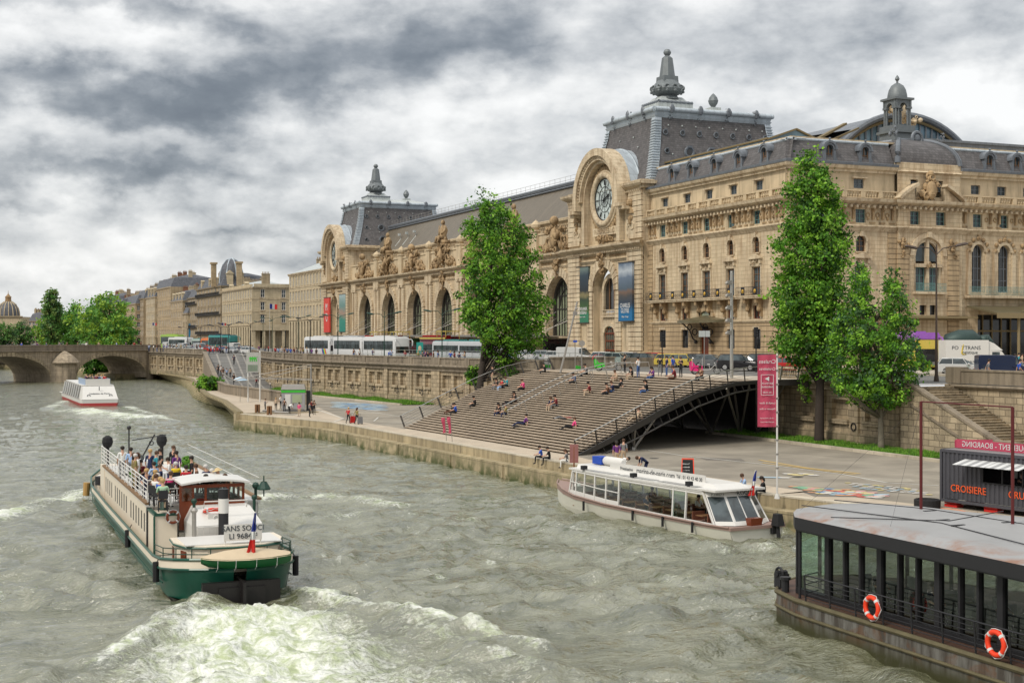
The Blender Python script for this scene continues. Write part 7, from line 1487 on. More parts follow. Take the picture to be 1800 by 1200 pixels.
def furn(kind,x,y,lb,grp):
 t=thing(kind,(x,y,1.12),lb,'table' if 'table' in kind else 'chair',grp);b=B()
 if 'table' in kind:b.cyl((0,0,.72),(0,0,.75),.5,n=16);b.lathe([(.5,.74),(.54,.45),(.5,.42)],(0,0,0),16);b.build('tablecloth','white',t,local=True);b=B();b.cyl((0,0,0),(0,0,.72),.04,n=6);b.cyl((0,0,0),(0,0,.03),.25,n=10);b.build('leg','black_iron',t,local=True)
 else:
  b.box(-.22,.22,-.22,.22,.43,.47);b.build('seat','white',t,local=True);b=B();b.box(-.22,.22,.2,.24,.5,.9);b.build('backrest','white',t,local=True)
  for sx in(-1,1):
   for sy in(-1,1):b=B();b.cyl((sx*.2,sy*.2,0),(sx*.2,sy*.2,.43),.02,n=5);b.build('leg','black_iron',t,local=True)
 return t
T0=None;k=0;pos=['nearest the bow window','second from the bow','third from the bow','fourth from the bow','fifth from the bow','sixth from the bow','seventh from the bow','eighth from the bow']
for i in range(6):
 x,y=30.4+.7*(i%2),38.6-i*2.1;lb='round table with white cloth inside the restaurant, '+pos[i]
 if T0 is None:T0=furn('round_table',x,y,lb,'tables in the floating restaurant');C0=furn('dining_chair',x+.8,y,'white chair seen through the glass beside the table '+pos[i],'chairs in the floating restaurant');C0 .rotation_euler=(0,0,-PI/2)
 else:dup(T0,(x,y,1.12),0,lb);dup(C0,(x+.8,y,1.12),-PI/2,'white chair seen through the glass beside the table '+pos[i])
 dup(C0,(x-.1,y+.85,1.12),0,'white chair facing aft at the restaurant table '+pos[i])
r_=onx(1534,1081,28.0);lifebuoy((27.97,r_.y,1.62),(0,0,R(90)),'orange-red lifebuoy on the restaurant railing nearer the bow',.33,grp=None)
r_=onx(1752,1153,28.0);lifebuoy((27.97,r_.y,1.62),(0,0,R(90)),'orange-red lifebuoy on the restaurant railing nearest the camera',.33)
t=thing('goal_frame',(32.8,39.8,4.15),'dark red steel frame of two tall posts and a crossbar on the grey roof','frame');p1=gp(1619,903,4.1);p2=gp(1780,930,4.1)
for p in(p1,p2):b=B();b.cyl(tuple(p),(p.x,p.y,8.1),.055,n=8);b.box(p.x-.15,p.x+.15,p.y-.15,p.y+.15,4.1,4.22);b.build('post','red_iron',t)
b=B();b.cyl((p1 .x,p1 .y,8.1),(p2 .x,p2 .y,8.1),.025,n=8);b.build('crossbar','red_iron',t);b=B()
for a,c in(((p1 .x,p1 .y,8.0),(29.0,41.8,4.1)),((p1 .x,p1 .y,8.0),(28.9,36.6,4.1)),((p1 .x,p1 .y,7.9),(44,49,1.8)),((p2 .x,p2 .y,8),(45,46,1.8))):b.cyl(a,c,.004,n=4)
b.build('guy_wires','black_iron',t)
fb=thing('tour_boat',(0,0,0),'white tour boat with red stripe and crowded open deck far upstream','boat');SF=[(0,2.6,0),(1,2.9,0),(28,2.9,0),(32,2.2,.2),(35.5,.3,.5)]
b=B();hull(b,SF,[(-.5,.85),(.45,.97)],[0]);b.quad((-2.2,0,-.5),(2.2,0,-.5),(2.5,0,.45),(-2.5,0,.45));b.build('hull',plain('tour_red',(.42,.05,.05),.5),fb,local=True)
b=B();hull(b,SF,[(.45,.97),(1.0,1.)],[0]);b.quad((-2.5,0,.45),(2.5,0,.45),(2.6,0,1),(-2.6,0,1));b.loft([[(-2.6,-.02,1.0),(2.6,-.02,1.0),(2.3,2.2,2.9),(-2.3,2.2,2.9)],[(-2.7,3,1.0),(2.7,3,1.0),(2.35,3.4,2.9),(-2.35,3.4,2.9)]]);b.box(-2.7,2.7,0,33,.95,1.02);b.loft([[(-2.35,3,2.95),(2.35,3,2.95),(2.35,3,3.1),(-2.35,3,3.1)],[(-1.9,30,2.95),(1.9,30,2.95),(1.9,30,3.1),(-1.9,30,3.1)]])
for s in(-1,1):
 for i in range(9):y=3.2+i*3;b.bar((s*2.75,y,1.0),(s*2.3,y+.4,3.0),.22,.12)
b.box(-1.8,1.8,3.0,3.1,3.1,4.0);b.build('cabin','white_paint',fb,local=True)
b=B()
for s in(-1,1):b.quad((s*2.68,3.2,1.05),(s*2.68,28,1.05),(s*2.25,28,2.95),(s*2.25,3.2,2.95))
b.build('windows','glass_far',fb,local=True);b=B();b.box(-1.85,-1.75,3.1,12,3.1,4.0);b.box(1.75,1.85,3.1,12,3.1,4.0);b.build('deck_rail',plain('pale_blue',(.30,.38,.50),.5),fb,local=True)
b=B();SL=tr(0,0.9,1.85)@Matrix.Rotation(R(41),4,'X');text_mesh('Vedettes de Paris',.42,SL,.01,b=b);b.torus((-1.6,.55,1.5),.22,.05,'Y',12,5);b.torus((1.6,.55,1.5),.22,.05,'Y',12,5);b.box(-.05,.05,1.2,1.3,2.3,2.9);b.build('stern_marks','letter_dark',fb,local=True)
fb.location=(22.6,213.5,0);fb.rotation_euler=(0,0,R(1))
def zst(x,y=150):w=72 if y<85 else 68 if y<101 else 62 if y<140 else 57;return ZS+.25*max(0,min(1,(x-w)/(84-w)))+.004
def paint(name,c,rough=.25):
 m=plain('paint_'+name,c,rough,0,.05);return m
PC={'black':(.015,.015,.017),'white':(.52,.52,.51),'silver':(.38,.39,.40),'grey':(.12,.125,.13),'red':(.40,.02,.02),'yellow':(.50,.38,.07),'blue':(.03,.06,.18),'green':(.30,.36,.33),'dark blue':(.012,.02,.05),'lime':(.24,.36,.06),'orange':(.55,.14,.03),'teal':(.04,.20,.19),'maroon':(.11,.012,.02)}
for k_,c_ in PC.items():paint(k_,c_)
def wheel(t,x,y,r,w=.2):
 b=B();b.cyl((x,y-w/2,r),(x,y+w/2,r),r,n=16);wh_=b.build('wheel','rubber',t,local=True);b=B();s=1 if y>0 else-1;b.cyl((x,y+s*(w/2-.01),r),(x,y+s*(w/2+.015),r),r*.62,n=12);b.build('rim','chrome',wh_,local=True)
def car_proto(name,L,W_,H,prof,glassp,wr=.32,wb=.6,cat='car'):
 0
 t=thing(name,(0,0,0),'x',cat);b=B();hw=W_/2
 rg=[]
 for y,k,dz in((-hw,.96,.03),(-hw*.94,1,0),(hw*.94,1,0),(hw,.96,.03)):rg.append([(x*k,y,z-dz*(1 if z>.5 else-1))for x,z in prof])
 b.loft(rg);b.build('body','paint_black',t,smooth=True,auto=35,local=True)
 rg=[]
 for y,kk in((-hw*.90,0),(-hw*.72,1),(hw*.72,1),(hw*.90,0)):rg.append([(x,y,z if(i in(0,len(glassp)-1))or kk else z-(z-glassp[0][1])*1.0)for i,(x,z)in enumerate(glassp)])
 b=B();zb=glassp[0][1];lo=[(x,z)for x,z in glassp];b.loft([[(x,(-hw*.92 if z<=zb+.01 else-hw*.76),z)for x,z in lo],[(x,(hw*.92 if z<=zb+.01 else hw*.76),z)for x,z in lo]]);b.build('windows','windscreen',t,local=True)
 xs_=[p[0]for p in glassp if p[1]>zb+.3];x0,x1=min(xs_),max(xs_);zt=max(p[1]for p in glassp);b=B();b.box(x0-.05,x1+.05,-hw*.78,hw*.78,zt-.05,zt+.035,.06)
 mid=(x0+x1)/2
 for s in(-1,1):
  for x in(x0,mid,x1):xb=x+(x-mid)*.35 if x!=mid else x;b.bar((xb,s*hw*.925,zb),(x,s*hw*.775,zt-.03),.07,.05)
 b.build('roof','paint_black',t,smooth=True,auto=35,local=True)
 for sx in(-1,1):
  for sy in(-1,1):wheel(t,sx*L*.5*wb,sy*(hw-.1),wr)
 for s in(-1,1):
  b=B();b.box(L/2-.30,L/2-.05,s*hw*.72-.2,s*hw*.72+.2,.62,.80,.02);b.build('headlight','lamp_glass',t,local=True);b=B();b.box(-L/2+.02,-L/2+.18,s*hw*.78-.13,s*hw*.78+.13,.72,.98,.01);b.build('tail_light','tail_red',t,local=True);b=B();b.ball((L*.16,s*(hw+.08),.98),.12,6,1,.7,.7);b.build('mirror','paint_black',t,local=True)
 b=B();b.box(L/2-.06,L/2+.012,-.26,.26,.42,.53);b.build('number_plate','white',t,local=True);b=B();b.box(L/2-.09,L/2+.006,-.5,.5,.56,.70);b.build('grille','rubber',t,local=True)
 return t
HB=car_proto('parked_car',4.1,1.74,1.5,[(-2.0,.25),(-2.05,.6),(-1.95,.95),(-1.6,.98),(.9,.95),(1.7,.82),(2.0,.66),(2.05,.35),(1.9,.22)],[(-1.95,.96),(-1.6,1.42),(-.9,1.48),(.2,1.46),(1.15,.96)])
SU=car_proto('parked_car',4.5,1.84,1.7,[(-2.2,.3),(-2.25,.7),(-2.15,1.05),(-1.8,1.08),(1.0,1.05),(2.0,.93),(2.2,.75),(2.25,.4),(2.1,.27)],[(-2.15,1.06),(-1.95,1.58),(-1.2,1.67),(.4,1.64),(1.3,1.06)],.36)
VN=car_proto('parked_van',4.9,1.95,2.1,[(-2.4,.3),(-2.45,1.2),(-2.42,2.0),(-2.2,2.08),(.7,2.06),(1.0,1.9),(1.0,1.2),(2.1,1.0),(2.4,.75),(2.45,.35),(2.2,.25)],[(.2,1.15),(.3,1.95),(.9,1.97),(1.2,1.8),(1.9,1.10)],.34,cat='van')
used_={}
def car(proto,x,y,hd,colr,label,group='cars parked and queuing on the street'):
 k=proto.name
 if k in used_:o=dup(proto)
 else:tree_of(proto);o=proto;used_[k]=1
 o.location=(x,y,zst(x,y));o.rotation_euler=(0,0,hd);tag(o,label,None,group)
 for c in o.children:
  if c.name.split('.')[0]in('body','roof','mirror'):omat(c,0,'paint_'+colr)
 return o
HD=math.atan2(-.8,.6);HR=math.atan2(-.39,.92)
def cx(px,X):return onx(px,640,X).y
near=[(1066,78.5,HB,'white','white hatchback at the left of the near car row behind the green pedicab'),(1090,77,HB,'green','pale grey-green hatchback behind the man in black'),(1113,79,HB,'silver','silver hatchback in the near car row behind the walker in white'),(1138,77,HB,'black','black hatchback between the silver and the red car'),(1160,79,HB,'red','red hatchback mostly hidden between black and yellow cars'),(1183,77.5,HB,'yellow','left of two pale yellow cars behind the group of standing people'),(1208,77.8,HB,'yellow','right of two yellow cars behind the group of standing people'),(1232,79,HB,'black','black hatchback right of the yellow cars'),(1252,78,HB,'grey','dark grey hatchback behind the pink pedicab'),(1302,75.5,SU,'black','large black hatchback alone before the hotel door, nearest to the steps'),(1352,78,SU,'black','black car parked behind the large black hatchback'),(1392,76,HB,'red','red and white small car beside the tallest tree'),(1418,78,HB,'white','white car glimpsed behind the tallest tree'),(912,79,HB,'silver','silver car behind the railing just right of the leaning tree'),(938,78,HB,'white','white car behind the railing, second from the leaning tree'),(962,79,HB,'silver','silver car behind the railing under the grey mast foot'),(985,77.5,HB,'white','white car behind the railing left of the delivery van'),(1012,77,VN,'white','white delivery van parked behind the railing left of the green pedicab')]
for px,X,pt,cl,lb in near:car(pt,X,cx(px,X),HD,cl,lb)
far_=[(296,395,'white'),(306,370,'silver'),(315,350,'white'),(325,335,'silver'),(334,322,'white'),(343,345,'grey'),(352,330,'silver'),(362,350,'black'),(372,322,'red'),(383,345,'white'),(394,318,'red'),(404,300,'silver'),(413,330,'white'),(424,300,'white'),(433,318,'grey'),(398,360,'white'),(234,380,'silver'),(440,285,'white')]
for i,(px,T,cl)in enumerate(far_):x,y=at(px,T);car(HB if i%3 else VN,x,y,R(-80)+.2*(i%3),cl,'%s %s in the far queue of traffic by the bridge%s'%(cl,'car' if i%3 else 'van',''),'far traffic near the bridge')
def coach(x,y,hd,base,upper,label,L=11.5,H=3.6,deck2=False,stripes=None,roofc=None,grp='coaches and buses on the quay street',logo=None,face_=None,scale=1.):
 t=thing('coach',(0,0,0),label,'bus',grp);W_=2.5;b=B();hw=W_/2;zb=1.55 if not deck2 else 1.2
 def sec(x,k,zlo=.35,zhi=H):return[(x,-hw*k,zlo),(x,hw*k,zlo),(x,hw*k,zhi-.35),(x,hw*(k-.12),zhi-.05),(x,-hw*(k-.12),zhi-.05),(x,-hw*k,zhi-.35)]
 b.loft([sec(-L/2,.96),sec(-L/2+.3,1),sec(L/2-.5,1),sec(L/2-.1,.97,.4,H-.1),sec(L/2,.9,.5,H-.4)]);b.build('body','paint_'+base,t,smooth=True,auto=35,local=True)
 b=B()
 for s in(-1,1):b.box(-L/2+.5,L/2-.75,s*hw-.02,s*hw+.02,zb,H-.62)
 if deck2:
  for s in(-1,1):b.box(-L/2+.5,L/2-.75,s*hw-.02,s*hw+.02,.9,1.6)
 b.build('side_windows','windscreen',t,local=True);b=B();b.loft([[(L/2-.12,-hw*.9,1.1),(L/2-.12,hw*.9,1.1),(L/2-.14,hw*.86,H-.45),(L/2-.14,-hw*.86,H-.45)],[(L/2+.02,-hw*.86,1.15),(L/2+.02,hw*.86,1.15),(L/2-.02,hw*.82,H-.5),(L/2-.02,-hw*.82,H-.5)]]);b.build('windscreen','glass_dark',t,local=True)
 b=B()
 for i in range(7):x_=-L/2+.6+i*(L-1.4)/6;[b.box(x_-.05,x_+.05,s*hw-.03,s*hw+.03,zb,H-.62)for s in(-1,1)]
 b.build('window_posts','rubber',t,local=True)
 if upper:b=B();b.box(-L/2+.4,L/2-.6,-hw*.8,hw*.8,H-.1,H+.05);b.box(-L/4,L/4,-hw*.5,hw*.5,H+.05,H+.2);b.build('roof_unit','paint_'+upper,t,local=True)
 for sx in(-.32,.32):
  for sy in(-1,1):wheel(t,sx*L,sy*(hw-.15),.5,.28)
 for s in(-1,1):b=B();b.tube([(L/2-.1,s*hw*.8,H-.35),(L/2+.5,s*hw*1.05,H-.4),(L/2+.62,s*hw*1.12,H-.75),(L/2+.55,s*hw*1.12,H-1.35)],[.05,.07,.12,.11],6);b.build('mirror','paint_'+(face_ or base),t,local=True);b=B();b.box(L/2-.08,L/2+.02,s*hw*.7-.22,s*hw*.7+.22,.7,.92);b.build('headlight','lamp_glass',t,local=True)
 if stripes:
  for i,c_ in enumerate(stripes):
   b=B();
   for s in(-1,1):b.add([(L/2-2.2-i*.35,s*(hw+.025),1.5),(L/2-1.85-i*.35,s*(hw+.025),1.5),(L/2-1.2-i*.35,s*(hw+.025),.45),(L/2-1.55-i*.35,s*(hw+.025),.45)],[(0,1,2,3)])
   b.build('stripe',c_,t,local=True)
   b=B();b.add([(-L/2-.01,-.9+i*.3,2.1),(-L/2-.01,-.6+i*.3,2.1),(-L/2-.01,-.1+i*.3,.5),(-L/2-.01,-.4+i*.3,.5)],[(0,1,2,3)]);b.build('stripe',c_,t,local=True)
 if logo:b=B();[b.ball((L/2-2.2+.3*k,s*(hw+.02),1.0+.1*(k%2)),.22,8,1,.1,1.1)for k in range(3)for s in(-1,1)];b.build('logo',logo,t,local=True)
 t.location=(x,y,zst(x,y));t.rotation_euler=(0,0,hd);t.scale=(scale,)*3;return t
plain('paint_purple',(.28,.10,.42),.3);plain('stripe_violet',(.16,.03,.25),.5)
DQ=R(-90)+math.atan(.13)*-1*-1
CA=[(568,62.5,'white','white','white coach with rainbow stripes, leftmost of the three parked coaches',['red','yellow','kiosk_green','blue','stripe_violet'],None),(622,63.5,'white','silver','plain white coach between the rainbow one and the blue-logo one',None,None),(678,63.5,'white','white','white coach with blue logo, rightmost of the three parked coaches',None,'blue')]
for px,X,bc,uc,lb,st_,lg in CA:coach(X,cx(px,X),R(-83),bc,uc,lb,12,3.55,stripes=st_,logo=lg)
def opendeck(x,y,hd,label,base='maroon',trim='yellow',L=10.5):
 t=coach(0,0,0,base,None,label,L,2.9,deck2=True);t.location=(x,y,zst(x,y));t.rotation_euler=(0,0,hd);b=B()
 for s in(-1,1):b.box(-L/2+.2,L/2-.2,s*1.2-.03,s*1.2+.03,2.85,3.5)
 b.box(-L/2+.2,-L/2+.26,-1.2,1.2,2.85,3.5);b.build('upper_side','paint_'+base,t,local=True);b=B()
 for s in(-1,1):b.box(-L/2+.15,L/2-.15,s*1.23-.03,s*1.23+.03,3.1,3.35)
 b.box(L/2-3.6,L/2+.0,-1.2,1.2,4.25,4.38);[b.bar((x_,s*1.15,3.4),(x_,s*1.15,4.3),.08,.08)for x_ in(L/2-3.5,L/2-1.8,L/2-.1)for s in(-1,1)];b.build('canopy','paint_yellow',t,local=True);b=B()
 for i in range(8):[b.box(-L/2+.8+i*.95,-L/2+.9+i*.95,s*.6-.4,s*.6+.4,2.9,3.7)for s in(-1,1)]
 b.build('seats','red',t,local=True);return t
opendeck(74,cx(690,74),R(-86),'maroon and yellow open-top tour bus behind the blue-logo coach');opendeck(74,cx(772,74),R(-86),'maroon and yellow open-top tour bus with canopy left of the leaning tree');opendeck(74,cx(655,74),R(-86),'open-top tour bus farthest left behind the coaches','yellow')
coach(64.5,cx(800,64.5),R(-83),'silver','teal','low silver bus with a teal roof behind the railing, left one of two',9,3.0);coach(64.5,cx(845,64.5),R(-83),'silver','teal','low silver bus with a teal roof nearest the leaning tree',8,3.0)
for px,T,bc,uc,lb,L,H in((303,400,'lime','lime','lime green double-decker bus far off near the bridge',10,4.2),(318,380,'white','white','white bus far off beside the lime green one',10,3.4),(358,372,'green','teal','pale green bus in the far traffic',9,3.0),(376,350,'orange','orange','orange and black bus in the far traffic',9,3.2),(392,338,'teal','dark blue','teal-fronted dark tour bus in the far traffic',10,4.0)):
 x,y=at(px,T);coach(x,y,R(-70),bc,uc,lb,L,H)
q_=at(1630,133);t=coach(q_[0]+2.6,q_[1]+5.4,R(-116),'yellow','purple','yellow coach with purple roof and big purple mirrors right of the bushy tree',12,3.7,face_='purple');b=B();hw=1.25
b.loft([[(x,-hw*1.01,z0),(x,hw*1.01,z0),(x,hw*1.01,3.5),(x,hw*.85,3.78),(x,-hw*.85,3.78),(x,-hw*1.01,3.5)]for x,z0 in((-6.05,2.95),(4.8,2.95),(5.9,3.0),(6.08,3.15))]);b.build('purple_roof','paint_purple',t,smooth=True,auto=40,local=True)
b=B();b.ball((6.02,0,1.15),1.0,14,.12,1,.55);b.build('front_panel','rubber',t,local=True)
t=thing('delivery_truck',(0,0,0),'white box lorry lettered POLYTRANS Logistique on the street at right','truck');b=B();b.box(-3.0,1.0,-1.1,1.1,.75,3.05);b.build('box','white_paint',t,local=True)
b=B();b.ext([(1.05,.45),(3.0,.45),(3.05,1.1),(2.75,1.35),(2.2,2.05),(1.05,2.1)],-1.0,1.0);cabt=b.build('cab','white_paint',t,local=True);b=B();b.loft([[(1.05,-.95,2.1),(1.05,.95,2.1),(1.05,.95,2.95),(1.05,-.95,2.95)],[(1.9,-.9,2.1),(1.9,.9,2.1),(1.6,.8,2.75),(1.6,-.8,2.75)],[(2.4,-.85,2.1),(2.4,.85,2.1),(2.35,.8,2.15),(2.35,-.8,2.15)]]);b.build('wind_deflector','white_paint',t,smooth=True,auto=40,local=True)
b=B();b.box(1.35,2.05,-1.02,-.99,1.3,1.95);b.box(1.35,2.05,.99,1.02,1.3,1.95);b.quad((2.78,-.9,1.38),(2.78,.9,1.38),(2.26,.85,2.03),(2.26,-.85,2.03));b.build('window','windscreen',t,local=True);b=B();b.box(-3.0,2.6,-.9,.9,.5,.75);b.box(-3.6,-3.0,-1.0,1.0,.7,1.0);b.build('chassis','grey' if 'grey' in MATS else 'paint_grey',t,local=True)
for x_ in(-1.9,2.2):
 for s in(-1,1):wheel(t,x_,s*.9,.38)
FT2=tr(-1.1,-1.115,2.1)@Matrix.Rotation(R(90),4,'X');b=B();text_mesh('PO  YTRANS',.48,FT2@tr(0,.22,0),.004,b=b);text_mesh('ogistique',.42,FT2@tr(.35,-.2,0),.004,b=b,sx=.95);text_mesh('Tél. 01 60 02 06 06',.2,FT2@tr(0,-1.05,0),.004,b=b);b.build('lettering','letter_dark',t,local=True);b=B();b.tube([(-1.37,-1.125,2.65),(-1.47,-1.125,2.2),(-1.52,-1.125,1.85),(-1.45,-1.125,1.72),(-1.15,-1.125,1.73)],[.03,.05,.06,.05,.02],6);b.build('letter_swash','yellow',t,local=True)
t.location=(89.6,101.2,zst(90));t.rotation_euler=(0,0,HR)
x,y=at(1688,121);car(HB,x,y,HR-.25,'white','white hatchback in front of the lettered lorry',None)
x,y=at(1762,116);car(VN,x,y,HR-.1,'dark blue','dark blue van at the right edge before the lorry cab',None).scale=(.88,)*3
x,y=at(1560,116);car(HB,x,y,HR,'white','white car hidden behind the bushy tree',None)
def scooter(px,T,label):
 x,y=at(px,T);t=thing('motor_scooter',(x,y,ZS+.02),label,'scooter','scooters parked behind the parapet');t.rotation_euler=(0,0,HR+.3)
 for xx in(-.62,.62):b=B();b.torus((xx,0,.3),.24,.07,'Y',16,6);b.build('wheel','rubber',t,local=True)
 b=B();b.tube([(-.7,0,.62),(-.3,0,.66),(.1,0,.45),(.4,0,.5),(.5,0,.95)],[.14,.16,.10,.12,.08],8);b.tube([(.62,0,.3),(.5,0,.8),(.42,0,1.05)],.04,6);b.build('body','black_iron',t,smooth=True,local=True);b=B();b.tube([(-.65,0,.82),(-.1,0,.82)],[.1,.13],8);b.build('seat','rubber',t,local=True);b=B();b.tube([(.4,-.35,1.05),(.42,0,1.08),(.4,.35,1.05)],.03,6);b.build('handlebar','steel',t,local=True);b=B();b.add([(.5,-.2,.95),(.5,.2,.95),(.36,.16,1.4),(.36,-.16,1.4)],[(0,1,2,3)]);b.build('windshield','clear_glass',t,local=True)
scooter(1694,108,'black scooter with high seat parked behind the solid parapet');scooter(1722,107,'black scooter with a windshield parked behind the solid parapet')
def pedicab(px,py,cab,trim,label):
 p=gp(px,py,ZS);t=thing('pedicab',(p.x,p.y,ZS+.02),label,'pedicab');t.rotation_euler=(0,0,HR)
 for s in(-1,1):b=B();b.torus((-.55,s*.5,.35),.32,.04,'Y',20,6);[b.cyl((-.55,s*.5,.35),(-.55+.3*math.cos(k),s*.5,.35+.3*math.sin(k)),.008,n=3)for k in range(6)];b.build('wheel','rubber',t,local=True)
 b=B();b.torus((1.55,0,.34),.31,.035,'Y',20,6);b.build('wheel','rubber',t,local=True)
 b=B();b.loft([[(-1.0,-.52,.35),(-1.0,.52,.35),(-1.1,.52,1.2),(-1.1,-.52,1.2)],[(-.2,-.52,.3),(-.2,.52,.3),(-.9,.52,1.3),(-.9,-.52,1.3)]]);b.box(-.9,.1,-.5,-.44,.35,.85);b.box(-.9,.1,.44,.5,.35,.85);b.build('cab',cab,t,smooth=True,auto=40,local=True);b=B();b.box(-.85,-.2,-.42,.42,.6,.72);b.build('seat','rubber',t,local=True)
 b=B();b.loft([[(x,y_,z)for y_ in(-.6,.6)]for x,z in((-1.25,1.2),(-1.15,1.55),(-.8,1.72),(-.2,1.7),(.15,1.55))],close=False,caps=False);b.build('hood',trim,t,local=True)
 b=B();[b.cyl((x_,s*.55,.8),(x_,s*.58,1.6),.02,n=5)for x_ in(-.9,.05)for s in(-1,1)];b.tube([(-.2,0,.4),(.9,0,.45),(1.4,0,.95),(1.55,0,.34)],.03,6);b.tube([(.9,0,.45),(.75,0,.95)],.025,6);b.tube([(1.3,-.3,1.1),(1.4,0,1.0),(1.3,.3,1.1)],.02,5);b.box(.6,.85,-.09,.09,.93,1.0);b.build('frame','white_paint',t,local=True)
pedicab(1062,652,'kiosk_green','red','green pedicab with a red hood at the top of the steps');pedicab(1232,658,'pink_hot' if 'pink_hot' in MATS else plain('pink_hot',(.60,.02,.16),.4).name,'rubber','pink pedicab with a black hood behind the right end of the steps')
x,y=at(1694,139);t=thing('elephant_statue',(x,y,7.2),'dark green bronze animal statue rising behind the white lorry','statue');t.rotation_euler=(0,0,HR);b=B()
b.tube([(-1.9,0,2.2),(-1.5,0,2.6),(-.4,0,2.85),(.8,0,2.9),(1.7,0,2.6)],[.5,.95,1.1,1.05,.6],12);b.tube([(1.6,0,2.8),(2.3,0,2.9),(2.8,0,2.4)],[.6,.6,.4],10);b.tube([(2.8,0,2.4),(3.2,0,1.8),(3.3,0,1.0),(3.6,0,.7)],[.3,.22,.15,.1],8)
for x_,y_ in((-1.5,-.6),(-1.5,.6),(1.2,-.6),(1.4,.6)):b.tube([(x_,y_,2.3),(x_,y_,1.2),(x_+.05,y_,0)],[.45,.32,.34],8)
b.ball((2.2,.6,2.8),.5,8,.3,.3,1.2);b.ball((2.2,-.6,2.8),.5,8,.3,.3,1.2);b.build('body',plain('bronze_green',(.035,.06,.055),.5,.3,.2),t,smooth=True,local=True)
def lamp(px,ytop,ybase,z,label,mat='green_iron',arms=2,grp='double-armed street lamps on the lower quay'):
 if z is None:x,y=at(px,ybase);z=zst(x,y);T=ybase
 else:p=gp(px,ybase,z);x,y=p.x,p.y;T=SN*x+CS*y
 h=CH+(HY-ytop)*T/FP-z;t=thing('street_lamp',(x,y,z),label,'street lamp',grp);b=B();b.cyl((0,0,0),(0,0,h*.3),.14,.10,8);b.cyl((0,0,h*.3),(0,0,h-.3),.09,.05,8);b.cyl((0,0,0),(0,0,.5),.22,.16,10);b.build('post',mat,t,local=True)
 a0=-TH
 for s in(-1,1)[:arms]:
  d=Vector((math.cos(a0),math.sin(a0),0))*s;b=B();b.tube([(0,0,h*.90),tuple(d*.5+Vector((0,0,h*.90+.5))),tuple(d*1.1+Vector((0,0,h*.90+.62))),tuple(d*1.7+Vector((0,0,h*.90+.75 if s>0 else h*.90+.55)))],.045,6);b.build('arm',mat,t,local=True)
  q=d*2.0+Vector((0,0,h*.90+.78 if s>0 else h*.90+.58));b=B(rz(a0));b.M=tr(*q)@rz(a0)@Matrix.Rotation(-.2*s,4,'Y');b.lathe([(.02,.16),(.2,.13),(.3,0),(.25,-.07),(.02,-.09)],(0,0,0),10,sx=1.9);hd=b.build('lamp_head',mat,t,local=True)
 return t
for px,yt,yb,lb in((462.5,560,650,'green double-armed lamp farthest left beside the ramp'),(478.5,552,668,'green double-armed lamp at the foot of the ramp wall beside the tricolour'),(524,550,672,'green double-armed lamp third from the ramp, left of the white kiosk mast'),(594,546,690,'green double-armed lamp before the red museum banner'),(675.5,543,699,'green double-armed lamp fifth from the ramp, in the middle of the grass strip'),(777,537,706,'tallest-looking green double-armed lamp just left of the leaning tree')):
 lamp(px,yt,yb,ZQ,lb)
lamp(911,560,712,ZQ,'green lamp post mostly hidden by the leaning tree',grp=None)
lamp(1646,423,108,None,'tall brown double-armed street lamp in front of the west front','rust' if False else plain('lamp_brown',(.06,.04,.03),.5).name,grp=None)
p=gp(1513,779,ZQ);t=thing('lamp_post',tuple(p),'dark green lamp post between the two quay trees','street lamp');b=B();b.cyl((0,0,0),(0,0,1.0),.17,.15,10);b.cyl((0,0,1),(0,0,9.5),.13,.07,10);b.build('post','green_iron',t,local=True);b=B();b.cyl((0,0,9.5),(.9,-.3,9.8),.05,n=6);b.ball((1.1,-.37,9.8),.22,8,1.6,1,.6);b.build('lamp_head','green_iron',t,local=True)
for i,(px,T,yt)in enumerate(((388,300,572),(402,296,568),(352,330,572),(440,270,566),(545,235,558),(330,350,575))):lamp(px,yt,T,None,['small far double-armed lamp left of the flagpole','second far double-armed lamp left of the flagpole','small far lamp before the domed corner house','far double-armed lamp right at the head of the ramp','far double-armed lamp before the long pale block','farthest double-armed lamp near the bridge end'][i],'black_iron',grp='distant street lamps')
def flagpole(px,T,yt,label,w):
 x,y=at(px,T);z=zst(x,y);h=CH+(HY-yt)*T/FP-z;t=tricolore(x,y,z,h,label,w,furled=False)
flagpole(474,268,532,'French tricolour flying on a pole at the head of the ramp',1.5)
flagpole(390,330,566,'small far tricolour in front of the domed corner house',1.0);flagpole(268,400,566,'tiny far tricolour by the trees at the bridge end',1.2)
p=gp(1286,664,ZS);t=thing('camera_mast',tuple(p),'tall pale mast with cameras beside the landing of the steps','mast');T=SN*p.x+CS*p.y;h=CH+(HY-476)*T/FP-ZS;b=B();b.cyl((0,0,0),(0,0,h),.16,.12,10);b.build('post','rail_steel',t,local=True)
for k in range(5):b=B();b.box(-.42+.2*(k%2)*0,-.05,-.12,.12,h-1.2-k*1.1,h-.85-k*1.1);b.ball((-.5,0,h-1.1-k*1.1),.16,6);b.build('camera','steel',t,local=True)
p=gp(985,655,ZS);T=SN*p.x+CS*p.y;t=thing('leaning_mast',tuple(p),'grey mast leaning right beside the low wall at the top of the steps','mast');h=CH+(HY-530)*T/FP-ZS;b=B();b.cyl((0,0,0),(1.6,-.6,h),.12,.09,8);b.build('post','steel',t,local=True);b=B();b.box(1.2,1.6,-.6,-.4,h-1.4,h-1.0);b.ball((1.5,-.6,h-.7),.16,6);b.build('camera','steel',t,local=True)
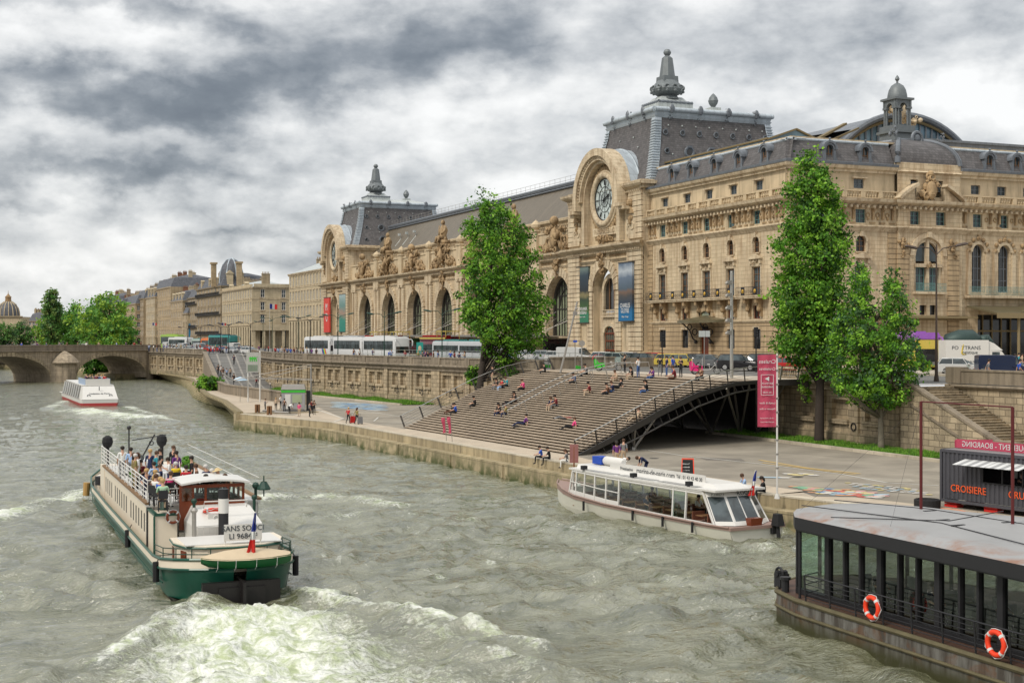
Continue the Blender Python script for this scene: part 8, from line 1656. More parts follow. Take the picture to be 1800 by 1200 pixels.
def sign(px,py,T_or_z,h,label,shape='disc',mat='steel',r=.33):
 p=gp(px,py,ZS);t=thing('traffic_sign',tuple(p),label,'sign');b=B();b.cyl((0,0,0),(0,0,h),.04,n=6);b.build('post','steel',t,local=True);b=B();b.M=rz(-TH)
 if shape=='disc':b.cyl((0,-.06,h-.2),(0,-.03,h-.2),r,n=18)
 else:b.box(-r,r,-.07,-.03,h-r*.9,h+r*.2)
 b.build('plate',mat,t,local=True)
sign(1023,650,0,3.1,'round grey traffic sign seen from behind near the pavilion base');sign(1011,650,0,3.2,'blue traffic sign beside the leaning mast','plate','blue',.22);sign(1238,656,0,4.1,'pale rectangular road sign on a post before the hotel door','plate','zinc_pale',.55)
for px,yt,lb in((1164,583,'dark traffic light on a post behind the standing group'),(1329,575,'dark traffic light on a post left of the pink banner')):
 p=gp(px,656,ZS);t=thing('traffic_light',tuple(p),lb,'traffic light');T=SN*p.x+CS*p.y;h=CH+(HY-yt)*T/FP-ZS;b=B();b.cyl((0,0,0),(0,0,h-.8),.06,n=8);b.build('post','black_iron',t,local=True);b=B();b.box(-.17,.17,-.15,.15,h-.95,h);b.build('lamp_box','rubber',t,local=True);b=B();[b.cyl((0,-.16,h-.2-.28*k),(0,-.19,h-.2-.28*k),.09,n=10)for k in range(3)];b.build('lenses','glass_dark',t,local=True)
t=thing('street_fence',(66,172,ZS),'long steel mesh fence with green feet behind the quay parapet','fence');b=B();A_,C_=Vector((62.6,168,ZS+.02)),Vector((66,137,ZS+.02));A2=Vector((58.3,197,ZS+.02))
for p,q,n in((A2,A_,12),(A_,C_,13)):
 for i in range(n+1):m=p.lerp(q,i/n);b.cyl(tuple(m),(m.x,m.y,m.z+1.75),.03,n=5)
 for z in(.35,1.05,1.75):b.tube([(p.x,p.y,p.z+z),(q.x,q.y,q.z+z)],.025,5)
b.build('rails','rail_steel',t);b=B()
for p,q,n in((A2,A_,12),(A_,C_,13)):
 for i in range(n):m=p.lerp(q,(i+.5)/n);b.box(m.x-.35,m.x+.35,m.y-.6,m.y+.6,ZS+.02,ZS+.4)
b.build('green_feet','kiosk_green',t)
p,q=gp(842,645,ZS+.5),gp(1000,648,ZS+.5)
t=thing('low_plaza_wall',(64,138,ZS),'low stone wall with railing between the leaning tree and the plaza','wall');b=B();b.box(62.8,70.5,137.6,138.2,ZS-.2,ZS+1.25);b.box(62.7,70.6,137.5,138.3,ZS+1.25,ZS+1.38);b.box(72.6,79,139.6,140.2,ZS-.2,ZS+1.2);b.build('wall','stone_coping',t)
t=thing('poster_board',(67,160,ZS),'teal poster panel hanging above the fence left of the leaning tree','poster');p=onx(738,612,66);b=B();b.M=tr(p.x,p.y,p.z-1.0)@rz(-TH);b.box(-.5,.5,-.06,.06,0,1.9);b.build('panel','teal',t);b=B();b.M=tr(p.x,p.y,p.z-1.0)@rz(-TH);b.ball((0,-.08,1.0),.3,10,.8,.1,1.3);b.build('emblem','canvas',t);b=B();b.cyl((p.x,p.y,ZS),(p.x,p.y,p.z-1),.05,n=6);b.build('post','steel',t)
p=gp(1366,876,ZQ);T=SN*p.x+CS*p.y;h=CH+(HY-621)*T/FP-ZQ;t=thing('flag_pole',tuple(p),'slim white pole standing at the quay edge carrying the pink banner','pole');b=B();b.cyl((0,0,0),(0,0,h),.055,.045,8);b.cyl((0,0,0),(0,0,.25),.16,.1,8);b.build('post','white_paint',t,local=True);b=B()
for k in range(9):b.box(-.07,.07,-.06,.06,h-.2-k*.75,h-.12-k*.75)
b.build('clips','steel',t,local=True)
bw,zt_,zb_=33*T/FP,h-.05,h-129*T/FP;t=thing('pink_banner',(p.x,p.y,ZQ+zb_),'tall raspberry pink cloth banner with reversed white lettering on the white pole','banner');b=B();BR=tr(p.x,p.y,ZQ)@rz(-TH);b.M=BR
n=10;b.loft([[(-.04-bw*i/n,.05*math.sin(i*.9)-.012,zb_),(-.04-bw*i/n,.05*math.sin(i*.9+.4)-.012,zt_-(.04*i/n)),(-.04-bw*i/n,.05*math.sin(i*.9+.4)+.012,zt_-(.04*i/n)),(-.04-bw*i/n,.05*math.sin(i*.9)+.012,zb_)]for i in range(n+1)]);b.build('cloth','pink',t,smooth=True,auto=50);b=B()
for tx,sz,f in(('Cruises',.30,.90),('Croisières',.21,.80),('BATEAUX',.14,.60),('PARISIENS',.14,.55),('1h-1h30',.14,.475),('Lunch & dîner',.15,.33),('Déjeuner et dîner',.12,.25),('+33 (0) 1 43 43 40 30',.085,.12),('marina-de-paris.com',.09,.07)):
 text_mesh(tx,sz,BR@tr(-.04-bw/2,-.09,zb_+(zt_-zb_)*f)@Matrix.Rotation(R(90),4,'X'),.003,sx=-1.,b=b)
b.M=BR;c_=-.04-bw/2;z1_,z2_=zb_+(zt_-zb_)*.44,zb_+(zt_-zb_)*.72
for a,c in(((c_-.33,z1_),(c_+.33,z1_)),((c_+.33,z1_),(c_+.33,z2_)),((c_+.33,z2_),(c_-.33,z2_)),((c_-.33,z2_),(c_-.33,z1_))):b.bar((a[0],-.09,a[1]),(c[0],-.09,c[1]),.02,.02)
b.add([(c_-.13,-.095,z2_-.22),(c_+.1,-.095,z2_-.1),(c_+.1,-.095,z2_-.34)],[(0,1,2)]);b.build('lettering','white',t)
for px,yt,yb,lb in((785,731,776,'left of two slim pink pennants at the foot of the steps'),(795,730,778,'right of two slim pink pennants at the foot of the steps')):
 p=gp(px,yb,ZQ);T=SN*p.x+CS*p.y;h=(yb-yt)*T/FP;t=thing('pennant',tuple(p),lb,'banner','pink pennants');b=B();b.cyl((0,0,0),(-.15,0,h),.025,n=6);b.build('post','steel',t,local=True);b=B(rz(-TH));b.loft([[(-.13*k/3,.0,.9+.0*k),(-.13*k/3-.2+.05*math.sin(k),.04*math.sin(k*2),.9+.05),]for k in range(1)]or[],caps=False)if False else None;b.loft([[(-.15*f-.01,0,h*f),(-.15*f-.26-.06*math.sin(f*9),.06*math.sin(f*14),h*f-.03),(-.15*f-.26-.06*math.sin(f*9),.06*math.sin(f*14)+.01,h*f-.03),(-.15*f-.01,.01,h*f)]for f in(.35,.5,.65,.8,.95)]);b.build('cloth','pink',t,local=True)
p=gp(1009,828,ZQ);t=thing('quay_sign',tuple(p),'dull reddish sign board on a post by the bow of the glass boat','sign');b=B();b.cyl((0,0,-.3),(0,0,1.6),.05,n=6);b.build('post','rust',t,local=True);b=B(rz(-TH));b.box(-.28,.28,-.04,.04,.55,1.75);b.build('board',plain('dull_pink',(.28,.12,.11),.7,0,.3),t,local=True)
p=gp(1209,842,ZQ);t=thing('chalk_board',tuple(p),'red-framed black chalk board standing on the quay behind the glass boat','sign board');t.rotation_euler=(0,0,-TH-.15);b=B()
for s in(-1,1):b.bar((s*.38,-.3,0),(s*.34,0,1.25),.07,.05);b.bar((s*.38,.3,0),(s*.34,0,1.25),.07,.05)
b.bar((-.36,0,1.25),(.36,0,1.25),.07,.07);b.bar((-.38,-.27,.12),(.38,-.27,.12),.06,.06);b.build('frame','orange_red',t,local=True);b=B();b.add([(-.34,-.26,.15),(.34,-.26,.15),(.31,-.02,1.2),(-.31,-.02,1.2)],[(0,1,2,3)]);b.add([(-.34,.26,.15),(.34,.26,.15),(.31,.02,1.2),(-.31,.02,1.2)],[(0,1,2,3)]);bd=b.build('board','rubber',t,local=True);b=B()
for k in range(4):b.tube([(-.1+.25*math.sin(i*1.3+k),-.24+.2*(.3+.2*k)*1.05-.03,.35+.2*k+.03*math.sin(i*2))for i in range(7)],.01,3)
b.build('chalk_writing','white',bd,local=True)
p=gp(516,722,ZQ);K=tr(p.x,p.y,ZQ)@rz(-TH+.12);t=thing('ticket_kiosk',tuple(p),'grey and green ticket kiosk of the river shuttle stop','kiosk');b=B(K);b.box(-1.35,1.35,-1.0,1.0,.25,2.55);b.box(-1.2,1.2,-.9,.9,.05,.25);b.build('cabin','kiosk_grey',t);b=B(K);b.box(-1.4,1.4,-1.05,1.05,2.2,2.5);b.build('green_band','kiosk_green',t);b=B(K);b.box(-1.42,1.42,-1.1,1.1,2.55,3.1,.15);b.build('roof','steel',t);b=B(K);b.box(-.1,1.0,-1.03,-1.0,1.0,1.95);b.build('window','glass_green',t);b=B(K);b.box(-.95,-.3,-1.04,-1.0,.3,2.0);b.build('door','white_paint',t)
b=B(K);b.box(1.5,1.95,-.6,-.2,0,2.4);b.build('ticket_machine','black_iron',t)
t=thing('stop_canopy',(p.x+1,p.y+1.5,ZQ),'light steel canopy frame with cables beside the ticket kiosk','canopy');b=B(K);b.cyl((2.0,1.6,0),(2.0,1.6,5.5),.13,.10,8);b.build('post','steel',t);b=B(K)
for a,c in(((2.0,1.6,3.7),(-6.0,1.4,3.9)),((2.2,.6,3.6),(-6.0,.8,3.8)),((2.0,1.6,5.4),(-5.5,1.2,3.95)),((2.0,1.6,5.2),(-3,1.2,3.9)),((2.2,.6,3.6),(2.0,1.6,3.7))):b.cyl(a,c,.04,n=6)
b.tube([(-6,1.1,3.85),(-7,1.1,3.6),(-7.6,1.1,3.9),(-8.4,1.1,4.5)],.08,6);b.build('frame','steel',t)
pa,pb=gp(436,706,ZQ),gp(457,706,ZQ);t=thing('shuttle_stop_sign',tuple(pa),'tall sign panel with green boat emblem between two pale posts','sign');T=SN*pa.x+CS*pa.y;hh=lambda y:CH+(HY-y)*T/FP
for q in(pa,pb):b=B();b.cyl(tuple(q),(q.x,q.y,hh(616)),.10,n=8);b.build('post','white_paint',t)
M_=tr(pa.x,pa.y,0)@rz(-TH);Wd=(pb-pa).length;b=B(M_);b.box(-.2,Wd-.12,-.16,-.06,hh(654),hh(619));b.build('panel',plain('panel_grey',(.36,.36,.33),.6),t);b=B(M_);b.box(.2,Wd-.45,-.2,-.15,hh(631),hh(628))
for k in range(4):b.box(.25+k*.28,.38+k*.28,-.2,-.15,hh(635),hh(631));b.box(.3+k*.3,.4+k*.3,-.2,-.15,hh(628),hh(626.5))
b.build('boat_emblem','kiosk_green',t);b=B(M_);b.box(.0,Wd-.3,-.19,-.155,hh(652),hh(641));b.build('map',plain('map_grey',(.16,.2,.15),.6,0,.4,2),t)
t=thing('parasol',tuple(gp(437,706,ZQ)),'pale blue tilted parasol-like flag beside the sign posts','parasol');q=gp(434,706,ZQ);b=B();b.lathe([(1.0,0),(.6,.3),(.05,.45)],(q.x-.9,q.y,hh(668)),8);b.build('canopy',plain('pale_sky',(.36,.5,.62),.6),t);b=B();b.cyl(tuple(q-Vector((.9,0,0))),(q.x-.9,q.y,hh(666)),.03,n=5);b.build('post','steel',t)
for px,py,lb in((453,726,'left timber mooring post with hand wheel on the quay corner'),(474,729,'right timber mooring post with hand wheel on the quay corner')):
 q=gp(px,py,ZQ);t=thing('mooring_post',tuple(q),lb,'mooring post','mooring posts');b=B();[b.cyl((dx,dy,-.2),(dx,dy,1.0),.14,n=8)for dx,dy in((-.2,0),(.15,.05),(0,.25))];b.build('piles','wood',t,local=True);b=B();b.cyl((.5,-.2,.3),(2.0,-.6,.25),.12,n=6);b.cyl((-.1,-.4,-1.9),(-.1,-.4,.2),.06,n=6);b.build('beam','steel',t,local=True)
cp=gp(1655,889,ZQ);Kd=Vector((.35,-6.1));KM=tr(cp.x,cp.y,ZQ)@rz(math.atan2(-5.0,.75));L=6.1;t=thing('ticket_container',tuple(cp),'dark grey corrugated container kiosk with orange CROISIERE CRUISE lettering','kiosk')
b=B(KM);n=44;rg=[]
Hh=2.6;Z0_=.32
win_=(2.6,5.0,1.45,2.25)
for i in range(n):
 u=L*i/n;w=L/n;d=-.03 if i%2 else.03
 segs=[(Z0_+.12,Z0_+Hh-.1)]if not(win_[0]<u+w/2<win_[1])else[(Z0_+.12,win_[2]),(win_[3],Z0_+Hh-.1)]
 for z0,z1 in segs:b.quad((u,d,z0),(u+w*.75,d,z0),(u+w*.75,d,z1),(u,d,z1));b.quad((u+w*.75,d,z0),(u+w,-d,z0),(u+w,-d,z1),(u+w*.75,d,z1))
for i in range(17):u=2.4*i/17;w=2.4/17;d=-.03 if i%2 else.03;[b.quad((d+xo,u,Z0_+.1),(d+xo,u+w*.75,Z0_+.1),(d+xo,u+w*.75,Z0_+Hh-.1),(d+xo,u,Z0_+Hh-.1))or b.quad((d+xo,u+w*.75,Z0_+.1),(-d+xo,u+w,Z0_+.1),(-d+xo,u+w,Z0_+Hh-.1),(d+xo,u+w*.75,Z0_+Hh-.1))for xo in(0,L)]
b.quad((0,2.4,Z0_),(L,2.4,Z0_),(L,2.4,Z0_+Hh),(0,2.4,Z0_+Hh));b.build('walls','container',t)
b=B(KM)
for y in(0,2.4):
 for z in(Z0_+.02,Z0_+Hh-.04):b.bar((0,y,z),(L,y,z),.12,.14)
 for x in(0,L):b.bar((x,y,Z0_-.05),(x,y,Z0_+Hh),.13,.13)
for x in(0,L):[b.bar((x,0,z),(x,2.4,z),.12,.14)for z in(Z0_,Z0_+Hh-.04)]
b.build('corner_frame','container',t);b=B(KM);b.box(0,L,0,2.4,Z0_+Hh-.05,Z0_+Hh+.02);b.build('roof',plain('container_roof',(.20,.19,.19),.7),t)
b=B(KM);b.box(win_[0]+.05,win_[1],1.9,1.95,1.0,2.5);b.box(win_[0],win_[1],.0,1.0,1.38,1.44);[b.box(x-.04,x+.04,-.04,.04,win_[2],win_[3])for x in(win_[0],(win_[0]+win_[1])/2,win_[1])];[b.box(win_[0],win_[1],-.04,.04,z-.03,z+.03)for z in(win_[2],win_[3])];b.build('counter','black_iron',t);b=B(KM);[b.box(2.9+k*.45,3.2+k*.45,1.85,1.89,1.6,2.1)for k in range(4)];b.build('shelf_notices','white',t)
b=B(KM)
for k in range(2):
 for i in range(7):x=1.55+k*2.0+i*.28;b.k=i%2;b.add([(x,-.05,2.52),(x+.28,-.05,2.52),(x+.28,-1.0,2.30),(x,-1.0,2.30)],[(0,1,2,3)]);b.add([(x,-.05,2.54),(x+.28,-.05,2.54),(x+.28,-1.0,2.32),(x,-1.0,2.32)],[(0,1,2,3)])
b.build('striped_awning',['white','kiosk_grey'],t)
b=B();text_mesh('CROISIERE',.50,KM@tr(1.75,-.06,1.0)@Matrix.Rotation(R(90),4,'X'),.01,b=b,sx=.95);text_mesh('CRUISE',.50,KM@tr(4.95,-.06,1.0)@Matrix.Rotation(R(90),4,'X'),.01,b=b,sx=.95);b.build('lettering','letter_orange',t)
b=B(KM);[b.box(x,x+.8,y,y+.5,0,.14)or b.box(x,x+.8,y,y+.5,.17,.30)for x,y in((.1,.1),(.1,1.7),(5.0,.1),(5.0,1.7),(2.6,.1))];b.build('red_pallet','red',t)
tb=thing('boarding_banner',tuple(KM@Vector((3,0,Z0_+Hh))),'pink strip banner with reversed white BOARDING lettering along the container roof','banner');b=B(KM);b.box(.1,L,1.0,1.04,Z0_+Hh+.05,Z0_+Hh+.5);b.build('strip','pink',tb);b=B();text_mesh('EMBARQUEMENT - BOARDING',.40,KM@tr(3.1,.985,Z0_+Hh+.27)@Matrix.Rotation(R(90),4,'X'),.004,b=b,sx=-.95);b.build('lettering','white',tb)
tb=thing('boarding_banner',tuple(KM@Vector((0,1.2,Z0_+Hh))),'short pink strip banner on the left end of the container roof','banner');M2=KM@tr(-.05,1.9,0)@rz(R(-38));b=B(KM@tr(0,1.0,0)@rz(R(62)));b.box(0,2.0,-.02,.02,Z0_+Hh+.05,Z0_+Hh+.45);b.build('strip','pink',tb);b=B();text_mesh('BOARDING ZONE',.26,KM@tr(0,1.0,0)@rz(R(62))@tr(1.0,.035,Z0_+Hh+.25)@rz(PI)@Matrix.Rotation(R(90),4,'X'),.004,b=b,sx=-.9);b.build('lettering','white',tb)
q=gp(1630,892,ZQ);t=thing('round_planter',tuple(q),'low dark round tub on the quay left of the container','tub');b=B();b.lathe([(.62,0),(.66,.1),(.66,.42),(.6,.45),(.55,.3)],(0,0,0),20);b.build('tub','rubber',t,local=True)
b=B();q=gp(1640,899,ZQ+.01)
for r_,c in((1.6,'chalk_r'),):b.torus((q.x,q.y,ZQ+.0),r_,.05,'Z',30,4)
b.build('painted_ring',plain('chalk_orange',(.5,.22,.14),.85,0,.3,3),label='faded orange ring painted on the quay around the dark tub',cat='ground painting')
CL={'black':(.016,.016,.018),'navy':(.018,.025,.07),'white':(.68,.67,.64),'grey':(.16,.16,.165),'blue':(.03,.09,.42),'jeans':(.05,.10,.24),'red':(.45,.02,.03),'pink':(.62,.06,.20),'olive':(.22,.18,.06),'beige':(.42,.32,.22),'brown':(.12,.06,.035),'yellow':(.70,.50,.02),'mint':(.38,.56,.38),'purple':(.12,.03,.16),'maroon':(.16,.02,.025),'teal':(.03,.25,.30),'pale blue':(.32,.45,.66)}
for k_,c_ in CL.items():plain('cloth_'+k_,c_,.85,0,.12,9)
for k_,c_ in{'dark':(.02,.014,.01),'brown':(.07,.035,.018),'fair':(.42,.27,.11),'white':(.5,.48,.45),'straw':(.55,.42,.22)}.items():plain('hair_'+k_,c_,.7)
POSES={'stand':dict(pel=(0,.93),ch=(0,1.30),nk=(.0,1.48),hd=(.02,1.62),el=(-.03,.24,1.12),wr=(.06,.25,.88),kn=(.02,.10,.50),an=(0,.11,.08)),'hold':dict(pel=(0,.93),ch=(0,1.30),nk=(.02,1.48),hd=(.05,1.61),el=(.02,.23,1.14),wr=(.24,.08,1.24),kn=(.03,.11,.50),an=(0,.12,.08)),'walk':dict(pel=(0,.91),ch=(.02,1.28),nk=(.04,1.46),hd=(.07,1.60),el=(-.08,.23,1.12),wr=(.10,.22,.92),kn=(.16,.09,.50),an=(.12,.09,.08),kn2=(-.02,.09,.48),an2=(-.26,.09,.12),wr2=(-.12,.24,.90)),'sit':dict(pel=(0,.12),ch=(.06,.46),nk=(.12,.63),hd=(.18,.76),el=(.20,.22,.34),wr=(.42,.12,.26),kn=(.44,.12,.14),an=(.46,.12,-.32)),'chair':dict(pel=(0,.12),ch=(-.02,.48),nk=(0,.66),hd=(.03,.80),el=(.06,.24,.34),wr=(.30,.18,.26),kn=(.44,.12,.12),an=(.46,.12,-.36)),'recline':dict(pel=(0,.12),ch=(-.16,.40),nk=(-.20,.56),hd=(-.18,.70),el=(-.28,.24,.26),wr=(-.24,.28,.06),kn=(.44,.12,.20),an=(.82,.12,-.06)),'lie':dict(pel=(0,.12),ch=(-.36,.14),nk=(-.54,.16),hd=(-.68,.18),el=(-.24,.26,.10),wr=(.02,.22,.20),kn=(.42,.10,.22),an=(.80,.10,.10)),'bend':dict(pel=(-.10,.90),ch=(.20,1.10),nk=(.36,1.14),hd=(.48,1.14),el=(.28,.20,.84),wr=(.44,.12,.62),kn=(.0,.10,.50),an=(-.02,.11,.08))}
BODY={}
def make_body(pose):
 P=POSES[pose];vs=[];rs=[];es=[];mt=[]
 def v(x,y,z,r,m,par=None):
  vs.append((x,y,z));rs.append(r);mt.append(m);i=len(vs)-1
  if par is not None:es.append((par,i))
  return i
 px,pz=P['pel'];cx_,cz=P['ch'];nx_,nz=P['nk'];hx,hz=P['hd']
 p0=v(px,0,pz,(.135,.10),1);p1=v((px+cx_)/2,0,(pz+cz)/2,(.125,.09),0,p0);p2=v(cx_,0,cz,(.15,.10),0,p1);n=v(nx_,0,nz,.055,2,p2);h=v(hx,0,hz,(.085,.10),2,n);v(hx*1.5-nx_*.5,0,hz*1.5-nz*.5,.06,2,h)
 d=Vector((cx_-px,0,cz-pz)).normalized()
 for s in(-1,1):
  sf='2' if s>0 else ''
  ex,ey,ez=P['el'];wx_,wy,wz_=P.get('wr'+sf,P['wr']);kx,ky,kz=P.get('kn'+sf,P['kn']);ax,ay,az=P.get('an'+sf,P['an'])
  sh=v(cx_+d.x*.10,s*.185,cz+d.z*.10,.062,0,p2);e=v(ex,s*ey,ez,.044,0,sh);w=v(wx_,s*wy,wz_,.030,2,e);dv=(Vector((wx_-ex,s*(wy-ey),wz_-ez))).normalized();v(wx_+dv.x*.09,s*wy+dv.y*.09,wz_+dv.z*.09,(.036,.020),2,w)
  hp=v(px,s*.095,pz-.03*(1 if pz>.5 else 0),.085,1,p0);k=v(kx,s*ky,kz,.058,1,hp);a=v(ax,s*ay,az,.040,1,k);sd_=Vector((ax-kx,0,az-kz)).normalized();fx,fz=(-sd_.z,sd_.x);v(ax+fx*.15,s*ay,az+fz*.15-.03,(.04,.03),3,a)
 me=bpy.data.meshes.new('person');me.from_pydata(vs,es,[]);o=bpy.data.objects.new('person',me);COL.objects.link(o);o.modifiers.new('s','SKIN');o.modifiers['s'].use_smooth_shade=True
 for i,r in enumerate(rs):me.skin_vertices[0].data[i].radius=(r,r)if not isinstance(r,tuple)else r;me.skin_vertices[0].data[i].use_root=i==0
 o.modifiers.new('u','SUBSURF').levels=1;o.modifiers['u'].render_levels=1
 bpy.context.view_layer.update();m2=bpy.data.meshes.new_from_object(o.evaluated_get(bpy.context.evaluated_depsgraph_get()));bpy.data.objects.remove(o);bpy.data.meshes.remove(me)
 b=B();A=np.array(vs);SG=[(A[a],A[c],mt[c])for a,c in es]
 b.v=[tuple(q.co)for q in m2 .vertices];b.f=[tuple(q.vertices)for q in m2 .polygons]
 for q in m2 .polygons:
  c=np.array(q.center);best=9;bm_=0
  for a,e,m in SG:
   t=max(0,min(1,float(np.dot(c-a,e-a)/max(1e-9,np.dot(e-a,e-a)))));dd=float(np.linalg.norm(c-a-t*(e-a)))
   if dd<best:best=dd;bm_=m
  b.mi.append(bm_)
 bpy.data.meshes.remove(m2);b.k=2
 for s in(-1,1):
  sf='2' if s>0 else '';W_=Vector(P.get('wr'+sf,P['wr']));E_=Vector(P['el']);W_.y*=s;E_.y*=s;dv=(W_-E_).normalized();sd2=dv.cross(Vector((0,1,0))).normalized();q0=W_+dv*.10
  for k,L_ in enumerate((.062,.072,.068,.054)):f=q0+sd2*(.024-.016*k);b.tube([tuple(f),tuple(f+dv*L_*.5+Vector((0,-s*.006,0))),tuple(f+dv*L_*.85+Vector((0,-s*.028,0)))],[.0095,.0085,.006],5)
  f=W_+dv*.045+sd2*.03;b.tube([tuple(f),tuple(f+sd2*.03+dv*.025+Vector((0,-s*.01,0))),tuple(f+sd2*.035+dv*.06+Vector((0,-s*.02,0)))],[.012,.010,.007],5)
 hd_=Vector((hx,0,hz));up=(hd_-Vector((nx_,0,nz))).normalized();fw=Vector((up.z,0,-up.x));b.cyl(tuple(hd_+fw*.09+up*.01),tuple(hd_+fw*.122-up*.02),.012,.016,6)
 for s in(-1,1):b.k=3;b.ball(tuple(hd_+fw*.096+up*.02+Vector((0,s*.032,0))),.011,6);b.k=2;b.ball(tuple(hd_+Vector((0,s*.09,0))),.022,6,.6,.5,1.2)
 b.k=4;b.tube([tuple(hd_+fw*.098-up*.05+Vector((0,y,0)))for y in(-.024,0,.024)],.006,4)
 o=b.build('person',['cloth_grey','cloth_black','skin','cloth_black','cloth_maroon'],local=True,smooth=True,normals=False);o.location=(0,0,0)
 H={}
 for kind in('short','long','hat'):
  hb=B(Matrix.Translation(hd_)@Matrix((tuple(fw)+(0,),(0,1,0,0),tuple(up)+(0,),(0,0,0,1))).transposed().inverted().transposed()if False else Matrix.Translation(hd_)@Matrix(((fw.x,0,up.x,0),(fw.y,1,up.y,0),(fw.z,0,up.z,0),(0,0,0,1))))
  if kind=='hat':hb.lathe([(.24,.06),(.23,.08),(.12,.09),(.11,.16),(.01,.19)],(0,0,0),14)
  else:
   hb.lathe([(.108,.0),(.115,.04),(.105,.08),(.07,.12),(.01,.138)],(-.016,0,0),12);hb.ball((-.045,0,.015),.09,10,.9,1.05,1.0)
   if kind=='long':hb.tube([(-.06,0,.04),(-.085,0,-.06),(-.09,0,-.20)],[.085,.085,.05],10)
  m=hb.build('hair' if kind!='hat' else 'hat','hair_dark',local=True,smooth=True);H[kind]=m.data;bpy.data.objects.remove(m)
 BODY[pose]=(o.data,H);bpy.data.objects.remove(o)
for k_ in POSES:make_body(k_)
ALLP=[]
def person(pose,loc,hd,top,bot,hair,label,group=None,sc=1.,hk='short',bare=False):
 me,H=BODY[pose];o=bpy.data.objects.new('person',me);COL.objects.link(o);o.location=loc;o.rotation_euler=(0,0,hd);o.scale=(sc,)*3
 omat(o,0,'cloth_'+top);omat(o,1,'cloth_'+bot);tag(o,label,'person',group)
 h=bpy.data.objects.new('hat' if hk=='hat' else 'hair',H[hk]);COL.objects.link(h);h.parent=o;omat(h,0,'hair_'+hair);ALLP.append(o);return o
RIV=R(180)
GS=[(s,t_)for s in np.linspace(0,1,70)for t_ in np.linspace(0,1,90)]
def onstairs(px,py):
 best=None
 for s,t_ in GS:
  k=math.ceil(z_of(s)*NSTEP-1e-6);z=ZQ+(ZS-ZQ)*k/NSTEP;q=stp(s,t_);x,y=pr((q.x,q.y,z));d=(x-px)**2+(y-py)**2
  if best is None or d<best[0]:best=(d,(q.x,q.y,z))
 return best[1]
G1='people sitting on the river steps'
for px,py,ps,tp,bt,hr,lb,hk,sc in[(802,725,'sit','blue','black','dark','person in bright blue jacket low at the left edge of the steps','short',1),(795,727,'recline','black','brown','dark','person in black beside the one in blue jacket at the left edge','long',1),(836,715,'sit','black','black','dark','person in black with white bag, alone low on the steps','short',1),(866,676,'stand','black','beige','dark','person standing in black top and beige trousers by the leaning tree','short',1),(874,682,'sit','black','grey','dark','person in black seated at the left of the group under the leaning tree','long',1),(884,681,'sit','red','pale blue','dark','person in red top in the group under the leaning tree','short',1),(890,680,'sit','teal','black','brown','person in teal top at the right of the group under the leaning tree','short',1),(921,686,'sit','pink','black','brown','person in hot pink jacket on the upper left of the steps','short',1.05),(898,709,'recline','beige','black','brown','reclining person in beige beside one in black mid steps','short',1),(905,708,'sit','black','black','dark','person in black sitting right of the reclining one mid steps','long',1),(879,729,'sit','black','navy','dark','person in black hunched left of the twin handrails','long',1),(893,731,'sit','olive','navy','brown','person in olive seated between the black-clad one and the twin handrails','short',1),(920,748,'recline','purple','navy','dark','person in purple reclining beside a black bag under the twin handrails','short',1),(1011,674,'sit','jeans','black','dark','person in denim jacket high on the steps between the handrails','short',1),(1036,692,'sit','maroon','beige','dark','person in dark red with bare legs high on the steps','short',1),(971,717,'sit','navy','beige','brown','person in navy with blue bag right of the handrails mid steps','short',1),(978,716,'sit','maroon','grey','dark','person in maroon tucked behind the one in navy mid steps','short',1),(991,739,'lie','maroon','grey','brown','person in maroon lying flat on a low tread','short',1),(1004,751,'recline','pink','black','brown','person in pink top with legs stretched near the lying person','short',.95),(959,656,'sit','black','black','dark','person in black alone on the very top left step','short',1),(1033,660,'sit','grey','black','dark','person in grey on the top step by the twin handrails','short',1.1),(1071,693,'sit','brown','black','dark','left person of the huddled trio in the upper middle','short',1),(1080,690,'sit','navy','jeans','brown','middle person of the huddled trio in the upper middle','short',1),(1087,684,'recline','black','black','dark','right person of the huddled trio in the upper middle','long',1),(1083,670,'sit','beige','beige','brown','person in beige just above the huddled trio','short',1),(1139,690,'sit','black','jeans','dark','person in black jacket and jeans alone in the upper right of the steps','long',1.1),(1112,665,'sit','black','beige','dark','person in black crouched beside the man in white at the top','long',1),(1147,664,'sit','purple','jeans','dark','person in purple top bending over on the top step','long',1.05),(1186,668,'sit','maroon','brown','brown','large person in maroon seated at the top right of the steps','short',1.2),(1233,667,'sit','brown','black','dark','person in brown behind the right handrail near the pink pedicab','short',1.1),(1119,738,'recline','beige','beige','brown','person in beige seen behind the right handrail posts','short',1)]:
 p=onstairs(px,py);person(ps,p,RIV+RN.uniform(-.5,.5),tp,bt,hr,lb,G1 if ps!='stand' else None,sc*1.2,hk)
p=onstairs(908,752);t=thing('shoulder_bag',p,'black bag lying on the steps beside the person in purple','bag');b=B();b.ball((0,0,.16),.24,10,1.2,.7,.7);b.build('bag_body','cloth_black',t,smooth=True,local=True);b=B();b.tube([(-.2,0,.25),(0,0,.4),(.2,0,.25)],.015,5);b.build('strap','cloth_black',t,local=True)
def gperson(ps,px,py,z,hd,tp,bt,hr,lb,grp=None,sc=1.,hk='short'):p=gp(px,py,z);return person(ps,(p.x,p.y,z),hd,tp,bt,hr,lb,grp,sc,hk)
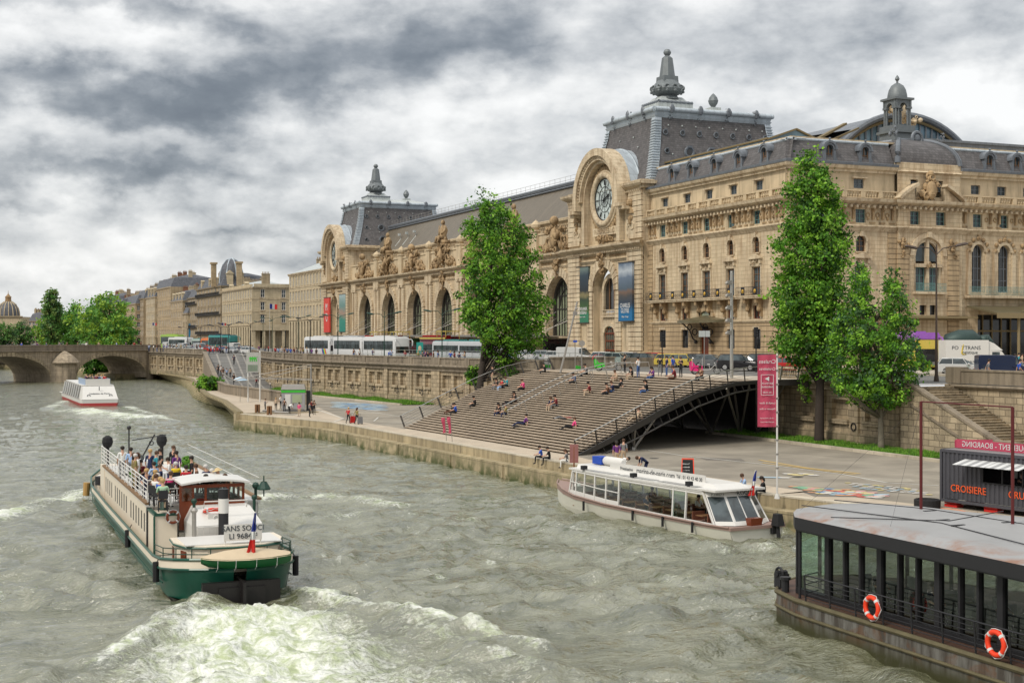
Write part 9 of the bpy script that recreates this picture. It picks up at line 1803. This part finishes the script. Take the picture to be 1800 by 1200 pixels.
for px,py,ps,hd,tp,bt,hr,lb in[(1098,655,'stand',0,'black','black','dark','man in long black coat standing at the top of the steps'),(1122,664,'hold',2,'white','jeans','dark','man in white shirt and jeans standing with a tan bag at the top step'),(1160,661,'hold',1,'black','grey','dark','person in black with cap, first of four standing by the traffic light'),(1172,661,'stand',3,'navy','jeans','dark','person in navy, second of four standing by the traffic light'),(1183,659,'stand',2,'blue','jeans','dark','person in bright blue jacket, third of four by the traffic light'),(1197,663,'hold',3.4,'black','black','brown','person in black, rightmost of four standing by the traffic light'),(1364,650,'stand',2,'grey','grey','brown','person in grey standing right of the pink banner top')]:gperson(ps,px,py,ZS+.03,hd,tp,bt,hr,lb,None,1.06)
for px,py,ps,hd,tp,bt,hr,lb,sc,hk in[(1084,822,'walk',1.2,'purple','beige','dark','woman with tan shoulder bag walking behind the glass boat',1.05,'long'),(1096,818,'walk',1.0,'grey','beige','brown','man in grey shirt walking beside the woman with the tan bag',1.05,'short'),(1091,838,'bend',-.4,'white','jeans','dark','person in white shirt stooping over the boat edge',1,'short'),(1134,838,'bend',3.0,'navy','navy','brown','man in navy shirt bending toward the glass boat roof',1.05,'short'),(466,724,'hold',0,'grey','black','brown','person in grey top beside the timber mooring posts',.9,'short'),(485,722,'stand',1,'beige','black','fair','person in beige top and dark skirt left of the ticket kiosk',.9,'short'),(494,719,'stand',2,'white','black','dark','tall person in white at the left side of the ticket kiosk',1,'short'),(500,724,'stand',1,'brown','black','dark','person in brown at the kiosk corner',.9,'short'),(507,721,'stand',2,'red','black','dark','person in red facing the ticket kiosk',.9,'long'),(509,727,'bend',.4,'white','black','brown','person in white bending before the ticket kiosk',.9,'short'),(526,732,'stand',4,'pink','beige','dark','person with pink top and bare legs before the ticket machine',.9,'long'),(544,733,'stand',0,'grey','black','dark','man in dark grey right of the kiosk, left of a group of three',.95,'short'),(552,729,'hold',5,'black','black','brown','person in black, rightmost of the three beside the kiosk',.95,'long'),(548,727,'stand',2,'maroon','black','dark','person in maroon behind the pair beside the kiosk',.92,'short'),(612,744,'walk',.6,'red','black','fair','traveller in red pulling a red suitcase on the quay',.95,'short'),(627,745,'walk',.6,'olive','black','brown','traveller in olive pulling a grey suitcase on the quay',.95,'long')]:gperson(ps,px,py,ZQ+.02,hd,tp,bt,hr,lb,None,sc,hk)
for px,py,m,lb in((620,743.5,'red','bright red wheeled suitcase on the quay'),(633,745,'cloth_grey','grey wheeled suitcase on the quay')):
 q=gp(px,py,ZQ+.02);t=thing('suitcase',tuple(q),lb,'suitcase');b=B();b.box(-.25,.25,-.15,.15,.06,.72,.03);b.build('shell',m,t,local=True);b=B();b.tube([(-.12,.1,.7),(-.12,.25,1.0),(.12,.25,1.0),(.12,.1,.7)],.012,5);[b.ball((x,y,.04),.04,6)for x in(-.2,.2)for y in(-.1,.1)];b.build('handle','rubber',t,local=True)
t=thing('tote_bag',tuple(gp(1088,812,ZQ+.75)),'tan shoulder bag carried by the walking woman','bag');b=B();b.box(-.2,.2,-.07,.07,0,.32,.02);b.build('bag_body','canvas_tan',t,local=True);b=B();b.tube([(-.15,0,.3),(0,0,.62),(.15,0,.3)],.015,5);b.build('strap','canvas_tan',t,local=True)
def onquay(px,lb,tp,bt,hr,hk='short',sc=1.05,f=.0):
 best=None
 for a,c in zip(QE[:-1],QE[1:]):
  for i in range(400):q=a.lerp(c,i/400);x,y=pr((q.x,q.y,ZQ+.1));
  for i in range(400):
   q=a.lerp(c,i/400);x,y=pr((q.x,q.y,ZQ+.1))
   if best is None or abs(x-px)<best[0]:best=(abs(x-px),q)
 q=best[1];person('sit',(q.x+.12,q.y,ZQ+.1),RIV-.3+RN.uniform(-.2,.2),tp,bt,hr,lb,'people sitting on the quay edge',sc,hk)
for a in((950,'person in royal blue sitting on the quay edge with feet over the ledge','blue','black','dark'),(964,'person in black sitting on the quay edge beside the one in royal blue','black','black','dark'),(995,'person with red hair and grey top sitting on the quay edge','grey','white','brown','long'),(1307,'person in pale blue sitting on the quay edge behind the boat stern flag','pale blue','black','brown'),(1341,'long-haired person in black sitting on the quay edge right of the stern flag','black','black','dark','long')):onquay(*a)
p=gp(355,680,ZQ);person('sit',(p.x,p.y,ZQ+.05),RIV,'black','black','dark','lone person in black sitting on the sloping bank below the ramp')
def onramp(px,py):
 best=None
 for i in range(2):
  for f in np.linspace(0,1,60):
   l,r_=LR[i].lerp(LR[i+1],f),RR[i].lerp(RR[i+1],f)
   for g_ in np.linspace(0,1,40):
    q=l.lerp(r_,g_);x,y=pr(q);d=(x-px)**2+(y-py)**2
    if best is None or d<best[0]:best=(d,q)
 return tuple(best[1]+Vector((0,0,.03)))
for px,py,tp,bt,lb,sc in[(384,658,'black','black','person in black, leftmost of the group walking up the ramp',1.1),(388,661,'white','black','person in white in the group on the left of the ramp',1.1),(391,664,'brown','brown','person in brown in the group on the left of the ramp',1.1),(399,664,'pale blue','black','person in pale blue right of the group on the ramp',1.),(404,664,'beige','black','person in beige right of the one in pale blue on the ramp',1.),(412,641,'navy','black','lone person in navy high in the middle of the ramp',1.2),(411,676,'black','black','cyclist-like figure in black low in the middle of the ramp',1.15),(451,680,'maroon','black','figure in maroon near the foot of the ramp',1.0),(446,657,'white','black','figure in white near the right wall of the ramp',1.0),(475,686,'white','grey','small child in white at the foot of the ramp',.65)]:person('walk',onramp(px,py),R(-90)+RN.uniform(-.6,.6),tp,bt,'dark',lb,None,sc)
cols_=['black','navy','white','grey','blue','red','beige','brown','purple','maroon','pale blue','olive','jeans']
def crowd(pts,X_of,where,grp,ps='stand',sc=1.):
 seen={}
 for i,px in enumerate(pts):
  tp=cols_[(i*5+len(where))%len(cols_)];X,T=X_of(px);
  if T is not None:x,y=at(px,T);z=zst(x,y)if T<500 else ZS
  else:p=onx(px,630,X);x,y,z=X,p.y,ZS+.03
  person(('stand','walk','hold')[i%3]if ps=='stand' else ps,(x,y,z),RN.uniform(0,6.2),tp,('black','jeans','grey','navy')[i%4],('dark','brown','fair','dark')[i%4],'person in %s %s'%(tp,where),grp,sc*RN.uniform(.95,1.05),('short','long')[i%2])
crowd([762,770,792,799,807,817,735,742,748,752,712,688,632,622,655],lambda px:(60.9+max(0,(px-700))*.002,None),'walking behind the quay parapet between the coaches and the leaning tree','pedestrians behind the parapet')
crowd([897,905],lambda px:(66,None),'standing by the low plaza wall right of the leaning tree',None)
crowd([484,489,495,500,505,511,517,522,528,533,540,548,556],lambda px:(None,246-(px-484)*.25),'in the crowd behind the parapet left of the rainbow coach','crowd on the upper quay',sc=1.05)
crowd([368,374,379,386,392,398,420,428,436,444,455,466,472],lambda px:(None,292),'in the crowd at the head of the ramp','crowd at the head of the ramp',sc=1.05)
crowd([282,288,293,299,304,310,318,328,338,346,352,262,270,276],lambda px:(None,322),'in the crowd behind the wall by the bridge end','crowd at the bridge end',sc=1.1)
for i,px in enumerate([22,38,66,82,105,118,137,152,174,205,222,236,248]):
 u=None
 for k in range(600):
  q=BM@Vector((k*.1,-1.6,7.3));
  if pr(q)[0]<px:break
 tp=cols_[(i*4)%13];person('walk' if i%2 else 'stand',tuple(q),i,tp,'black','dark','person in %s crossing the arched bridge behind its parapet'%tp,'pedestrians on the bridge',1.15)
for px,T,tp,bt,lb in((1737,106,'grey','jeans','man in grey vest top walking behind the solid parapet'),(1792,105,'blue','black','person with blue backpack at the right edge behind the parapet'),(1783,125,'pink','beige','person in pink near the entrance, right of the lorry cab'),(1796,128,'beige','white','person in beige at the right edge near the entrance'),(1790,132,'teal','grey','person in teal further back near the entrance')):x,y=at(px,T);person('walk',(x,y,zst(x,y)),HR,tp,bt,'dark',lb,None,1.05)
ZB=zt+.11;ch0=None
def hd2(px,yh,h):a=h/(CH-ZB);return gp(px,(yh-a*HY)/(1-a),ZB)
def bchair(x,y,rot,lb):
 global ch0
 if ch0 is None:
  t=thing('folding_chair',(0,0,0),lb,'chair','folding chairs on the barge deck');b=B();b.box(-.2,.2,-.2,.2,.42,.46);b.build('seat','black_iron',t,local=True);b=B();b.box(-.22,-.18,-.2,.2,.55,.9);b.build('backrest','black_iron',t,local=True)
  for sx in(-1,1):
   for sy in(-1,1):b=B();b.cyl((sx*.18,sy*.18,0),(sx*.18,sy*.18,.42),.015,n=5);b.build('leg','black_iron',t,local=True)
  tree_of(t);ch0=t
 else:t=dup(ch0)
 t.location=(x,y,ZB);t.rotation_euler=(0,0,rot);t['label']=lb
for px,yh,ps,hd,tp,bt,hr,lb,hk in[(213,784,'stand',1.5,'white','grey','dark','man in white shirt at the bow, seen from behind','short'),(230,786,'stand',1.5,'pale blue','grey','dark','man in pale blue shirt at the bow, seen from behind','short'),(217,796,'stand',0,'olive','olive','brown','big man in olive jacket at the port rail','short'),(207,798,'stand',0,'olive','beige','white','white-haired person in olive behind the big man','short'),(235,797,'stand',0,'purple','black','dark','woman in dark purple beside the long table','long'),(242,795,'stand',3,'white','white','brown','woman in white dress beside the long table','long'),(264,789,'stand',1,'navy','navy','fair','fair-haired man in dark suit amidships','short'),(274,792,'hold',0,'teal','black','brown','woman with teal scarf between two suited men','short'),(282,788,'stand',3,'black','black','dark','man in black suit and white tie amidships','short'),(305,783,'stand',4,'black','black','brown','person in black jacket with sunglasses, tallest at starboard','long'),(310,792,'stand',2,'purple','black','dark','person in dark purple before the one with sunglasses','short'),(297,803,'hold',3,'white','navy','dark','waiter in white shirt and dark trousers','short'),(337,801,'stand',3,'black','black','dark','person in black at the starboard rail','short'),(248,808,'chair',4,'maroon','black','dark','dark-haired seated guest behind the long table','short'),(309,812,'chair',1.5,'yellow','black','white','seated guest with bright yellow jacket over the chair','short'),(327,818,'chair',1.4,'red','black','dark','seated guest in red seen from behind','short'),(345,816,'chair',3,'brown','black','brown','seated guest in brown at starboard','short'),(362,817,'chair',2,'navy','black','white','grey-haired seated guest in navy suit at starboard','short'),(373,824,'chair',2,'white','white','white','seated guest in white near the wheelhouse roof','short'),(384,825,'chair',3,'white','beige','straw','seated guest in straw sun hat near the wheelhouse roof','hat'),(248,824,'chair',4.6,'navy','navy','fair','balding seated guest in navy blazer at the table end','short'),(300,829,'chair',1.2,'pink','black','brown','seated guest in magenta pink near the wheelhouse','short'),(276,842,'chair',1.5,'mint','beige','fair','seated guest in mint green shirt nearest the companionway','short'),(277,832,'chair',1.5,'red','black','white','white-haired seated guest in red behind the mint green shirt','short'),(273,826,'chair',1.6,'grey','grey','fair','seated guest in grey behind the white-haired one','short'),(271,812,'chair',2,'pale blue','navy','dark','seated guest in pale blue shirt at the right of the table','short'),(282,816,'chair',3,'navy','black','brown','seated guest in navy right of the pale blue shirt','short'),(246,840,'chair',.5,'blue','white','fair','seated guest in royal blue and white at the port rail','short'),(236,835,'chair',.5,'white','grey','brown','seated guest in white at the port rail behind the blue one','short'),(243,834,'chair',.4,'beige','beige','fair','fair-haired seated guest in beige at the port rail','long')]:
 st=ps!='chair';q=hd2(px,yh,1.74 if st else 1.36)
 q.x=min(max(q.x,bx-2.1),bx+2.2);q.y=min(q.y,by+27.2)
 person(ps,(q.x,q.y,ZB if st else ZB+.46),hd,tp,bt,hr,lb+' on the barge','guests at the barge party' if not st else None,1.,hk)
 if not st:bchair(q.x,q.y,hd,'chair under the '+lb)
person('hold',(bx+.1,by+7.9,3.15-.55),R(90),'black','black','dark','helmsman in black inside the wheelhouse');person('stand',(bx+1.0,by+8.2,3.15-.6),2,'grey','black','brown','second person inside the barge wheelhouse')
for i in range(14):
 x=22.6-1.4+.42*(i%7)+.1*(i//7);y=213.5+4.4+2.2*(i//7)+.3*(i%3);tp=cols_[(i*3)%13];person('chair',(x,y,3.6),1.5,tp,'black',('dark','fair')[i%2],'passenger in %s on the open deck of the far tour boat'%tp,'passengers on the far tour boat',1.1)
for x,y,tp,lb in((29.7,38.2,'black','person in black seated inside the restaurant near its bow window'),(29.6,35.3,'navy','person in navy seated inside the restaurant behind the second lifebuoy post'),(30.6,33.4,'white','person in white seated inside the restaurant amidships')):person('chair',(x,y,1.58),R(-90),tp,'black','brown',lb)
q=KM@Vector((4.2,1.0,0));person('hold',(q.x,q.y,ZQ+.35),math.atan2(-5,.75)-PI/2,'black','black','dark','ticket seller in black inside the container window')
for i,(x,y)in enumerate(((.9,6.0),(-1.0,8.2),(1.0,10.5))):q=VM@Vector((x,y,.78));person('chair',tuple(q),R(-80),('white','navy','maroon')[i],'black','dark','passenger in %s seated inside the glass-sided boat'%('white','navy','maroon')[i])
seen={}
for o in list(bpy.data.objects):
 if o.parent is None and o.get('label'):seen.setdefault(o['label'],[]).append(o)
ORD=['first','second','third','fourth','fifth','sixth','seventh','eighth','ninth','tenth']
for l,os_ in seen.items():
 if len(os_)>1:
  os_.sort(key=lambda o:pr(o.location)[0])
  for k,o in enumerate(os_):w=l.split(' ');o['label']=' '.join(w[:11])+', '+ORD[k]+' such from the left'
clean()
